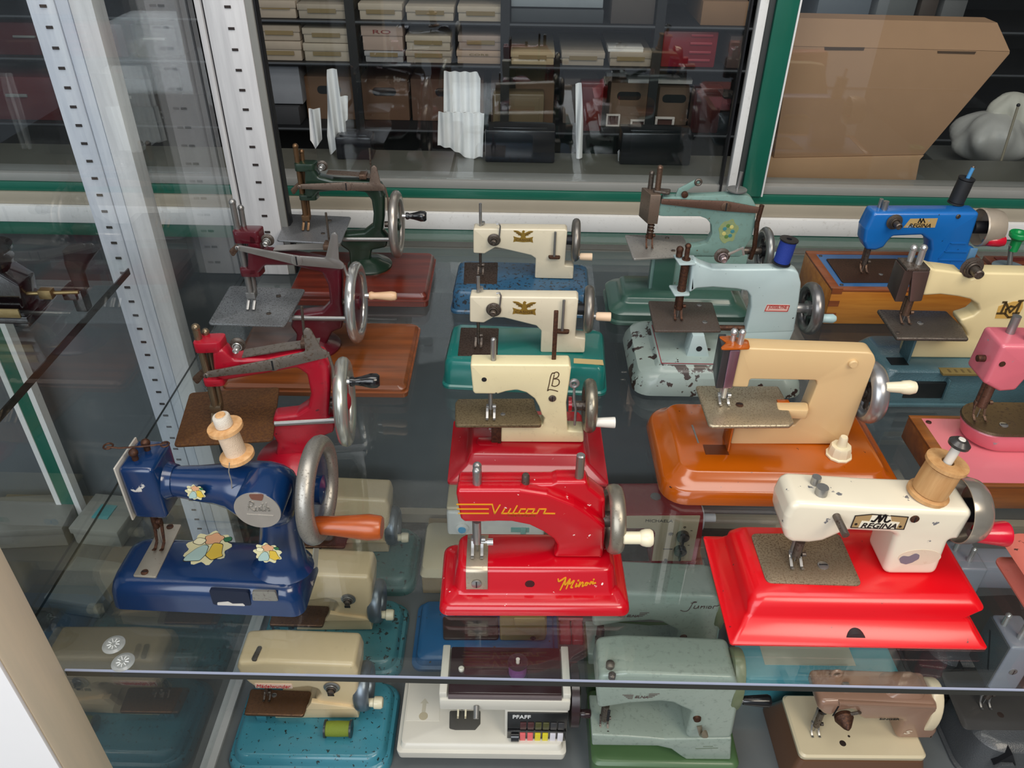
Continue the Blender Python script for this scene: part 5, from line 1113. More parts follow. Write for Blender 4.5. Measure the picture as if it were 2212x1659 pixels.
part('red_line', box(g[1][0]-.0005, g[1][0]+.0005, g[1][1], d-.04, h-.0003, h+.0004), MATS['thin_red_line'], T)
yc = (y2+d-.026)*.5+.004; t = .0095; yl = yc-t
arm = fr.tr([(660,712),(685,690),(720,712),(800,740),(1000,744),(1290,740),(1365,752,.016),(1386,840,.016),(1372,960),(1338,1160),(1010,1172),(1035,1080),(1052,1000),(1050,925),(1025,890),(960,876),(800,864),(690,872),(640,905)], yl)
part('arm', prism(fillet(arm, .004), yl, yc+t, .003, 3), MJ, T, label='pale blue pressed arm')
zfoot = min(p[1] for p in arm)
part('pillar', prism([(fr.P(1010, 1172, yl)[0], h), (fr.P(1010, 1172, yl)[0]+.002, zfoot+.01), (fr.P(1338, 1160, yl)[0], zfoot+.01), (fr.P(1338, 1160, yl)[0]-.004, h)], yl+.0005, yc+t-.0005, .002), MJ, T)
for y0, y1, x0, x1 in ((622, 705, 552, 685), (832, 905, 522, 645)):
    zz = fr.P(640, (y0+y1)/2+20, yc)[1]; a, b_ = fr.P(x0+20, y1, yc-.010)[0], fr.P(x1, y1, yc-.010)[0]
    part('bracket', prism(fillet([(a, yc-.014), (b_, yc-.012), (b_+.002, yc+.014), (a-.004, yc+.016)], .003), zz-.0012, zz+.0012, .0006, axis='z'), MJ, T)
zt = fr.P(640, 670, yc)[1]; zb = fr.P(585, 890, yc)[1]; bx = (fr.P(620, 690, yc)[0]+fr.P(590, 880, yc)[0])/2
zp = fr.P(570, 1062, yc)[1]
part('bar_sleeve', cyl((bx, yc, zt), (bx, yc, zb), .0058), MRUST, T)
needle_foot(T, bx, yc, zb+.004, zp, MRUST, r=.0048, fork=.009); pin(T, bx, yc, zt, zt+.018, .0034, MRUST, knob=.0042, name='bar_top'); pin(T, bx-.009, yc+.006, zt, zt+.010, .0045, MRUST, knob=.005, name='bar_top')
pl = [fr.G(x, y, zp) for x, y in ((408,1148),(856,1150),(795,960),(370,950))]
pp = part('stitch_plate', prism(fillet(pl, .004), zp-.004, zp, .0012, axis='z'), metal('grey_brown_plate', '#6c625c', .45, rust=.5, rustcol='#55473d', scale=500), T)
for x, y in ((708, 982), (745, 1095)):
    g_ = fr.G(x, y, zp); zscrew(pp, g_[0], g_[1], zp, .0038, MSTL)
a, b_ = fr.G(625, 1318, h), fr.G(775, 1318, h)
pd = part('pedestal', prism([(a[0], h-.001), (b_[0], h-.001), (b_[0]-.012, zp-.004), (a[0]+.004, zp-.004)], a[1], a[1]+.028, .001), MJ, T)
c_ = fr.P(707, 1270, a[1]); part('pedestal_hole', lathe([(.0001, -.0005), (.0042, -.0005), (.0042, .002)], (c_[0], a[1], c_[1]), 'y', 18), MDARK, pd)
a, b_ = fr.P(830, 1130, yc), fr.P(1010, 1130, yc); part('shaft', cyl((a[0], yc, a[1]), (b_[0]+.01, yc, a[1]), .0042), MRUST, T)
a = fr.P(855, 655, yl); tension_knob(T, a[0], yl-.001, a[1]+.002, .0105, MDST, metal('pinkish_nut', '#a59696', .3), .016); part('thread_guide', prism([(a[0]+.006, a[1]+.006), (a[0]+.026, a[1]+.016), (a[0]+.03, a[1]+.004), (a[0]+.027, a[1]+.003), (a[0]+.024, a[1]+.012), (a[0]+.008, a[1]+.002)], yl-.004, yl-.003, .0002), MCHR, T)
a, b_ = fr.P(1137, 1022, yl), fr.P(1312, 978, yl)
lb_ = part('name_label', prism(fillet([(a[0], a[1]), (b_[0]-.001, a[1]), (b_[0], b_[1]), (a[0]+.002, b_[1])], .002), yl-.0004, yl, 0), plain('label_pink', '#d9b3a8', .5), T)
part('label_border', ribbon([[(a[0]+.001, a[1]+.001), (b_[0]-.002, a[1]+.001), (b_[0]-.001, b_[1]-.001), (a[0]+.003, b_[1]-.001), (a[0]+.001, a[1]+.001)]], .0009, yl-.0005), plain('label_red', '#a82a26', .5), lb_)
text('name', 'JOSSELYNE', lb_, a[0]+.005, yl-.0006, a[1]+.0035, (b_[1]-a[1])*.58, b_[0]-a[0]-.009, MATS['label_red'], bold=.008)
p = fr.P(1445, 1002, yc); R_ = fr.px(176, p[0], yc, p[1]); c3 = (p[0], yc, p[1])
wh = rim_wheel(T, c3, R_, .0065, metal('grey_rim', '#7f7d7c', .28), 1.3, spokes=6, mdisc=MBLACK, hub=.011, hubm=MSTL, spoke_w=.013)
part('axle', cyl((p[0]-.026, yc, p[1]), (p[0], yc, p[1]), .007), MSTL, T)
crank(T, (p[0]+.004, yc-R_*.55, p[1]-.004), [(.004, 0), (.006, .003), (.0065, .022), (.004, .026)], plain('pale_blue_knob', '#a8c4c6', .35), .003)
a = fr.P(1250, 705, yc)
pin(T, a[0], yc, a[1]-.003, a[1]+.03, .002, MSTL)
spool('spool of bright blue thread standing on the pale blue machine', fr.O + fr.X*a[0] + fr.Y*yc + ZA*(a[1]+.0005), .0125, .036, plain('black_bobbin', '#191a1e', .35), thread_mat('royal_blue_thread', '#17338a'), .0108, fl=.08, tilt=(0, math.radians(6), 0))

# ---- beige machine on orange base
fr = Fr('F', (110, 1512), (2064, 1545))
T = thing('toy_sewing_machine', 'beige plastic toy sewing machine on a glossy orange base', 'sewing machine', fr)
MO = paint('orange_enamel', '#ad5206', .2, .7, .08, chip=.02, chipcol='#2a1a10', cscale=120); MBG = paint('beige_plastic', '#d4b585', .35, .25, .03)
w = fr.w; zA = fr.P(900, 1405, .006)[1]; h = zA + .014; i0 = fr.G(440, 1250, h); i1 = fr.G(300, 705, h); y2 = i0[1]; dB = i1[1]+.016
x2 = w/2-.02
part('base', tiers([(0, -w/2, w/2, 0, dB, .03), (.003, -w/2, w/2, 0, dB, .03), (zA*.85, -w/2+.003, w/2-.003, .003, dB-.003, .03), (zA, -w/2+.006, w/2-.006, .006, dB-.006, .028), (zA+.001, -w/2+.010, w/2-.010, .010, dB-.009, .026), (zA+.005, -x2-.006, x2+.006, y2-.008, dB-.011, .024), (zA+.007, -x2-.002, x2+.002, y2-.004, dB-.013, .022), (h-.001, -x2+.002, x2-.002, y2, dB-.016, .02), (h, -x2+.004, x2-.004, y2+.003, dB-.018, .018)]), MO, T, label='glossy orange stepped base')
yl = fr.G(1100, 1032, h)[1]; t = .023
body = fr.tr([(735,264),(1200,282),(1690,298),(1795,303,.014),(1816,370,.012),(1800,420),(1575,1032),(655,1032),(690,885),(1165,882),(1245,800),(1262,770),(1345,560),(1345,524,.006),(812,514),(797,580),(665,576)], yl)
part('body', prism(fillet(body, .003), yl, yl+t, .0028, 3), MBG, T, label='beige arm, pillar and bed')
a = fr.P(1628, 383, yl); part('body_stud', lathe([(.0052, .001), (.0052, -.003), (.004, -.0045), (.0001, -.0045)], (a[0], yl, a[1]), 'y', 16), MBG, T)
# head: dark side cheek and purplish chrome front strip
a, b_, c_, d_ = fr.P(652, 282, yl-.003), fr.P(735, 280, yl-.003), fr.P(668, 582, yl-.003), fr.P(596, 585, yl-.003)
part('face_strip', prism(fillet([a, b_, c_, d_], .002), yl-.004, yl+.001, .0008), metal('mauve_chrome', '#8f7482', .25), T, label='mauve chrome front strip')
zt, zb = a[1], d_[1]; hx = a[0]
part('face_plate', prism([(yl-.003, zb), (yl+t+.001, zb+.01), (yl+t+.002, zt+.004), (yl-.003, zt)], hx-.008, hx+.001, .001, axis='x'), paint('dark_grey_plate', '#2e2f31', .35, .2), T, label='dark grey face plate')
zo = fr.P(690, 235, yl+.006)[1]
part('top_bracket', prism(fillet([(hx-.014, yl-.006), (hx+.022, yl-.003), (hx+.024, yl+.014), (hx+.004, yl+t), (hx-.010, yl+t-.002), (hx-.002, yl+.008)], .004), zo-.001, zo+.0012, .0003, axis='z'), MO, T)
pin(T, hx+.006, yl+.013, zo, zo+.012, .0032, MCHR, knob=.0045, name='bar_top'); pin(T, hx+.013, yl+.006, zo, zo+.016, .0034, MCHR, knob=.0040, name='bar_top')
zp = fr.P(640, 700, yl+.003)[1]
pl = [fr.G(x, y, zp) for x, y in ((482,872),(520,886),(1130,882),(1166,852),(1130,770),(1105,690),(1085,650),(1038,564),(378,560))]
pp = part('stitch_plate', prism(fillet(pl, .004), zp-.005, zp, .0022, 3, axis='z'), metal('speckled_plate', '#b3a58c', .35, rust=.42, rustcol='#77664e', scale=520), T)
g = fr.G(728, 718, zp); zscrew(pp, g[0], g[1], zp, .0045, MRUST)
g = fr.G(1080, 693, zp); part('orange_tab', box(g[0]-.008, g[0]+.006, g[1]-.003, g[1]+.003, zp-.001, zp+.0015, .0004), MO, T)
n_ = fr.P(612, 600, yl+.006); needle_foot(T, n_[0], yl+.006, n_[1]+.006, zp, MCHR, r=.0038, fork=.010)
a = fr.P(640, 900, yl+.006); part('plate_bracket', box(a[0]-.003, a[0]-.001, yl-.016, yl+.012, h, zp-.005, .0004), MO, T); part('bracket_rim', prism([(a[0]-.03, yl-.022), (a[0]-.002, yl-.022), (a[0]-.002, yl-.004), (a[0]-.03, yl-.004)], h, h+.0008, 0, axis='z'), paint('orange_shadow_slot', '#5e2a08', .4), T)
a = fr.P(1180, 700, yl-.004); part('bobbin_cover', prism(fillet([(a[0]-.022, yl-.010), (a[0]+.014, yl-.012), (a[0]+.018, yl+.006), (a[0]-.020, yl+.006)], .004), zp-.012, zp+.001, .002, axis='z'), MBG, T)
g0, g1 = fr.G(350, 880, h), fr.G(400, 1022, h); part('steel_rule', prism([(g0[0]-.001, g0[1]), (g1[0]-.001, g1[1]), (g1[0]+.001, g1[1]), (g0[0]+.001, g0[1])], h-.0004, h+.0006, 0, axis='z'), MSTL, T)
p = fr.P(1765, 622, yl+.012); R_ = fr.px(256, p[0], yl, p[1])
rim_wheel(T, (p[0], yl+.014, p[1]), R_, .0075, metal('satin_alloy', '#a7a7a8', .28), 1.4, spokes=3, mdisc=MDST, hub=.012)
part('axle', cyl((p[0]-.03, yl+.014, p[1]), (p[0], yl+.014, p[1]), .008), MDST, T)
a = fr.P(1888, 575, yl-.010); crank(T, (a[0], yl-.010, a[1]), [(.0048, 0), (.0056, .001), (.0068, .018), (.0078, .020), (.0085, .028), (.007, .034), (.003, .0365)], MBONE, .003)
g = fr.G(1515, 1120, h)
st_ = thing('screw_stopper', 'cream ribbed screw stopper standing on the orange base', 'stopper', loc=fr.O + fr.X*g[0] + fr.Y*g[1] + ZA*(h+.0004))
part('cap', lathe([(.0155, 0), (.0155, .002), (.0135, .003), (.0125, .013), (.0115, .015), (.0001, .015)], (0, 0, 0), 'z', 10), MBONE, st_, 20); part('nozzle', lathe([(.0062, .015), (.0058, .017), (.0048, .027), (.004, .0285), (.0001, .0285)], (0, 0, 0), 'z', 18), MBONE, st_)

# ---- Regina on red base
fr = Fr('G', (292, 1372), (1972, 1402))
T = thing('toy_sewing_machine', 'cream toy sewing machine lettered REGINA on a bright red pyramid base', 'sewing machine', fr)
MR = paint('regina_red', '#d20312', .3, .35, .05, chip=.008, chipcol='#6e1a1a', cscale=140); MRW = paint('cream_chipped', '#e3d9c2', .3, .4, .04, chip=.20, chipcol='#6f6f72', cscale=48)
w = fr.w; d = fr.G(100, 668)[1]; hg = .040; i0 = fr.G(492, 1018, hg); i1 = fr.G(240, 597, hg); y2 = i0[1]; x2 = -i0[0]; xR = fr.G(1880, 1030, hg)[0]; yB = i1[1]; h = hg
part('base', tiers([(0, -w/2, w/2, 0, d, .003), (.002, -w/2, w/2, 0, d, .003), (.003, -w/2+.004, w/2-.004, .003, d-.003, .003), (.011, -w/2+.012, w/2-.009, .013, d-.010, .004), (.017, -w/2+.016, w/2-.012, .019, d-.013, .005), (.020, -w/2+.019, w/2-.016, .021, d-.014, .006), (h*.76, -x2-.012, xR+.010, y2-.012, yB+.006, .009), (h*.92, -x2-.006, xR+.005, y2-.006, yB+.003, .010), (h, -x2, xR, y2, yB, .010)]), MR, T, 50, label='bright red fluted base')
a = fr.P(1100, 1300, .012); rr_ = fr.px(68)
part('key_hole', prism([(a[0]-rr_, a[1]-.002)] + [(a[0]+rr_*math.cos(t_), a[1]-.002+rr_*.95*math.sin(t_)) for t_ in [PI-PI*i/12 for i in range(13)]][1:-1] + [(a[0]+rr_, a[1]-.002)], .0068, .02, 0), plain('dark_opening', '#26282a', .6), T)
yl = fr.G(1450, 915, h)[1]; t = .046
body = fr.tr([(690,470),(740,446),(830,450),(1250,478),(1868,500),(1886,525),(1790,690),(1730,690),(1640,916),(1290,914),(1375,658),(1330,645),(1062,632),(900,702),(810,714),(690,708),(655,680),(640,620),(652,540)], yl)
part('body', prism(fillet(body, .009), yl, yl+t, .009, 4), MRW, T, 60, label='cream chipped arm and pillar')
pl = [fr.G(x, y, h) for x, y in ((530,968),(1155,988),(1005,645),(425,648))]
pp = part('stitch_plate', prism(fillet(pl, .007), h-.001, h+.0014, .0004, axis='z'), MPLATE, T, label='speckled brown steel plate')
g = fr.G(898, 858, h); zscrew(pp, g[0], g[1], h+.0014, .0055, MSTL)
n_ = fr.P(745, 720, yl+.014); needle_foot(T, n_[0], yl+.014, n_[1]+.006, h+.0014, MDST, r=.0045, fork=.010, mf=MSTL)
a, b_ = fr.P(985, 525, yl), fr.P(1045, 645, yl-.02)
part('thread_peg', cyl((a[0], yl+.002, a[1]), (b_[0], yl-.022, b_[1]), .0036), MDST, T)
for x, y, r2 in ((848, 305, .0045), (886, 372, .0058)):
    zt = body[3][1]+.0; g = fr.G(x, y+8, zt+.004); pin(T, g[0], max(g[1], yl+.006), zt-.004, zt+.012, r2, MSTL, name='bar_top')
a = fr.P(1497, 545, yl); screw(T, a[0], yl, a[1], .0042, MRUST); a = fr.P(672, 470, yl+.012); part('side_screw', lathe([(.003, 0), (.003, -.002), (.0001, -.0025)], (body[0][0]+.001, yl+.014, a[1]), 'x', 12), MRUST, T)
# printed REGINA plate
a, b_ = fr.P(1082, 600, yl), fr.P(1455, 520, yl); k_ = fr.px(1, a[0], yl, a[1])
pn = part('name_plate', prism(fr.tr([(1080,600),(1110,524),(1220,514),(1455,532),(1425,612)], yl), yl-.0005, yl, 0), plain('plate_tan', '#a88b5f', .4), T, label='tan and gold name plate')
part('plate_frame', ribbon([fr.tr([(1080,600),(1110,524),(1220,514),(1455,532),(1425,612),(1080,600)], yl)], .0008, yl-.0006), plain('print_black', '#161412', .5), pn)
part('white_field', prism(fr.tr([(1128,600),(1152,556),(1200,560),(1220,520),(1340,520),(1345,560),(1400,566),(1372,610)], yl), yl-.0008, yl-.0004, 0), plain('print_cream', '#e8dfc8', .5), pn)
e_ = fr.P(1142, 598, yl); f_ = fr.P(1372, 606, yl)
text('name', 'REGINA', pn, e_[0], yl-.001, e_[1]-.0005, k_*46, f_[0]-e_[0], MATS['print_black'], slant=.25, bold=.02, roty=math.atan2(e_[1]-f_[1], f_[0]-e_[0])*.6)
part('monogram', ribbon([fr.tr(L, yl) for L in ([(1215,555),(1230,558),(1250,540),(1268,520),(1272,535),(1262,562),(1280,545),(1300,520),(1310,525),(1300,555),(1315,562),(1335,552)], [(1268,520),(1262,562)], [(1262,522),(1275,518)])], .0018, yl-.001, smooth=True), MATS['print_black'], pn)
for x, y in ((1114, 578), (1402, 594)):
    a = fr.P(x, y, yl); part('rivet_dot', lathe([(.0001, -.0004), (.0014, -.0004), (.0014, 0)], (a[0], yl-.0005, a[1]), 'y', 10), MATS['print_black'], pn)
a = fr.P(1530, 796, yl); rx, rz = fr.px(140), fr.px(72)
ov = part('oval_scar', prism([(a[0]+rx*math.cos(t_), a[1]+rz*math.sin(t_)) for t_ in [2*PI*i/32 for i in range(32)]], yl-.0003, yl, 0), paint('scar_cream', '#d6c4ac', .6, 0, .1, dirt=.3, dirtcol='#a8683a'), T, label='oval patch where a transfer has flaked off')
part('bare_grey_patch', prism(fillet(fr.tr([(1395,805),(1420,785),(1460,790),(1505,768),(1530,780),(1525,805),(1480,830),(1440,842),(1405,832)], yl), .003), yl-.0005, yl-.0002, 0), plain('bare_grey', '#77707a', .5), ov)
# bowl wheel
p = fr.P(1868, 488, yl+t*.5); R_ = fr.px(226, p[0], yl, p[1]); cx_ = p[0]-.004
part('hand_wheel', lathe([(R_*.15, .012), (R_*.82, .011), (R_*.93, .007), (R_, -.002), (R_, -.011), (R_*.965, -.011), (R_*.9, .000), (R_*.78, .007), (R_*.15, .008)], (cx_, yl+t*.5, p[1]), 'x', 48, closed=True), metal('nickel_bowl', '#b9b2a6', .22), T, label='nickel bowl-shaped hand wheel')
part('axle', cyl((cx_-.02, yl+t*.5, p[1]), (cx_+.009, yl+t*.5, p[1]), .012), MDARK, T)
a = fr.P(1935, 642, yl+.004); crank(T, (a[0]-.006, yl+.004, a[1]), [(.0085, 0), (.009, .002), (.0125, .028), (.012, .030)], paint('red_plastic', '#c3102c', .25, .5), .004, label='red plastic crank handle')
# wooden spool on a pin
zt = fr.P(1600, 430, yl+.004)[1]; g = fr.G(1580, 395, zt)
zt = body[4][1]
tp = hit('G', 1578, 388, fr.O + ZA*zt, ZA)
spool('large bare wooden spool on the REGINA machine with red base', tp + ZA*.0004, .0195, .042, wood('bare_spool_wood', '#b07f4c', '#cda06b', .6, .05, 10, 2), wood('bare_spool_wood', '#b07f4c', '#cda06b'), .0165, tilt=(0, math.radians(9), 0), name='wooden_spool', fl=.14)
ax = Vector((math.sin(math.radians(9)), 0, math.cos(math.radians(9))))
pp_ = thing('spool_pin', 'white pin with black mushroom tip through the large wooden spool', 'pin', loc=tp + ax*.004); pp_.rotation_euler = (0, math.radians(9), 0)
part('stem', cyl((0, 0, 0), (0, 0, .056), .0042), plain('white_pin', '#d8d3c9', .4), pp_); part('cap', lathe([(.004, .055), (.0095, .058), (.0098, .061), (.006, .0645), (.0001, .065)], (0, 0, 0), 'z', 24), plain('dark_cap', '#33302e', .35, coat=.3), pp_)
part('cap_dot', lathe([(.0034, .065), (.003, .0658), (.0001, .0658)], (0, 0, 0), 'z', 14), plain('white_pin', '#d8d3c9'), pp_)

# ---- blue Regina on wooden box
fr = Fr('H', (302, 1042), (1490, 1052))
T = thing('toy_sewing_machine', 'bright blue toy sewing machine on a long wooden box, back row right', 'sewing machine', fr)
MBLU = paint('cobalt_enamel', '#1767b2', .28, .5, .07, chip=.01, chipcol='#0c2440'); MWB = wood('honey_box_wood', '#a8601c', '#d08c38', .4, .3, 5, 0)
w = fr.w; h = fr.P(600, 818, 0)[1]; d = fr.G(102, 556, h)[1]
part('box_body', box(-w/2, w/2, 0, d, 0, h-.004, .001), MWB, T, label='wooden box base')
fw = .012
for n_, bx in (('frame_rail', (-w/2, w/2, 0, fw)), ('frame_rail', (-w/2, w/2, d-fw, d)), ('frame_rail', (-w/2, -w/2+fw*1.2, fw, d-fw)), ('frame_rail', (w/2-fw*1.2, w/2, fw, d-fw))):
    part(n_, box(bx[0], bx[1], bx[2], bx[3], h-.004, h, .0008), wood('red_brown_rim', '#6b3417', '#96512a', .4, .3, 5, 0), T)
for k in range(3): part('finger_joint', box(-w/2-.0003, -w/2+.016, -.0004, .002, .010+k*.022, .020+k*.022), wood('red_brown_rim', '#6b3417', '#96512a'), T)
g = [fr.G(x, y, h) for x, y in ((157, 582), (318, 812))]
x0 = -w/2+fw*1.2
tp_ = part('top_panel', box(x0, w/2-fw*1.2, fw, d-fw, h-.006, h-.0012), paint('blue_panel', '#2f6498', .4, .2, .1), T)
for x, y in ((x0+.006, fw+.006), (x0+.006, d-fw-.006)): zscrew(tp_, x, y, h-.0012, .003, MDST)
pl = [fr.G(x, y, h) for x, y in ((430,768),(870,768),(790,612),(320,612))]
pp = part('stitch_plate', prism(fillet(pl, .004), h-.0012, h+.0006, .0003, axis='z'), metal('dark_rust_plate', '#50382c', .5, rust=.5, rustcol='#35231b', scale=400), T)
g = fr.G(683, 718, h); zscrew(pp, g[0], g[1], h+.0006, .0035, MSTL)
yl = fw + (d-2*fw)*.45 - .016; t = .034; 
yl = fr.G(1000, 720, h)[1]
body = fr.tr([(640,307),(1345,306),(1272,528),(1325,556),(1292,720),(962,722),(1000,640),(1020,560),(1015,500),(958,458),(765,466),(735,500),(705,540),(650,560),(592,556),(572,505),(582,420)], yl)
part('body', prism(fillet(body, .006), yl, yl+t, .0055, 3), MBLU, T, 60, label='bright blue arm and pillar')
for i, L in enumerate(([(1120,550),(1145,508),(1245,508)], [(1070,605),(1105,562),(1250,565)], [(1030,655),(1065,618),(1230,620)])):
    part('pressed_rib', ribbon([fr.tr(L, yl)], .0022, yl-.0004, .0008), MBLU, T)
a = fr.P(770, 362, yl); tension_knob(T, a[0], yl-.001, a[1], .012, MDST, MDST, .02)
pn = part('name_plate', prism(fr.tr([(832,404),(880,345),(1062,342),(1042,404)], yl), yl-.0004, yl, 0), paint('worn_gold_plate', '#b99a63', .5, 0, .1, chip=.35, chipcol='#8fa3ba', cscale=80), T, label='worn tan name plate')
e_, f_ = fr.P(865, 402, yl), fr.P(1012, 402, yl); k_ = fr.px(1, e_[0], yl, e_[1])
text('name', 'REGINA', pn, e_[0], yl-.0006, e_[1], k_*28, f_[0]-e_[0], MATS['print_black'], slant=.25, bold=.015); part('monogram', ribbon([fr.tr([(930,372),(945,345),(950,372),(965,345),(975,370)], yl)], .0016, yl-.0006), MATS['print_black'], pn)
a = fr.P(1197, 330, yl); screw(T, a[0], yl, a[1], .0036, MDST)
n_ = fr.P(600, 558, yl+.012); needle_foot(T, n_[0], yl+.012, n_[1]+.004, h+.0006, MDST, r=.004, fork=.009, mf=MBRZ)
zt = body[1][1]
for x, y, r2 in ((676, 262, .003), (708, 278, .0045)):
    g = fr.G(x, y, zt); pin(T, g[0], g[1], zt-.003, zt+.012, r2, MSTL, name='bar_top')
p = fr.P(1345, 402, yl+t*.5); R_ = fr.px(128, p[0], yl, p[1])
part('hand_wheel', lathe([(R_*.2, .026), (R_*.86, .024), (R_*.97, .014), (R_, -.006), (R_*.95, -.008), (R_*.9, .010), (R_*.2, .018)], (p[0]+.004, yl+t*.5, p[1]), 'x', 40, closed=True), metal('champagne_bowl', '#c4b6a4', .35, met=.5), T)
part('axle', cyl((p[0]-.012, yl+t*.5, p[1]), (p[0]+.022, yl+t*.5, p[1]), .010), MDARK, T)
a = fr.P(1385, 492, yl-.004); crank(T, (a[0], yl-.004, a[1]), [(.007, 0), (.0085, .004), (.0095, .020), (.008, .027), (.003, .029)], MATS['red_plastic'], .003)
g = hit('H', 1178, 245, fr.O + ZA*zt, ZA)
spool('black rubber sleeve spool standing on the bright blue machine', g + ZA*.0004, .0125, .042, plain('black_rubber', '#1e1f21', .55), plain('black_rubber', '#1e1f21'), .0118, tilt=(0, math.radians(6), 0), fl=.08, name='black_spool')
bp = thing('spool_pin', 'light blue pin sticking out of the black spool', 'pin', loc=g+ZA*.003); bp.rotation_euler = (0, math.radians(8), 0)
part('stem', cyl((0, 0, 0), (0, 0, .056), .003), plain('light_blue_pin', '#4a8ec4', .4), bp); part('tip', ball((0, 0, .056), .003), MDST, bp)

# ---- MC on dark hammertone base
fr = Fr('H', (600, 1592), (2160, 1606))
T = thing('toy_sewing_machine', 'cream toy sewing machine with gold MC emblem on a long blue grey hammertone base', 'sewing machine', fr)
MHT = paint('blue_grey_hammertone', '#4a6a72', .35, .4, .2, bump=.8, bscale=420); MMC = paint('cream_plastic', '#dccb9c', .3, .3, .04)
w = fr.w; z1 = fr.P(1400, 1465, .004)[1]; h = z1+.022; y2 = fr.G(1000, 1345, h)[1]; yB = fr.G(540, 1112, h)[1]; d = yB+.012
part('base', tiers([(0, -w/2, w/2, 0, d, .016), (.003, -w/2, w/2, 0, d, .016), (.004, -w/2+.004, w/2-.004, .004, d-.002, .016), (z1, -w/2+.005, w/2-.005, .005, d-.003, .016), (z1+.010, -w/2+.010, w/2-.010, .010, d-.006, .016), (h-.003, -w/2+.016, w/2-.016, y2-.004, yB, .014), (h, -w/2+.02, w/2-.02, y2, yB-.004, .012)]), MHT, T, 50, label='hammertone metal base')
a, b_ = fr.P(822, 1532, .005), fr.P(1122, 1420, .007)
part('base_slot', box(a[0], b_[0], .0035, .012, a[1], b_[1]-.002, .001), plain('slot_black', '#0d1517', .5), T); part('slot_flange', box(b_[0], b_[0]+.002, .0005, .012, a[1], b_[1]+.004, .0005), MHT, T)
a, b_ = fr.G(1095, 1385, h-.002), fr.G(1350, 1345, h-.002)
part('gold_label', prism([(a[0], a[1]), (b_[0]+.06, a[1]), (b_[0]+.06, b_[1]), (a[0], b_[1])], h-.0025, h+.0004, 0, axis='z'), plain('dull_gold_label', '#7b6a3c', .5), T)
for i in range(9): part('label_hatch', box(a[0]+.01+i*.009, a[0]+.013+i*.009, a[1]+.004, b_[1]-.004, h+.0002, h+.0006), plain('label_dark', '#5a4a28', .5), T)
yl = fr.G(1100, 1272, h)[1]; t = .026
body = fr.tr([(1008,670),(1050,684),(1110,690),(1225,706),(1240,730),(1285,748),(1325,735),(1345,704),(1900,716),(2050,735),(1990,1282),(850,1268),(893,1135),(1272,1135),(1238,1072),(1214,1042),(1214,1016),(1250,1007),(1300,990),(1342,955),(1330,915),(1280,882),(1200,864),(1080,850),(960,858)], yl)
part('body', prism(fillet(body, .004), yl, yl+t, .003, 3), MMC, T, 50, label='cream moulded arm and bed')
a, b_, c_, d_ = fr.P(892, 690, yl-.004), fr.P(1008, 690, yl-.004), fr.P(952, 888, yl-.004), fr.P(870, 894, yl-.004)
part('face_strip', prism(fillet([a, b_, c_, d_], .002), yl-.006, yl+.001, .001), metal('mauve_bronze', '#75635d', .35), T); zt, zb = a[1], d_[1]; hx = a[0]
part('face_plate', prism([(yl-.005, zb), (yl+t, zb+.006), (yl+t, zt), (yl-.005, zt)], hx-.010, hx+.002, .001, axis='x'), paint('dark_bronze_cheek', '#3a2d28', .4, .2), T)
part('top_cap', box(hx-.008, hx+.022, yl-.006, yl+t, zt, zt+.004, .001), MDST, T)
pin(T, hx+.004, yl+.016, zt+.003, zt+.022, .004, MCHR, knob=.0048, name='bar_top'); pin(T, hx+.012, yl+.008, zt+.003, zt+.026, .0042, MCHR, knob=.0048, name='bar_top')
zp = fr.P(850, 1035, yl+.002)[1]
pl = [fr.G(x, y, zp) for x, y in ((790,1136),(1272,1142),(1225,1060),(1178,1015),(1120,955),(658,945))]
pp = part('stitch_plate', prism(fillet(pl, .004), zp-.005, zp, .002, 3, axis='z'), metal('dark_plate', '#6c655e', .38, rust=.5, rustcol='#453c35', scale=420), T)
g = fr.G(945, 1040, zp); zscrew(pp, g[0], g[1], zp, .004, MSTL); g = fr.G(795, 1105, zp); zscrew(pp, g[0], g[1], zp, .003, MDST)
n_ = fr.P(872, 905, yl+.006); needle_foot(T, n_[0], yl+.006, n_[1]+.006, zp, MBRZ, r=.005, fork=.010)
a = fr.P(850, 1170, yl+.01); part('plate_bracket', box(a[0]-.002, a[0]+.001, yl-.012, yl+.014, h, zp-.005, .0004), MHT, T); part('bracket_rim', prism([(a[0]-.026, yl-.018), (a[0]-.002, yl-.018), (a[0]-.002, yl), (a[0]-.026, yl)], h, h+.0008, 0, axis='z'), plain('slot_black', '#0d1517'), T)
a = fr.P(1288, 690, yl); tension_knob(T, a[0], yl+.004, a[1]+.003, .0145, MDST, MDST, .022); part('guide_tab', box(a[0]-.008, a[0]+.002, yl+.006, yl+.009, a[1]+.006, a[1]+.028, .002), plain('blue_grey_tab', '#4d7390', .4), T)
a, b_ = fr.P(1442, 1008, yl), fr.P(1628, 892, yl)
em = part('emblem', prism(fr.tr([(1440,1006),(1465,925),(1560,895),(1627,890),(1625,935),(1585,1008)], yl), yl-.0004, yl, 0), plain('emblem_gold', '#c9a154', .4), T, label='gold emblem with brown letters M and C')
part('emblem_letters', ribbon([fr.tr(L, yl) for L in ([(1455,972),(1500,972)], [(1478,972),(1512,900)], [(1495,898),(1516,898)], [(1512,900),(1540,965)], [(1540,965),(1612,895)], [(1600,890),(1626,888)], [(1612,895),(1578,970)], [(1560,972),(1598,970)], [(1570,930),(1545,925),(1515,945),(1508,975),(1528,998),(1555,995),(1575,978)])], .0028, yl-.0006), plain('emblem_brown2', '#4a3a1c', .5), em)

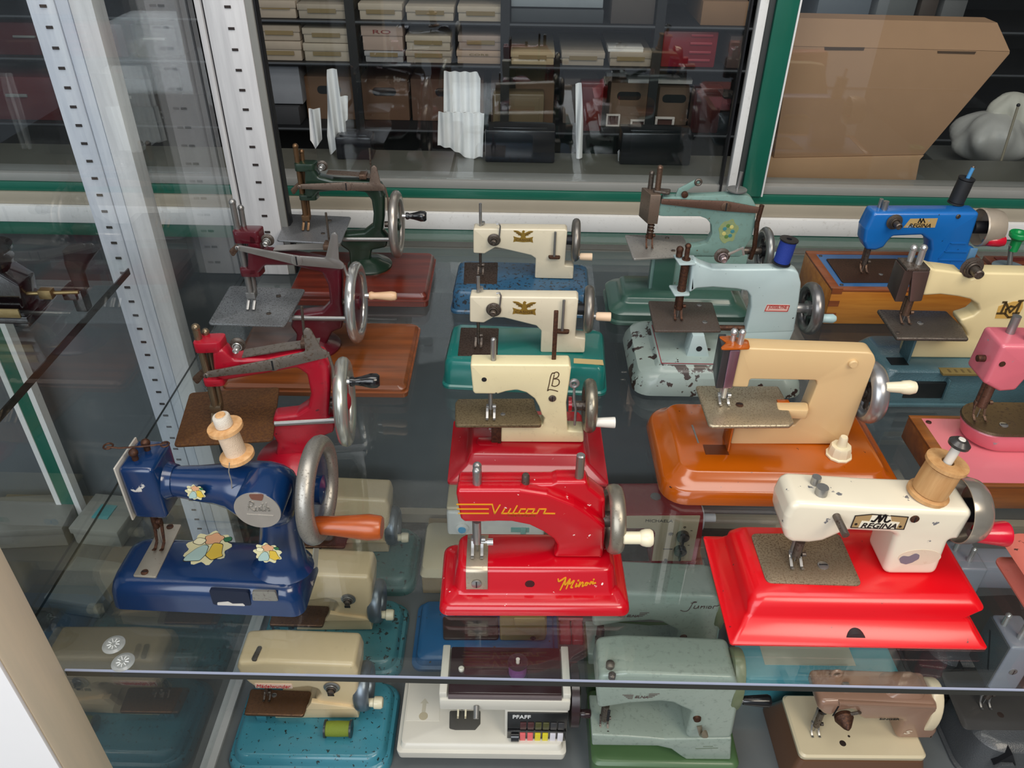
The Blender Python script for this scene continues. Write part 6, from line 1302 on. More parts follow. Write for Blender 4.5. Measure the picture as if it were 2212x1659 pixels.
# ---- pink machine at the right edge
fr = Fr('U', (392, 1240), (1700, 1256))
T = thing('toy_sewing_machine', 'pink toy sewing machine on a pink topped wooden base at the right edge', 'sewing machine', fr)
MPK = paint('pink_enamel', '#d06b78', .3, .45, .05, chip=.05, chipcol='#8d8f92', cscale=60)
w = fr.w; h = fr.P(760, 1108, 0)[1]; d = fr.G(150, 682, h)[1]
MWP = wood('brown_base_wood', '#6b3a16', '#99591f', .4, .3, 5, 0)
part('box_body', box(-w/2, w/2, 0, d, 0, h-.003, .002), MWP, T, label='wooden base box')
for n_, bx in (('frame_rail', (-w/2, w/2, 0, .006)), ('frame_rail', (-w/2, w/2, d-.006, d)), ('frame_rail', (-w/2, -w/2+.014, .006, d-.006)), ('frame_rail', (w/2-.014, w/2, .006, d-.006))):
    part(n_, box(bx[0], bx[1], bx[2], bx[3], h-.003, h, .0006), MWP, T)
pk = part('top_panel', box(-w/2+.014, w/2-.014, .006, d-.006, h-.004, h-.0006), paint('pink_panel', '#d3757f', .35, .3, .04), T)
zscrew(pk, -w/2+.020, d-.014, h-.0006, .0035, MRUST)
# bed block with bronze plate
zt = h+.030; g0 = fr.G(470, 820, h); g1 = fr.G(600, 905, h); y0 = g1[1]; xl = g0[0]
zt = fr.P(700, 800, y0+.002)[1]; yb = fr.G(600, 618, zt)[1]
part('bed', tiers([(h, xl+.012, w/2-.03, y0+.002, yb-.002, .03), (h+.004, xl+.006, w/2-.026, y0, yb, .034), (zt-.003, xl, w/2-.02, y0-.001, yb+.001, .036), (zt, xl+.002, w/2-.022, y0+.001, yb-.001, .035)]), MPK, T)
part('bed_plate', tiers([(zt, xl-.001, w/2-.019, y0-.002, yb+.002, .036), (zt+.003, xl, w/2-.02, y0-.001, yb+.001, .036)]), metal('bronze_bed_plate', '#6e5c45', .35, rust=.35, rustcol='#47372a'), T)
yc = (y0+yb)/2; a, b_ = fr.P(690, 548, yc-.02), fr.P(830, 255, yc-.02)
hx0 = fr.P(745, 250, yc-.022)[0]; z0_, z1_ = fr.P(730, 548, yc-.022)[1], fr.P(850, 258, yc-.022)[1]
z1_ = fr.P(800, 268, yc-.022)[1]
part('head', prism(fillet([(hx0-.003, z0_+.012), (hx0+.02, z0_), (hx0+.038, z0_+.002), (hx0+.048, z0_+.03), (hx0+.048, z1_), (hx0, z1_)], .005), yc-.022, yc+.022, .005, 3), MPK, T, label='pink head block')
part('arm', prism(fillet([(hx0+.045, z1_-.012), (hx0+.045, z0_+.04), (.06, z0_+.05), (.10, zt), (.17, zt), (.16, z1_-.004)], .01), yc-.018, yc+.018, .006, 3), MPK, T)
pin(T, hx0+.022, yc+.006, z1_-.003, z1_+.022, .0048, MSTL, name='bar_top'); pin(T, hx0+.035, yc-.010, z1_-.003, z1_+.020, .0048, MSTL, name='bar_top')
part('thread_lug', lathe([(.004, 0), (.004, -.010), (.0001, -.011)], (hx0, yc-.004, z0_+(z1_-z0_)*.55), 'x', 12), MRUST, T)
a = fr.P(740, 315, yc-.022); part('side_hole', lathe([(.0001, -.0004), (.0035, -.0004), (.0035, .001)], (hx0+.008, yc-.0225, z0_+(z1_-z0_)*.62), 'y', 12), MRUST, T)
needle_foot(T, hx0+.022, yc, z0_+.004, zt+.003, MBRZ, r=.0058, fork=.013)
g = fr.G(742, 742, zt+.003); zscrew(T, g[0], g[1], zt+.003, .005, MSTL)
part('pillar_foot', box(.09, .18, yc-.016, yc+.016, zt+.002, zt+.03, .004), MPK, T)

# ---- salmon base cut by the right edge
fr = Fr('P', (2262, 1392), (2800, 1402))
T = thing('toy_sewing_machine', 'salmon coloured toy machine base cut off by the right edge', 'sewing machine', fr)
MSA = paint('salmon_enamel', '#c4695a', .35, .35, .06, chip=.06, chipcol='#4a2a22', cscale=90)
w = fr.w; d = fr.G(2119, 1205)[1]; h = .036; i1 = fr.G(2172, 1152, h)
part('base', tiers([(0, -w/2, w/2, 0, d, .010), (.002, -w/2, w/2, 0, d, .010), (.003, -w/2+.003, w/2-.003, .003, d-.003, .010), (.012, -w/2+.012, w/2-.012, .012, d-.010, .010), (h*.8, i1[0]-.004, -i1[0]+.004, .030, i1[1]+.004, .012), (h, i1[0]+.002, -i1[0], .036, i1[1], .012)]), MSA, T, 50)
part('body', box(.02, .10, .05, .09, h, h+.12, .006), MSA, T); part('arm', box(-.06, .03, .055, .085, h+.085, h+.12, .006), MSA, T)

# ---- wooden box with green-topped pin at the right edge
fr = Fr('H', (1392, 705), (2100, 712))
T = thing('toy_sewing_machine', 'red brown wooden boxed toy machine with a green spool pin at the right edge', 'sewing machine', fr)
h = fr.P(1450, 640, 0)[1]+.0; h = max(h, .02); w = fr.w; d = fr.G(1415, 588, h)[1]
part('box_body', box(-w/2, w/2, 0, d, 0, h, .002), wood('mahogany_box', '#4a1f12', '#7a3a20', .4, .3, 5, 0), T)
part('top_panel', box(-w/2+.014, w/2-.014, .010, d-.010, h, h+.002, .0005), plain('dark_red_panel', '#5a1a16', .4, coat=.2), T)
g = fr.G(1535, 672, h+.002); part('pin_disc', lathe([(.028, 0), (.028, .0016), (.004, .0026), (.0001, .0026)], (g[0], g[1], h+.002), 'z', 32), plain('grey_blue_disc', '#6f7f87', .35), T)
a = fr.P(1562, 580, g[1]); b_ = fr.P(1582, 500, g[1])
pin(T, g[0], g[1], h+.003, b_[1]-.006, .0042, MSTL, lean=(b_[0]-g[0]-.006, 0))
part('green_cap', lathe([(.0075, -.016), (.0085, 0), (.009, .004), (.0155, .010), (.0162, .016), (.015, .018), (.008, .018), (.006, .014), (.0001, .014)], (b_[0], g[1], b_[1]), 'z', 20), paint('green_plastic', '#12964f', .3, .3), T, label='green plastic spool cap')
# ================================================================ lower board
def copy_tree(o, parent=None):
    c = o.copy(); COL.objects.link(c); c.parent = parent
    for ch in list(o.children): copy_tree(ch, c)
    return c
def put(fr, root, crop, x, y, loc):
    """origin of a copy whose local point loc is seen at crop pixel (x, y)"""
    w = hit(crop, x, y, (0, 0, ZL+loc[2]), ZA); return w - fr.X*loc[0] - fr.Y*loc[1] - ZA*loc[2]
def remat(root, mats):
    for ch in root.children_recursive:
        if ch.type == 'MESH' and ch.data.materials and ch.data.materials[0].name in mats:
            ch.data = ch.data.copy(); ch.data.materials[0] = mats[ch.data.materials[0].name]
# ---- three cream machines on turquoise bases
fr = Fr('I', (70, 1705), (1010, 1720), ZL)
T = thing('toy_sewing_machine', 'cream toy sewing machine with red name on a turquoise base, frontmost of three', 'sewing machine', fr, 'cream machines on blue green bases')
MTQ = paint('turquoise_enamel', '#3f8798', .3, .4, .1, chip=.30, chipcol='#23302f', cscale=150); MCM = paint('cream_moulding', '#e4cca2', .35, .25, .04, dirt=.1, dirtcol='#8a7750')
w = fr.w; h = .034; y2 = fr.G(650, 1590, h)[1]; d = fr.G(1000, 1168, h)[1]+.012
part('base', tiers([(0, -w/2, w/2, 0, d, .03), (.010, -w/2, w/2, 0, d, .03), (.016, -w/2+.003, w/2-.003, .003, d-.003, .03), (.018, -w/2+.008, w/2-.008, .008, d-.006, .028), (h-.004, -w/2+.012, w/2-.012, y2-.004, d-.010, .026), (h-.001, -w/2+.015, w/2-.015, y2, d-.012, .024), (h, -w/2+.019, w/2-.019, y2+.004, d-.016, .022)]), MTQ, T, label='rounded two-step turquoise base')
yl = fr.G(600, 1376, h)[1]; t = .062
part('bed', prism(fillet(fr.tr([(352,1376),(365,1335),(530,1330),(600,1300),(820,1318),(832,1374)], yl), .002), yl, yl+t*.9, .004, 2), MCM, T)
arm = fr.tr([(140,1060),(300,1052),(805,1072),(826,1120),(826,1180),(818,1330),(560,1335),(575,1290),(610,1245),(595,1216),(545,1204),(450,1214),(250,1214),(200,1180),(150,1135),(132,1095)], yl)
part('arm', prism(fillet(arm, .008), yl, yl+t, .0075, 4), MCM, T, 60, label='cream rounded arm')
a = fr.P(250, 1197, yl); k_ = fr.px(1, a[0], yl, a[1])
part('name_label', prism(fillet([(a[0]-k_*8, a[1]-k_*8), (a[0]+k_*205, a[1]-k_*8), (a[0]+k_*205, a[1]+k_*34), (a[0]-k_*8, a[1]+k_*34)], .002), yl-.0008, yl+.004, .0003), plain('label_blush', '#e6c9b4', .5), T)
text('name', 'Mädelwunder', T, a[0], yl-.0012, a[1]-.0005, fr.px(30), fr.px(195), plain('name_red', '#c4222e', .45), slant=.3)
p = fr.P(678, 1195, yl); kn = tension_knob(T, p[0], yl, p[1], .0125, MSTL, MDST, .012)
a = fr.P(672, 1242, yl); part('dial_mark', box(a[0]-.005, a[0]+.005, yl-.0006, yl, a[1]-.003, a[1]+.003), MDARK, T)
zp = fr.P(300, 1300, yl+.004)[1]
pl = [fr.G(x, y, zp) for x, y in ((175,1352),(515,1362),(562,1220),(215,1205))]
pp = part('stitch_plate', prism(fillet(pl, .005), zp-.006, zp, .002, 3, axis='z'), metal('copper_brown_plate', '#7a5a42', .38, rust=.4, rustcol='#553a2a'), T)
g = fr.G(350, 1245, zp); zscrew(pp, g[0], g[1], zp, .004, MSTL)
n_ = fr.P(300, 1195, yl+.02); needle_foot(T, n_[0], yl+.02, n_[1]+.003, zp, MDST, r=.003, fork=.009)
part('bed_fin', prism(fr.tr([(530,1325),(560,1285),(800,1315),(820,1322)], yl-.004), yl-.005, yl+.004, .001), MCM, T)
a = fr.P(300, 1385, yl+.006); part('latch', box(a[0]-.008, a[0]+.008, yl-.006, yl+.01, h, h+.014, .001), MTQ, T)
zt = max(q_[1] for q_ in arm); g = fr.G(248, 1005, zt)
part('top_slot', prism(fillet([(g[0]-.005, g[1]-.012), (g[0]+.003, g[1]-.013), (g[0]+.006, g[1]+.012), (g[0]-.001, g[1]+.013)], .003), zt-.003, zt+.0008, .0004, axis='z'), MDST, T)
p = fr.P(862, 1190, yl+.03); R_ = fr.px(142, p[0], yl, p[1])
rim_wheel(T, (p[0], yl+.03, p[1]), R_, .0075, metal('grey_blue_rim', '#7d8790', .35), 1.7, spokes=4, mdisc=plain('grey_wheel_web', '#5c6468', .4), hub=.012, spoke_w=.010)
part('axle', cyl((p[0]-.025, yl+.03, p[1]), (p[0], yl+.03, p[1]), .010), MDST, T)
a = fr.P(850, 1285, yl+.004); crank(T, (a[0], yl+.004, a[1]), [(.0045, 0), (.006, .003), (.0072, .018), (.0098, .020), (.0098, .030), (.008, .033)], MBONE, .003)
g = fr.G(600, 1440, h)
fr1, T1, h1, arm1 = fr, T, h, arm
anc_base = fr.G(1045, 1182, h); anc = (anc_base[0], anc_base[1], h)
# green bobbin lying on the base
g = fr.G(722, 1465, h)
bb = thing('thread_bobbin', 'bobbin of olive green thread lying on the turquoise base', 'spool', loc=fr.O + fr.X*g[0] + fr.Y*g[1] + ZA*(h+.0145)); bb.rotation_euler = (0, 0, .02)
for x in (-.022, .018): part('flange', lathe([(.003, 0), (.014, 0), (.014, .003), (.003, .003)], (x, 0, 0), 'x', 24, closed=True), plain('dark_bobbin', '#2b3438', .35), bb)
part('thread', lathe([(.003, -.019), (.0115, -.019), (.012, -.002), (.0115, .018), (.003, .018)], (0, 0, 0), 'x', 24, closed=True), thread_mat('olive_thread', '#7c8d2c'), bb)
MT2 = paint('dirty_turquoise', '#3f7d86', .35, .3, .12, chip=.42, chipcol='#2a2f2c', cscale=110); MT3 = paint('dirty_blue_green', '#3d6a66', .35, .3, .12, chip=.32, chipcol='#252c28', cscale=110)
for (x, y), lab, mm in (((1098, 716), 'cream toy sewing machine on a dirty turquoise base, middle one below the dark blue machine', MT2), ((1172, 302), 'cream toy sewing machine on a dark green base, rearmost below the dark blue machine', MT3)):
    c = copy_tree(T1); c.location = put(fr1, c, 'I', x, y, anc); c['label'] = lab; remat(c, {'turquoise_enamel': mm})
    for ch in list(c.children):
        if ch.name.startswith('name'): bpy.data.objects.remove(ch)   # only the front one shows its name
# ---- PFAFF
fr = Fr('J', (62, 1650), (1012, 1662), ZL)
T = thing('toy_sewing_machine', 'white PFAFF toy sewing machine with dark brown hinged lid and colour keys', 'sewing machine', fr)
MPW = paint('white_plastic', '#d8d3c6', .35, .25, .03); MPB = paint('dark_brown_plastic', '#2d191b', .25, .4, .06)
w = fr.w; zd = .052; d = fr.G(108, 1112, zd)[1]
for x in (-w*.42, w*.38): part('foot', box(x-.02, x+.02, .02, .05, 0, .012, .002), MPB, T)
part('under_tray', box(-w/2+.012, w/2-.012, .010, d-.01, .012, .026, .002), plain('grey_tray', '#9b978e', .45), T)
part('deck', tiers([(.026, -w/2, w/2, 0, d, .006), (.036, -w/2-.002, w/2+.002, -.001, d+.001, .007), (.041, -w/2-.002, w/2+.002, -.001, d+.001, .007), (.043, -w/2+.003, w/2-.003, .004, d-.003, .008), (zd-.001, -w/2+.005, w/2-.005, .008, d-.005, .008), (zd, -w/2+.007, w/2-.007, .010, d-.007, .008)]), MPW, T, label='white flat deck')
yf = .020
p0, p1 = fr.P(682, 1530, yf), fr.P(1035, 1335, yf); zA = fr.P(700, 1328, yf)[1]; zB = fr.P(700, 1272, yf)[1]
xl, xr = fr.P(292, 1300, yf)[0], fr.P(1052, 1300, yf)[0]
yb = fr.G(600, 962, zB)[1]
part('pillar', box(p0[0]-.004, xr-.002, yf+.001, yb, zd-.002, zA+.004, .003), MPW, T)
hd = part('hood', box(xl, xr, yf, yb, zA, zB, .003), MPW, T, label='white hood')
for x0, x1 in ((xl, xl+.012), (xr-.012, xr)): part('hood_cheek', box(x0, x1, yf+.004, yb-.004, zB-.002, zB+.012, .002), MPW, hd)
ld = part('lid', box(xl+.0135, xr-.0135, yf+.006, yb-.006, zB, zB+.010, .002), MPB, hd, label='dark brown lid')
part('lid_front', box(xl+.0135, xr-.0135, yf+.002, yf+.006, zB-.001, zB+.008, .001), plain('grey_brown_lip', '#6b5f60', .35), ld)
for z in (.25, .5, .75): part('lid_groove', box(xl+.03, xr-.03, yf+(yb-yf)*z, yf+(yb-yf)*z+.0012, zB+.010, zB+.0104), plain('groove_dark', '#170c0d', .4), ld)
g = fr.G(420, 1090, zB+.01); part('lid_stud', lathe([(.0045, 0), (.0045, .004), (.003, .0055), (.0001, .0055)], (g[0], g[1], zB+.010), 'z', 14), MPW, ld)
g = fr.G(745, 1110, zB+.01); gw_ = hit('J', 745, 1112, fr.O + ZA*(zB+.01), ZA)
spool('small reel of purple thread on the PFAFF lid', gw_ + ZA*.0005, .0155, .028, plain('dark_reel', '#2a1c26', .35), thread_mat('purple_thread', '#6b3a72'), .0135, fl=.1)
part('reel_pin', cyl((g[0], g[1], zB+.008), (g[0], g[1], zB+.045), .003), MPW, ld)
a0, a1 = fr.P(684, 1528, yf), fr.P(1036, 1340, yf)
bp_ = part('front_panel', box(a0[0], a1[0], yf-.0012, yf+.001, max(a0[1], zd-.006), a1[1], .0006), paint('black_panel', '#0f0f10', .2, .4), T, label='black front panel')
pz0 = max(a0[1], zd-.006); pw = a1[0]-a0[0]; ph = a1[1]-pz0
text('name', 'PFAFF', bp_, a0[0]+.008, yf-.0014, a1[1]-.0145, .0092, pw*.30, plain('print_white', '#e4e4e2', .5), bold=.02)
keys = ['#e86a6c', '#e86a6c', '#e0cf2c', '#e0cf2c', '#dcd8e0', '#e4e0e6']
for i, c_ in enumerate(keys):
    x = a0[0]+pw*.215+i*pw*.128
    part('colour_key', box(x, x+pw*.095, yf-.005, yf-.001, pz0+.003, pz0+ph*.33, .0008), plain('key_'+c_[1:], c_, .4), bp_)
    part('dark_key', box(x, x+pw*.105, yf-.003, yf-.001, pz0+ph*.44, pz0+ph*.68, .0006), plain('darkkey_%d' % (i//2), ('#4a2526', '#4b4a22', '#383739')[i//2], .3), bp_)
part('panel_bar', box(a0[0], a1[0], yf-.004, yf-.001, pz0+ph*.36, pz0+ph*.41, .0006), MBLACK, bp_); part('panel_wheel', lathe([(.009, -.006), (.009, .006)], (a0[0]+.012, yf-.001, pz0+ph*.17), 'x', 20), MBLACK, bp_)
pl = [fr.G(x, y, zd) for x, y in ((350,1432),(385,1440),(500,1440),(530,1405),(530,1330),(352,1330))]
part('stitch_plate', prism(fillet(pl, .003), zd-.001, zd+.001, .0002, axis='z'), paint('dark_grey_insert', '#55534f', .4, .1), T)
g = fr.G(420, 1400, zd); needle_foot(T, g[0], g[1]+.018, zA+.002, zd+.001, MSTL, r=.004, fork=.012, mf=MBONE)
a = fr.P(507, 1300, yf); part('thread_peg', cyl((a[0], yf, a[1]), (a[0], yf-.016, a[1]-.008), .0042), MSTL, T)
pl = [fr.G(x, y, zd) for x, y in ((98,1385),(292,1388),(300,1165),(125,1165))]
dr = part('deck_hatch', prism(pl, zd-.0005, zd+.0006, .0003, axis='z'), MPW, T)
g = fr.G(200, 1360, zd); part('finger_notch', lathe([(.0001, .0008), (.007, .0007), (.0075, 0)], (g[0], g[1], zd+.0002), 'z', 18), plain('beige_notch', '#b9ae94', .5), dr)
g0 = fr.G(205, 1300, zd); part('arrow_mark', prism([(g0[0]-.003, g0[1]-.014), (g0[0]+.003, g0[1]-.014), (g0[0]+.003, g0[1]+.004), (g0[0]+.007, g0[1]+.004), (g0[0], g0[1]+.013), (g0[0]-.007, g0[1]+.004), (g0[0]-.003, g0[1]+.004)], zd+.0004, zd+.0009, 0, axis='z'), plain('faint_mark', '#c3bca8', .5), dr)
R_ = .048; cw = (xr+.008, (yf+yb)/2-.01, zA-.012); part('hand_wheel', lathe([(R_*.2, -.008), (R_, -.006), (R_, .006), (R_*.9, .008), (R_*.2, .008)], cw, 'x', 36), MPB, T)
crank(T, (cw[0]+.008, cw[1]-R_*.6, cw[2]-.006), [(.006, 0), (.0065, .003), (.0072, .015), (.006, .017)], MPB, .004)
# ---- blue base machine behind PFAFF
fr = Fr('J', (128, 1100), (985, 1110), ZL)
T = thing('toy_sewing_machine', 'worn blue based toy machine with brown and khaki body behind the PFAFF', 'sewing machine', fr)
MB5 = paint('worn_blue_enamel', '#1f6192', .35, .3, .1, chip=.08, chipcol='#3a3530', cscale=70)
w = fr.w; h = fr.P(500, 1020, .012)[1]; d = fr.G(400, 668, h)[1]
part('base', tiers([(0, -w/2, w/2, 0, d, .018), (.006, -w/2, w/2, 0, d, .018), (.008, -w/2+.006, w/2-.006, .006, d-.006, .016), (h-.004, -w/2+.010, w/2-.010, .010, d-.008, .014), (h, -w/2+.016, w/2-.016, .016, d-.012, .012)]), MB5, T)
pl = [fr.G(x, y, h) for x, y in ((315, 922), (635, 922), (632, 792), (312, 790))]
part('stitch_plate', prism(fillet(pl, .006), h, h+.006, .002, axis='z'), paint('brown_plastic_plate', '#3a2a26', .3, .3), T)
part('plate_window', prism(fillet([fr.G(x, y, h+.006) for x, y in ((440, 885), (565, 885), (565, 825), (440, 825))], .003), h+.0055, h+.0066, 0, axis='z'), plain('grey_window', '#5a4f4b', .3), T)
yl = fr.G(760, 924, h)[1]
part('body', prism(fillet(fr.tr([(642, 925), (905, 925), (915, 890), (915, 640), (330, 640), (330, 700), (640, 720), (640, 780)], yl), .005), yl, yl+.05, .006, 3), paint('khaki_plastic', '#a08c57', .35, .3, .05), T)
a = fr.P(835, 906, yl); screw(T, a[0], yl, a[1], .005, MDST)
part('body_panel', prism(fillet(fr.tr([(722, 785), (735, 840), (850, 895), (905, 880), (905, 785)], yl), .003), yl-.003, yl, .001), MATS['khaki_plastic'], T)
# ---- white machine with blue button, behind the red Vulcan
fr = Fr('J', (195, 662), (905, 672), ZL)
T = thing('toy_sewing_machine', 'white and beige toy machine with a blue button behind the red Vulcan', 'sewing machine', fr)
w = fr.w; h = fr.P(260, 560, 0)[1]; MBE = paint('aged_beige', '#c9bd9c', .4, .2, .05)
part('plinth', box(-w/2, w/2, 0.006, .16, 0, h, .002), paint('tan_plinth', '#9c8560', .5, .1, .1, dirt=.3), T)
zd = fr.P(260, 505, .004)[1]; d = fr.G(215, 228, zd)[1]
part('deck', tiers([(h, -w/2-.002, w/2, 0, d, .010), (h+.003, -w/2-.003, w/2+.002, -.002, d+.002, .012), (zd-.002, -w/2+.002, w/2-.003, .004, d-.003, .012), (zd, -w/2+.006, w/2-.006, .010, d-.006, .012)]), MBE, T)
yl = .035; z0, z1 = fr.P(340, 314, yl)[1], fr.P(340, 178, yl)[1]; x0, x1 = fr.P(336, 250, yl)[0], fr.P(905, 250, yl)[0]
z1 = max(z1, z0+.04)
part('arm', box(x0, x1, yl, yl+.075, z0, z1, .006, 3), paint('white_front', '#d5d6d2', .35, .2), T); part('arm_top', box(x0, x1, yl+.004, yl+.078, z1-.001, z1+.008, .004, 3), MBE, T)
part('pillar', box(x1-.05, x1-.002, yl+.004, yl+.07, zd, z0+.004, .004), MATS['white_front'], T)
a = fr.P(425, 265, yl); bt_ = part('button_ring', lathe([(.012, 0), (.012, -.005), (.008, -.007), (.0001, -.007)], (a[0], yl, a[1]), 'y', 28), MATS['white_front'], T); part('blue_button', lathe([(.0075, -.007), (.007, -.009), (.0001, -.0095)], (a[0], yl, a[1]), 'y', 24), plain('sky_blue', '#3a9fd0', .35, coat=.3), bt_)
a = fr.P(775, 280, yl); part('slider_slot', box(a[0]-.022, a[0]+.012, yl-.0012, yl+.001, a[1]-.006, a[1]+.006, .0006), plain('teal_slider', '#4f9a98', .4), T); part('slider', box(a[0]-.004, a[0]+.006, yl-.006, yl, a[1]-.007, a[1]+.007, .001), MATS['teal_slider'], T)
# ---- MICHAELA
fr = Fr('K', (190, 548), (868, 556), ZL)
T = thing('toy_sewing_machine', 'dark red MICHAELA toy sewing machine with cream front panel and black knobs', 'sewing machine', fr)
MMI = paint('dark_red_plastic', '#8d1220', .35, .3, .05); w = fr.w
part('base', box(-w/2, w/2, 0, .13, 0, .03, .004), MMI, T)
yl = .012; h = .03
body = fr.tr([(170,165),(872,160),(872,200),(850,440),(838,545),(545,545),(560,440),(580,280),(560,250),(500,246),(170,246)], yl)
body = [(x, max(z, h-.001)) for x, z in body]
part('body', prism(fillet(body, .004), yl, yl+.085, .003), MMI, T, label='dark red housing')
part('bed_recess', box(-w/2+.02, fr.P(545, 520, yl)[0], .02, .10, h, h+.003, .001), MBLACK, T)
mp_ = part('front_panel', prism(fillet(fr.tr([(180,176),(852,172),(800,438),(566,438),(588,275),(578,258),(555,246),(180,246)], yl), .002), yl-.001, yl, 0), paint('cream_panel', '#cfc0a0', .4, .15, .04), T, label='cream printed front panel')
a, b_ = fr.P(528, 209, yl), fr.P(690, 209, yl); k_ = fr.px(1, a[0], yl, a[1])
text('name', 'MICHAELA', mp_, a[0], yl-.0014, a[1], k_*22, b_[0]-a[0], MATS['print_black'])
for x, y in ((747, 285), (731, 370)):
    a = fr.P(x, y, yl); kk = part('knob', lathe([(k_*38, -.001), (k_*38, -.010), (k_*30, -.012), (.0001, -.012)], (a[0], yl, a[1]), 'y', 24), MBLACK, T); part('knob_pointer', box(a[0]-k_*7, a[0]+k_*7, yl-.014, yl-.004, a[1]-k_*62, a[1]+k_*20, .001), MBLACK, kk)
    part('dial_tick', box(a[0]+k_*42, a[0]+k_*54, yl-.0015, yl-.001, a[1]+k_*34, a[1]+k_*38), MATS['print_black'], mp_)
a = fr.P(760, 240, yl); part('dial_ring', torus((a[0], yl-.0012, a[1]), k_*6, k_*2.2, 'y', 14, 5), MATS['print_black'], mp_)
a = fr.P(678, 279, yl); part('star_mark', ribbon([[(a[0]-k_*15*math.cos(t_), a[1]-k_*15*math.sin(t_)), (a[0]+k_*15*math.cos(t_), a[1]+k_*15*math.sin(t_))] for t_ in (0, .785, 1.571, 2.356)], k_*4, yl-.0012), MATS['print_black'], mp_)
a = fr.P(662, 368, yl); part('stitch_mark', ribbon([[(a[0]-k_*26+i*k_*9, a[1]-k_*4), (a[0]-k_*22+i*k_*9, a[1]+k_*4)] for i in range(6)] + [[(a[0]-k_*28, a[1]), (a[0]+k_*26, a[1])]], k_*3, yl-.0012), MATS['print_black'], mp_)
a = fr.P(590, 60, yl+.06); zt = max(z for _, z in body); g = fr.G(590, 62, zt); part('top_screw', lathe([(.010, 0), (.010, .001), (.0001, .0015)], (g[0], g[1], zt), 'z', 20), plain('grey_screw', '#6b5f60', .4), T)
xr = fr.P(872, 190, yl)[0]; zc = fr.P(885, 190, yl+.04)[1]
R_ = fr.px(75, xr, yl, zc); part('hand_wheel', lathe([(R_*.3, 0), (R_, .001), (R_, .009), (R_*.85, .010), (R_*.3, .010)], (xr+.001, yl+.042, zc), 'x', 32), plain('white_wheel', '#d9dade', .35), T); part('wheel_axle', cyl((xr, yl+.042, zc), (xr+.036, yl+.042, zc), .0085), MATS['white_wheel'], T)
g = fr.P(640, 510, yl-.01); part('lever_pin', lathe([(.007, 0), (.007, .006), (.003, .008), (.003, .02), (.0001, .021)], (g[0], yl-.005, .0305), 'z', 14), MBLACK, T)
# ---- two ELNA machines
fr = Fr('K', (205, 1725), (1062, 1742), ZL)
T = thing('toy_sewing_machine', 'grey green ELNA toy sewing machine on a green base, front one', 'sewing machine', fr, 'grey green ELNA machines')
MEL = paint('sage_enamel', '#98a599', .3, .35, .05, dirt=.5, dirtcol='#5d6b5f'); MELB = paint('leaf_green_enamel', '#4d6b44', .35, .3, .06); MEO = paint('olive_cap', '#6d7556', .4, .2)
w = fr.w; h = .045; d = .13
part('base', tiers([(0, -w/2, w/2, 0, d, .012), (h-.006, -w/2, w/2, 0, d, .012), (h-.001, -w/2+.004, w/2-.004, .004, d-.004, .011), (h, -w/2+.007, w/2-.007, .007, d-.007, .010)]), MELB, T, label='green base box')
yl = fr.G(900, 1614, h)[1]; t = .068
part('bed', prism(fillet(fr.tr([(213,1464),(420,1474),(560,1484),(640,1492),(1038,1486),(1032,1612),(768,1610),(735,1590),(680,1550),(600,1532),(215,1527)], yl), .003), yl, yl+t, .006, 3), MEL, T)
arm = fr.tr([(262,1120),(420,1105),(1060,1130),(1078,1180),(1074,1320),(1040,1490),(764,1488),(802,1345),(790,1328),(735,1305),(690,1282),(620,1274),(430,1286),(272,1311),(246,1303),(238,1200)], yl)
part('arm', prism(fillet(arm, .012), yl, yl+t, .014, 5), MEL, T, 60, label='sage green rounded arm')
zt = max(q_[1] for q_ in arm)
x_, z_ = arm[3][0], arm[3][1]; zb_ = fr.P(1085, 1320, yl+.02)[1]
part('end_cap', prism([(yl+t/2+(t/2+.002)*math.cos(t_)*1.0, (zt+zb_)/2+(zt-zb_)/2*1.02*math.sin(t_)) for t_ in [2*PI*i/28 for i in range(28)]], x_-.004, x_+.012, .003, axis='x'), MEO, T)
a = fr.P(1118, 1262, yl+.012); crank(T, (a[0]-.004, yl+.012, a[1]), [(.006, 0), (.0068, .004), (.0095, .036), (.008, .040)], MBLACK, .004)
nm = fr.P(466, 1246, yl); k_ = fr.px(1, nm[0], yl, nm[1]); MPBR = plain('wing_print', '#5d4a46', .5)
text('name', 'ELNA', T, nm[0], yl-.0006, nm[1], k_*22, k_*78, MPBR, slant=.25, bold=.01)
wl = []
for i in range(4): wl += [fr.tr([(395+i*10, 1228+i*7), (458-i*2, 1229+i*7)], yl), fr.tr([(552-i*3, 1222+i*7), (612-i*14, 1221+i*7)], yl)]
part('wing_stripes', ribbon(wl, k_*2.2, yl-.0005), MPBR, T)
zp = fr.P(270, 1440, yl+.01)[1]; g = [fr.G(x, y, zp) for x, y in ((215,1446),(345,1448),(335,1345),(203,1345))]
part('stitch_plate', prism(fillet(g, .003), zp-.003, zp+.001, .0005, axis='z'), MRUST, T)
n_ = fr.P(298, 1300, yl+.018); needle_foot(T, n_[0], yl+.018, n_[1]+.004, zp+.001, MDST, r=.005, fork=.011)
part('needle_clamp_bar', box(n_[0]-.001, n_[0]+.003, yl-.003, yl, n_[1]-.004, n_[1]+.022, .001), MDARK, T)
a = fr.P(833, 1365, yl); part('lever_boss', lathe([(.006, 0), (.005, -.004), (.0001, -.005)], (a[0], yl, a[1]), 'y', 16), MRUST, T)
a, b_ = fr.P(845, 1410, yl), fr.P(890, 1462, yl-.012); part('stitch_lever', tube([(a[0], yl, a[1]), (a[0]+.003, yl-.008, a[1]-.010), (b_[0]-.004, yl-.014, b_[1]+.004), (b_[0], yl-.016, b_[1])], [.004, .0035, .006, .002], 8), metal('pale_lever', '#a79c88', .35), T)
g = fr.G(322, 1052, zt)
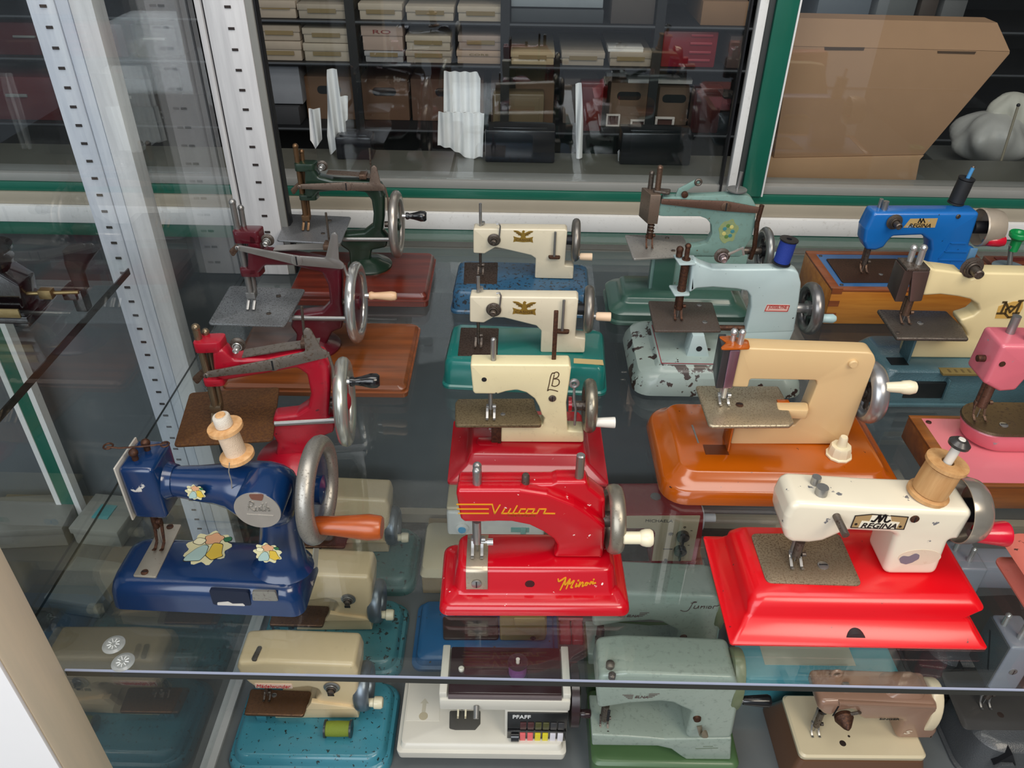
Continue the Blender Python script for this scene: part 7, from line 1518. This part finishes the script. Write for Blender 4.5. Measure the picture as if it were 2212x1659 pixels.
for (x, y), r2 in (((322, 1052), .0062), ((333, 1117), .0052)):
    g = fr.G(x, y, zt); part('top_screw', lathe([(r2, -.004), (r2, .003), (r2*.5, .005), (.0001, .005)], (g[0], g[1], zt), 'z', 16), MDST, T)
part('small_print', ribbon([fr.tr([(870,1532),(925,1531)], yl), fr.tr([(825,1545),(955,1541)], yl)], k_*4, yl-.0004), plain('faint_print', '#6f7a68', .5), T)
anc = fr.P(213, 1464, yl); anc = (anc[0], yl, anc[1])
c = copy_tree(T); wp = hit('K', 190, 988, (0, 0, ZL+anc[2]), ZA); c.location = wp - fr.X*anc[0] - fr.Y*anc[1] - ZA*anc[2]
c['label'] = 'grey green ELNA Junior toy sewing machine standing behind the front ELNA'
a = fr.P(900, 1190, yl); ju = [[(0,10),(14,14),(6,14),(-2,-16),(-12,-24),(-24,-20)],[(12,0),(10,-10),(18,-10),(22,0),(22,-10)],[(28,-10),(30,-1),(29,-5),(38,-1),(37,-10)],[(44,-1),(43,-10)],[(50,-2),(48,-9),(55,-9),(56,-2),(50,-2)],[(61,-10),(63,0),(72,1),(86,12)]]
for ch in list(c.children):
    if ch.name.startswith('arm'): pass
part('script_name', ribbon([[(a[0]-.005+x*.00058, a[1]+.004+y*.00058) for x, y in L] for L in ju], .0010, yl-.0006, smooth=True), MPBR, c, label='brown script word Junior')
# ---- light blue case
fr = Fr('P', (1596, 1516), (1912, 1520), ZL)
T = thing('storage_case', 'light turquoise case with a paper label below the red Regina base', 'case', fr)
w = fr.w; MLC = paint('light_turquoise_plastic', '#4fa3b0', .3, .3, .05)
part('body', tiers([(0, -w/2, w/2, 0, .13, .012), (.05, -w/2-.004, w/2+.004, -.004, .134, .012), (.055, -w/2-.007, w/2+.007, -.007, .137, .012), (.06, -w/2-.007, w/2+.007, -.007, .137, .012)]), MLC, T)
part('lid', tiers([(.0605, -w/2-.008, w/2+.008, -.008, .138, .012), (.072, -w/2-.006, w/2+.006, -.006, .136, .012), (.075, -w/2, w/2, 0, .13, .012)]), MLC, T)
part('paper_label', box(-w*.36, w*.25, .02, .07, .0752, .0758), plain('label_paper', '#b3b7a4', .5), T)
# ---- SINGER
fr = Fr('L', (340, 1300), (1440, 1310), ZL)
T = thing('toy_sewing_machine', 'brown SINGER toy sewing machine with cream deck on a brown plinth', 'sewing machine', fr)
MSI = paint('mocha_enamel', '#95735f', .25, .5, .05); MSC = paint('cream_deck', '#d9caa8', .35, .3, .03); MSP = paint('brown_plinth', '#6b4a35', .4, .2, .06)
w = fr.w; zd = .075; g0 = fr.G(480, 1048, zd); g1 = fr.G(1440, 1048, zd); gb = fr.G(332, 590, zd)
part('plinth', tiers([(0, -w/2, w/2, 0, gb[1]+.03, .01), (.004, -w/2, w/2, 0, gb[1]+.03, .01), (zd-.012, g0[0]-.002, g1[0]+.002, g0[1]-.004, gb[1]+.004, .01)]), MSP, T, label='brown plinth')
dk = part('deck', tiers([(zd-.012, g0[0]-.001, g1[0]+.001, g0[1]-.001, gb[1]+.001, .008), (zd-.009, g0[0]-.003, g1[0]+.003, g0[1]-.003, gb[1]+.003, .009), (zd-.003, g0[0]-.003, g1[0]+.003, g0[1]-.003, gb[1]+.003, .009), (zd, g0[0], g1[0], g0[1], gb[1], .008)]), MSC, T, label='cream deck')
for x, y, r2 in ((797, 960, .005), (845, 905, .002)):
    g = fr.G(x, y, zd); part('deck_hole', lathe([(r2, 0), (.0001, .0003)], (g[0], g[1], zd), 'z', 16), plain('hole_brown', '#2a1c16', .6), dk)
yl = fr.G(1300, 930, zd)[1]; t = .058
arm = fr.tr([(625,640),(770,635),(1540,660),(1556,760),(1540,880),(1490,955),(1440,962),(1390,945),(1205,930),(1262,788),(1230,784),(960,782),(905,745),(870,700),(765,722),(705,756),(645,742),(605,700)], yl)
arm = [(x, max(z, zd)) for x, z in arm]
part('arm', prism(fillet(arm, .011), yl, yl+t, .011, 4), MSI, T, 60, label='mocha brown arm')
zt = max(q_[1] for q_ in arm)
part('arm_ridge', prism(fillet(fr.tr([(770,640),(1530,672),(1530,690),(770,668)], yl-.001), .001), yl-.002, yl+.004, .001), MSI, T)
xr = arm[2][0]; zl_ = fr.P(1540, 960, yl+.01)[1]
part('end_cap', prism([(yl+t/2+(t/2+.004)*math.cos(t_), (zt+max(zl_, zd))/2+(zt-max(zl_, zd))/2*1.06*math.sin(t_)) for t_ in [2*PI*i/28 for i in range(28)]], xr-.002, xr+.016, .004, 3, axis='x'), paint('cream_cap', '#e0cfae', .35, .3), T)
part('top_hump', tiers([(zt-.004, xr-.075, xr-.012, yl+.008, yl+t-.006, .014), (zt+.006, xr-.060, xr-.016, yl+.012, yl+t-.010, .012), (zt+.009, xr-.052, xr-.022, yl+.018, yl+t-.016, .01)]), MSI, T)
a, b_ = fr.P(1078, 778, yl), fr.P(1240, 772, yl); k_ = fr.px(1, a[0], yl, a[1])
text('name', 'SiNGER', T, a[0], yl-.0006, a[1]+k_*6, k_*22, b_[0]-a[0], MATS['print_black'], bold=.02)
a = fr.P(1268, 885, yl); text('emblem_letter', 'S', T, a[0], yl-.0006, a[1], k_*48, k_*62, plain('pale_emblem', '#d9c7b2', .4), bold=.03, slant=.3)
n_ = fr.P(625, 735, yl+.012); needle_foot(T, n_[0], yl+.012, n_[1]+.006, zd, MDST, r=.005, fork=.011, mf=MSTL)
a = fr.P(805, 760, yl-.004); part('tension_cone', lathe([(.004, 0), (.013, -.002), (.014, -.008), (.006, -.022), (.002, -.026), (.0001, -.026)], (a[0], yl+.002, a[1]), 'y', 22), MRUST, T)
part('tension_arm', tube([(a[0]+.004, yl-.004, a[1]+.008), (a[0]+.016, yl-.006, a[1]+.016), (a[0]+.022, yl-.002, a[1]+.01)], .0026, 8), MDST, T)
a = fr.P(635, 625, yl+.02); part('thread_slot', prism(fillet([(a[0]-.003, a[1]-.009), (a[0]+.003, a[1]-.009), (a[0]+.003, a[1]+.009), (a[0]-.003, a[1]+.009)], .002), yl+.002, yl+.004, 0), MDARK, T)
b_ = fr.P(742, 705, yl); part('face_slot', ribbon([fr.tr([(720,742),(762,672)], yl)], .0022, yl-.0004), MDARK, T)
g = fr.G(740, 430, zt); part('top_guide', torus((g[0], yl+t-.015, zt+.006), .007, .0025, 'y', 20, 8), MSI, T); part('top_clip', box(g[0]+.004, g[0]+.014, yl+.016, yl+.03, zt-.002, zt+.006, .002), MSTL, T)
# ---- two grey machines at the right
fr = Fr('V', (560, 1770), (1730, 1800), ZL)
T = thing('toy_sewing_machine', 'dark grey hammered toy sewing machine at the lower right corner', 'sewing machine', fr, 'dark grey machines at the right')
MGR = paint('grey_hammertone', '#4a4c4e', .3, .4, .1, bump=.6, bscale=500); MGL = paint('light_grey_face', '#8c8f9a', .35, .3, .04)
w = fr.w; h = fr.P(800, 1510, .012)[1]; d = fr.G(480, 1010, h)[1]
part('base', tiers([(0, -w/2, w/2, 0, d, .04), (.004, -w/2, w/2, 0, d, .04), (.006, -w/2+.005, w/2-.005, .004, d-.004, .04), (h-.010, -w/2+.009, w/2-.009, .008, d-.007, .04), (h-.002, -w/2+.016, w/2-.016, .016, d-.012, .036), (h, -w/2+.022, w/2-.022, .022, d-.016, .034)]), MGR, T)
pl = [fr.G(x, y, h) for x, y in ((575,1395),(1400,1400),(1300,960),(415,1000))]
part('stitch_plate', prism(fillet(pl, .010), h-.001, h+.0014, .0006, axis='z'), paint('dark_grey_plate2', '#3f3d3b', .3, .3), T)
g = fr.G(833, 1295, h); part('plate_hole', lathe([(.005, 0), (.0001, .0004)], (g[0], g[1], h+.0014), 'z', 16), plain('hole_brown', '#2a1c16'), T)
a = fr.P(860, 1570, .010); part('front_notch', prism([(a[0]-.016, a[1]-.012), (a[0]+.018, a[1]-.012), (a[0]+.002, a[1]+.018)], .001, .018, 0), MDARK, T); part('notch_tongue', prism([(a[0]-.016, a[1]-.014), (a[0]+.018, a[1]-.014), (a[0]+.010, a[1]-.004), (a[0]-.008, a[1]-.004)], -.004, .004, .0005), MGR, T)
yl = fr.G(690, 1240, h)[1]-.006; z0, z1 = fr.P(800, 1118, yl)[1], fr.P(930, 830, yl)[1]; x0 = (fr.P(750, 1110, yl)[0]+fr.P(915, 828, yl)[0])/2; x1 = x0+.045; t = .062
part('head', box(x0, x1, yl, yl+t, z0, z1, .005, 3), MGL, T, label='light grey head'); part('head_cheek', box(x0-.003, x0, yl+.002, yl+t-.002, z0+.003, z1-.003, .001), MGR, T)
part('arm', box(x1-.004, .20, yl+.008, yl+t-.008, z0+(z1-z0)*.45, z1-.004, .006), MGL, T); part('pillar', box(.13, .20, yl+.008, yl+t-.008, h, z1-.01, .006), MGL, T)
a = fr.P(920, 990, yl); screw(T, x0+.022, yl, z0+(z1-z0)*.45, .006, MSTL)
pin(T, x0+.020, yl+.018, z1-.002, z1+.026, .0045, MCHR, knob=.0048, name='bar_top'); pin(T, x0+.008, yl+.042, z1-.002, z1+.020, .0045, MCHR, knob=.0048, name='bar_top')
part('cheek_slot', prism([(yl+.012, z0+.03), (yl+.016, z0+.03), (yl+.048, z1-.02), (yl+.044, z1-.02)], x0-.0036, x0-.0028, 0, axis='x'), MDARK, T)
needle_foot(T, x0+.018, yl+.012, z0+.004, h+.0014, MDST, r=.005, fork=.014, mf=MSTL)
T13 = T; anc = (x0, yl, z1)
c = copy_tree(T); wp = hit('V', 566, 285, (0, 0, ZL+anc[2]), ZA); c.location = wp - fr.X*anc[0] - fr.Y*anc[1] - ZA*anc[2]
c['label'] = 'dark grey hammered toy sewing machine behind the lower right corner one'

# ---- small coral clip between the PFAFF and the ELNA machines
fr = Fr('P', (1208, 1392), (1262, 1393), ZL)
T = thing('plastic_clip', 'coral red plastic clip lying between the PFAFF and ELNA machines', 'clip', fr)
w = fr.w; mcl = paint('coral_plastic', '#c2555a', .35, .3, .05)
for i in (0, 1): part('jaw', tiers([(0, -w/2+i*w*.51, -w/2+w*.49+i*w*.51, 0, .05, .003), (.008, -w/2+i*w*.51+.001, -w/2+w*.49+i*w*.51-.001, .001, .049, .003), (.010, -w/2+i*w*.51+.003, -w/2+w*.49+i*w*.51-.003, .003, .047, .003)]), mcl, T)
part('hinge', cyl((-w/2, .052, .006), (w/2, .052, .006), .004), mcl, T)
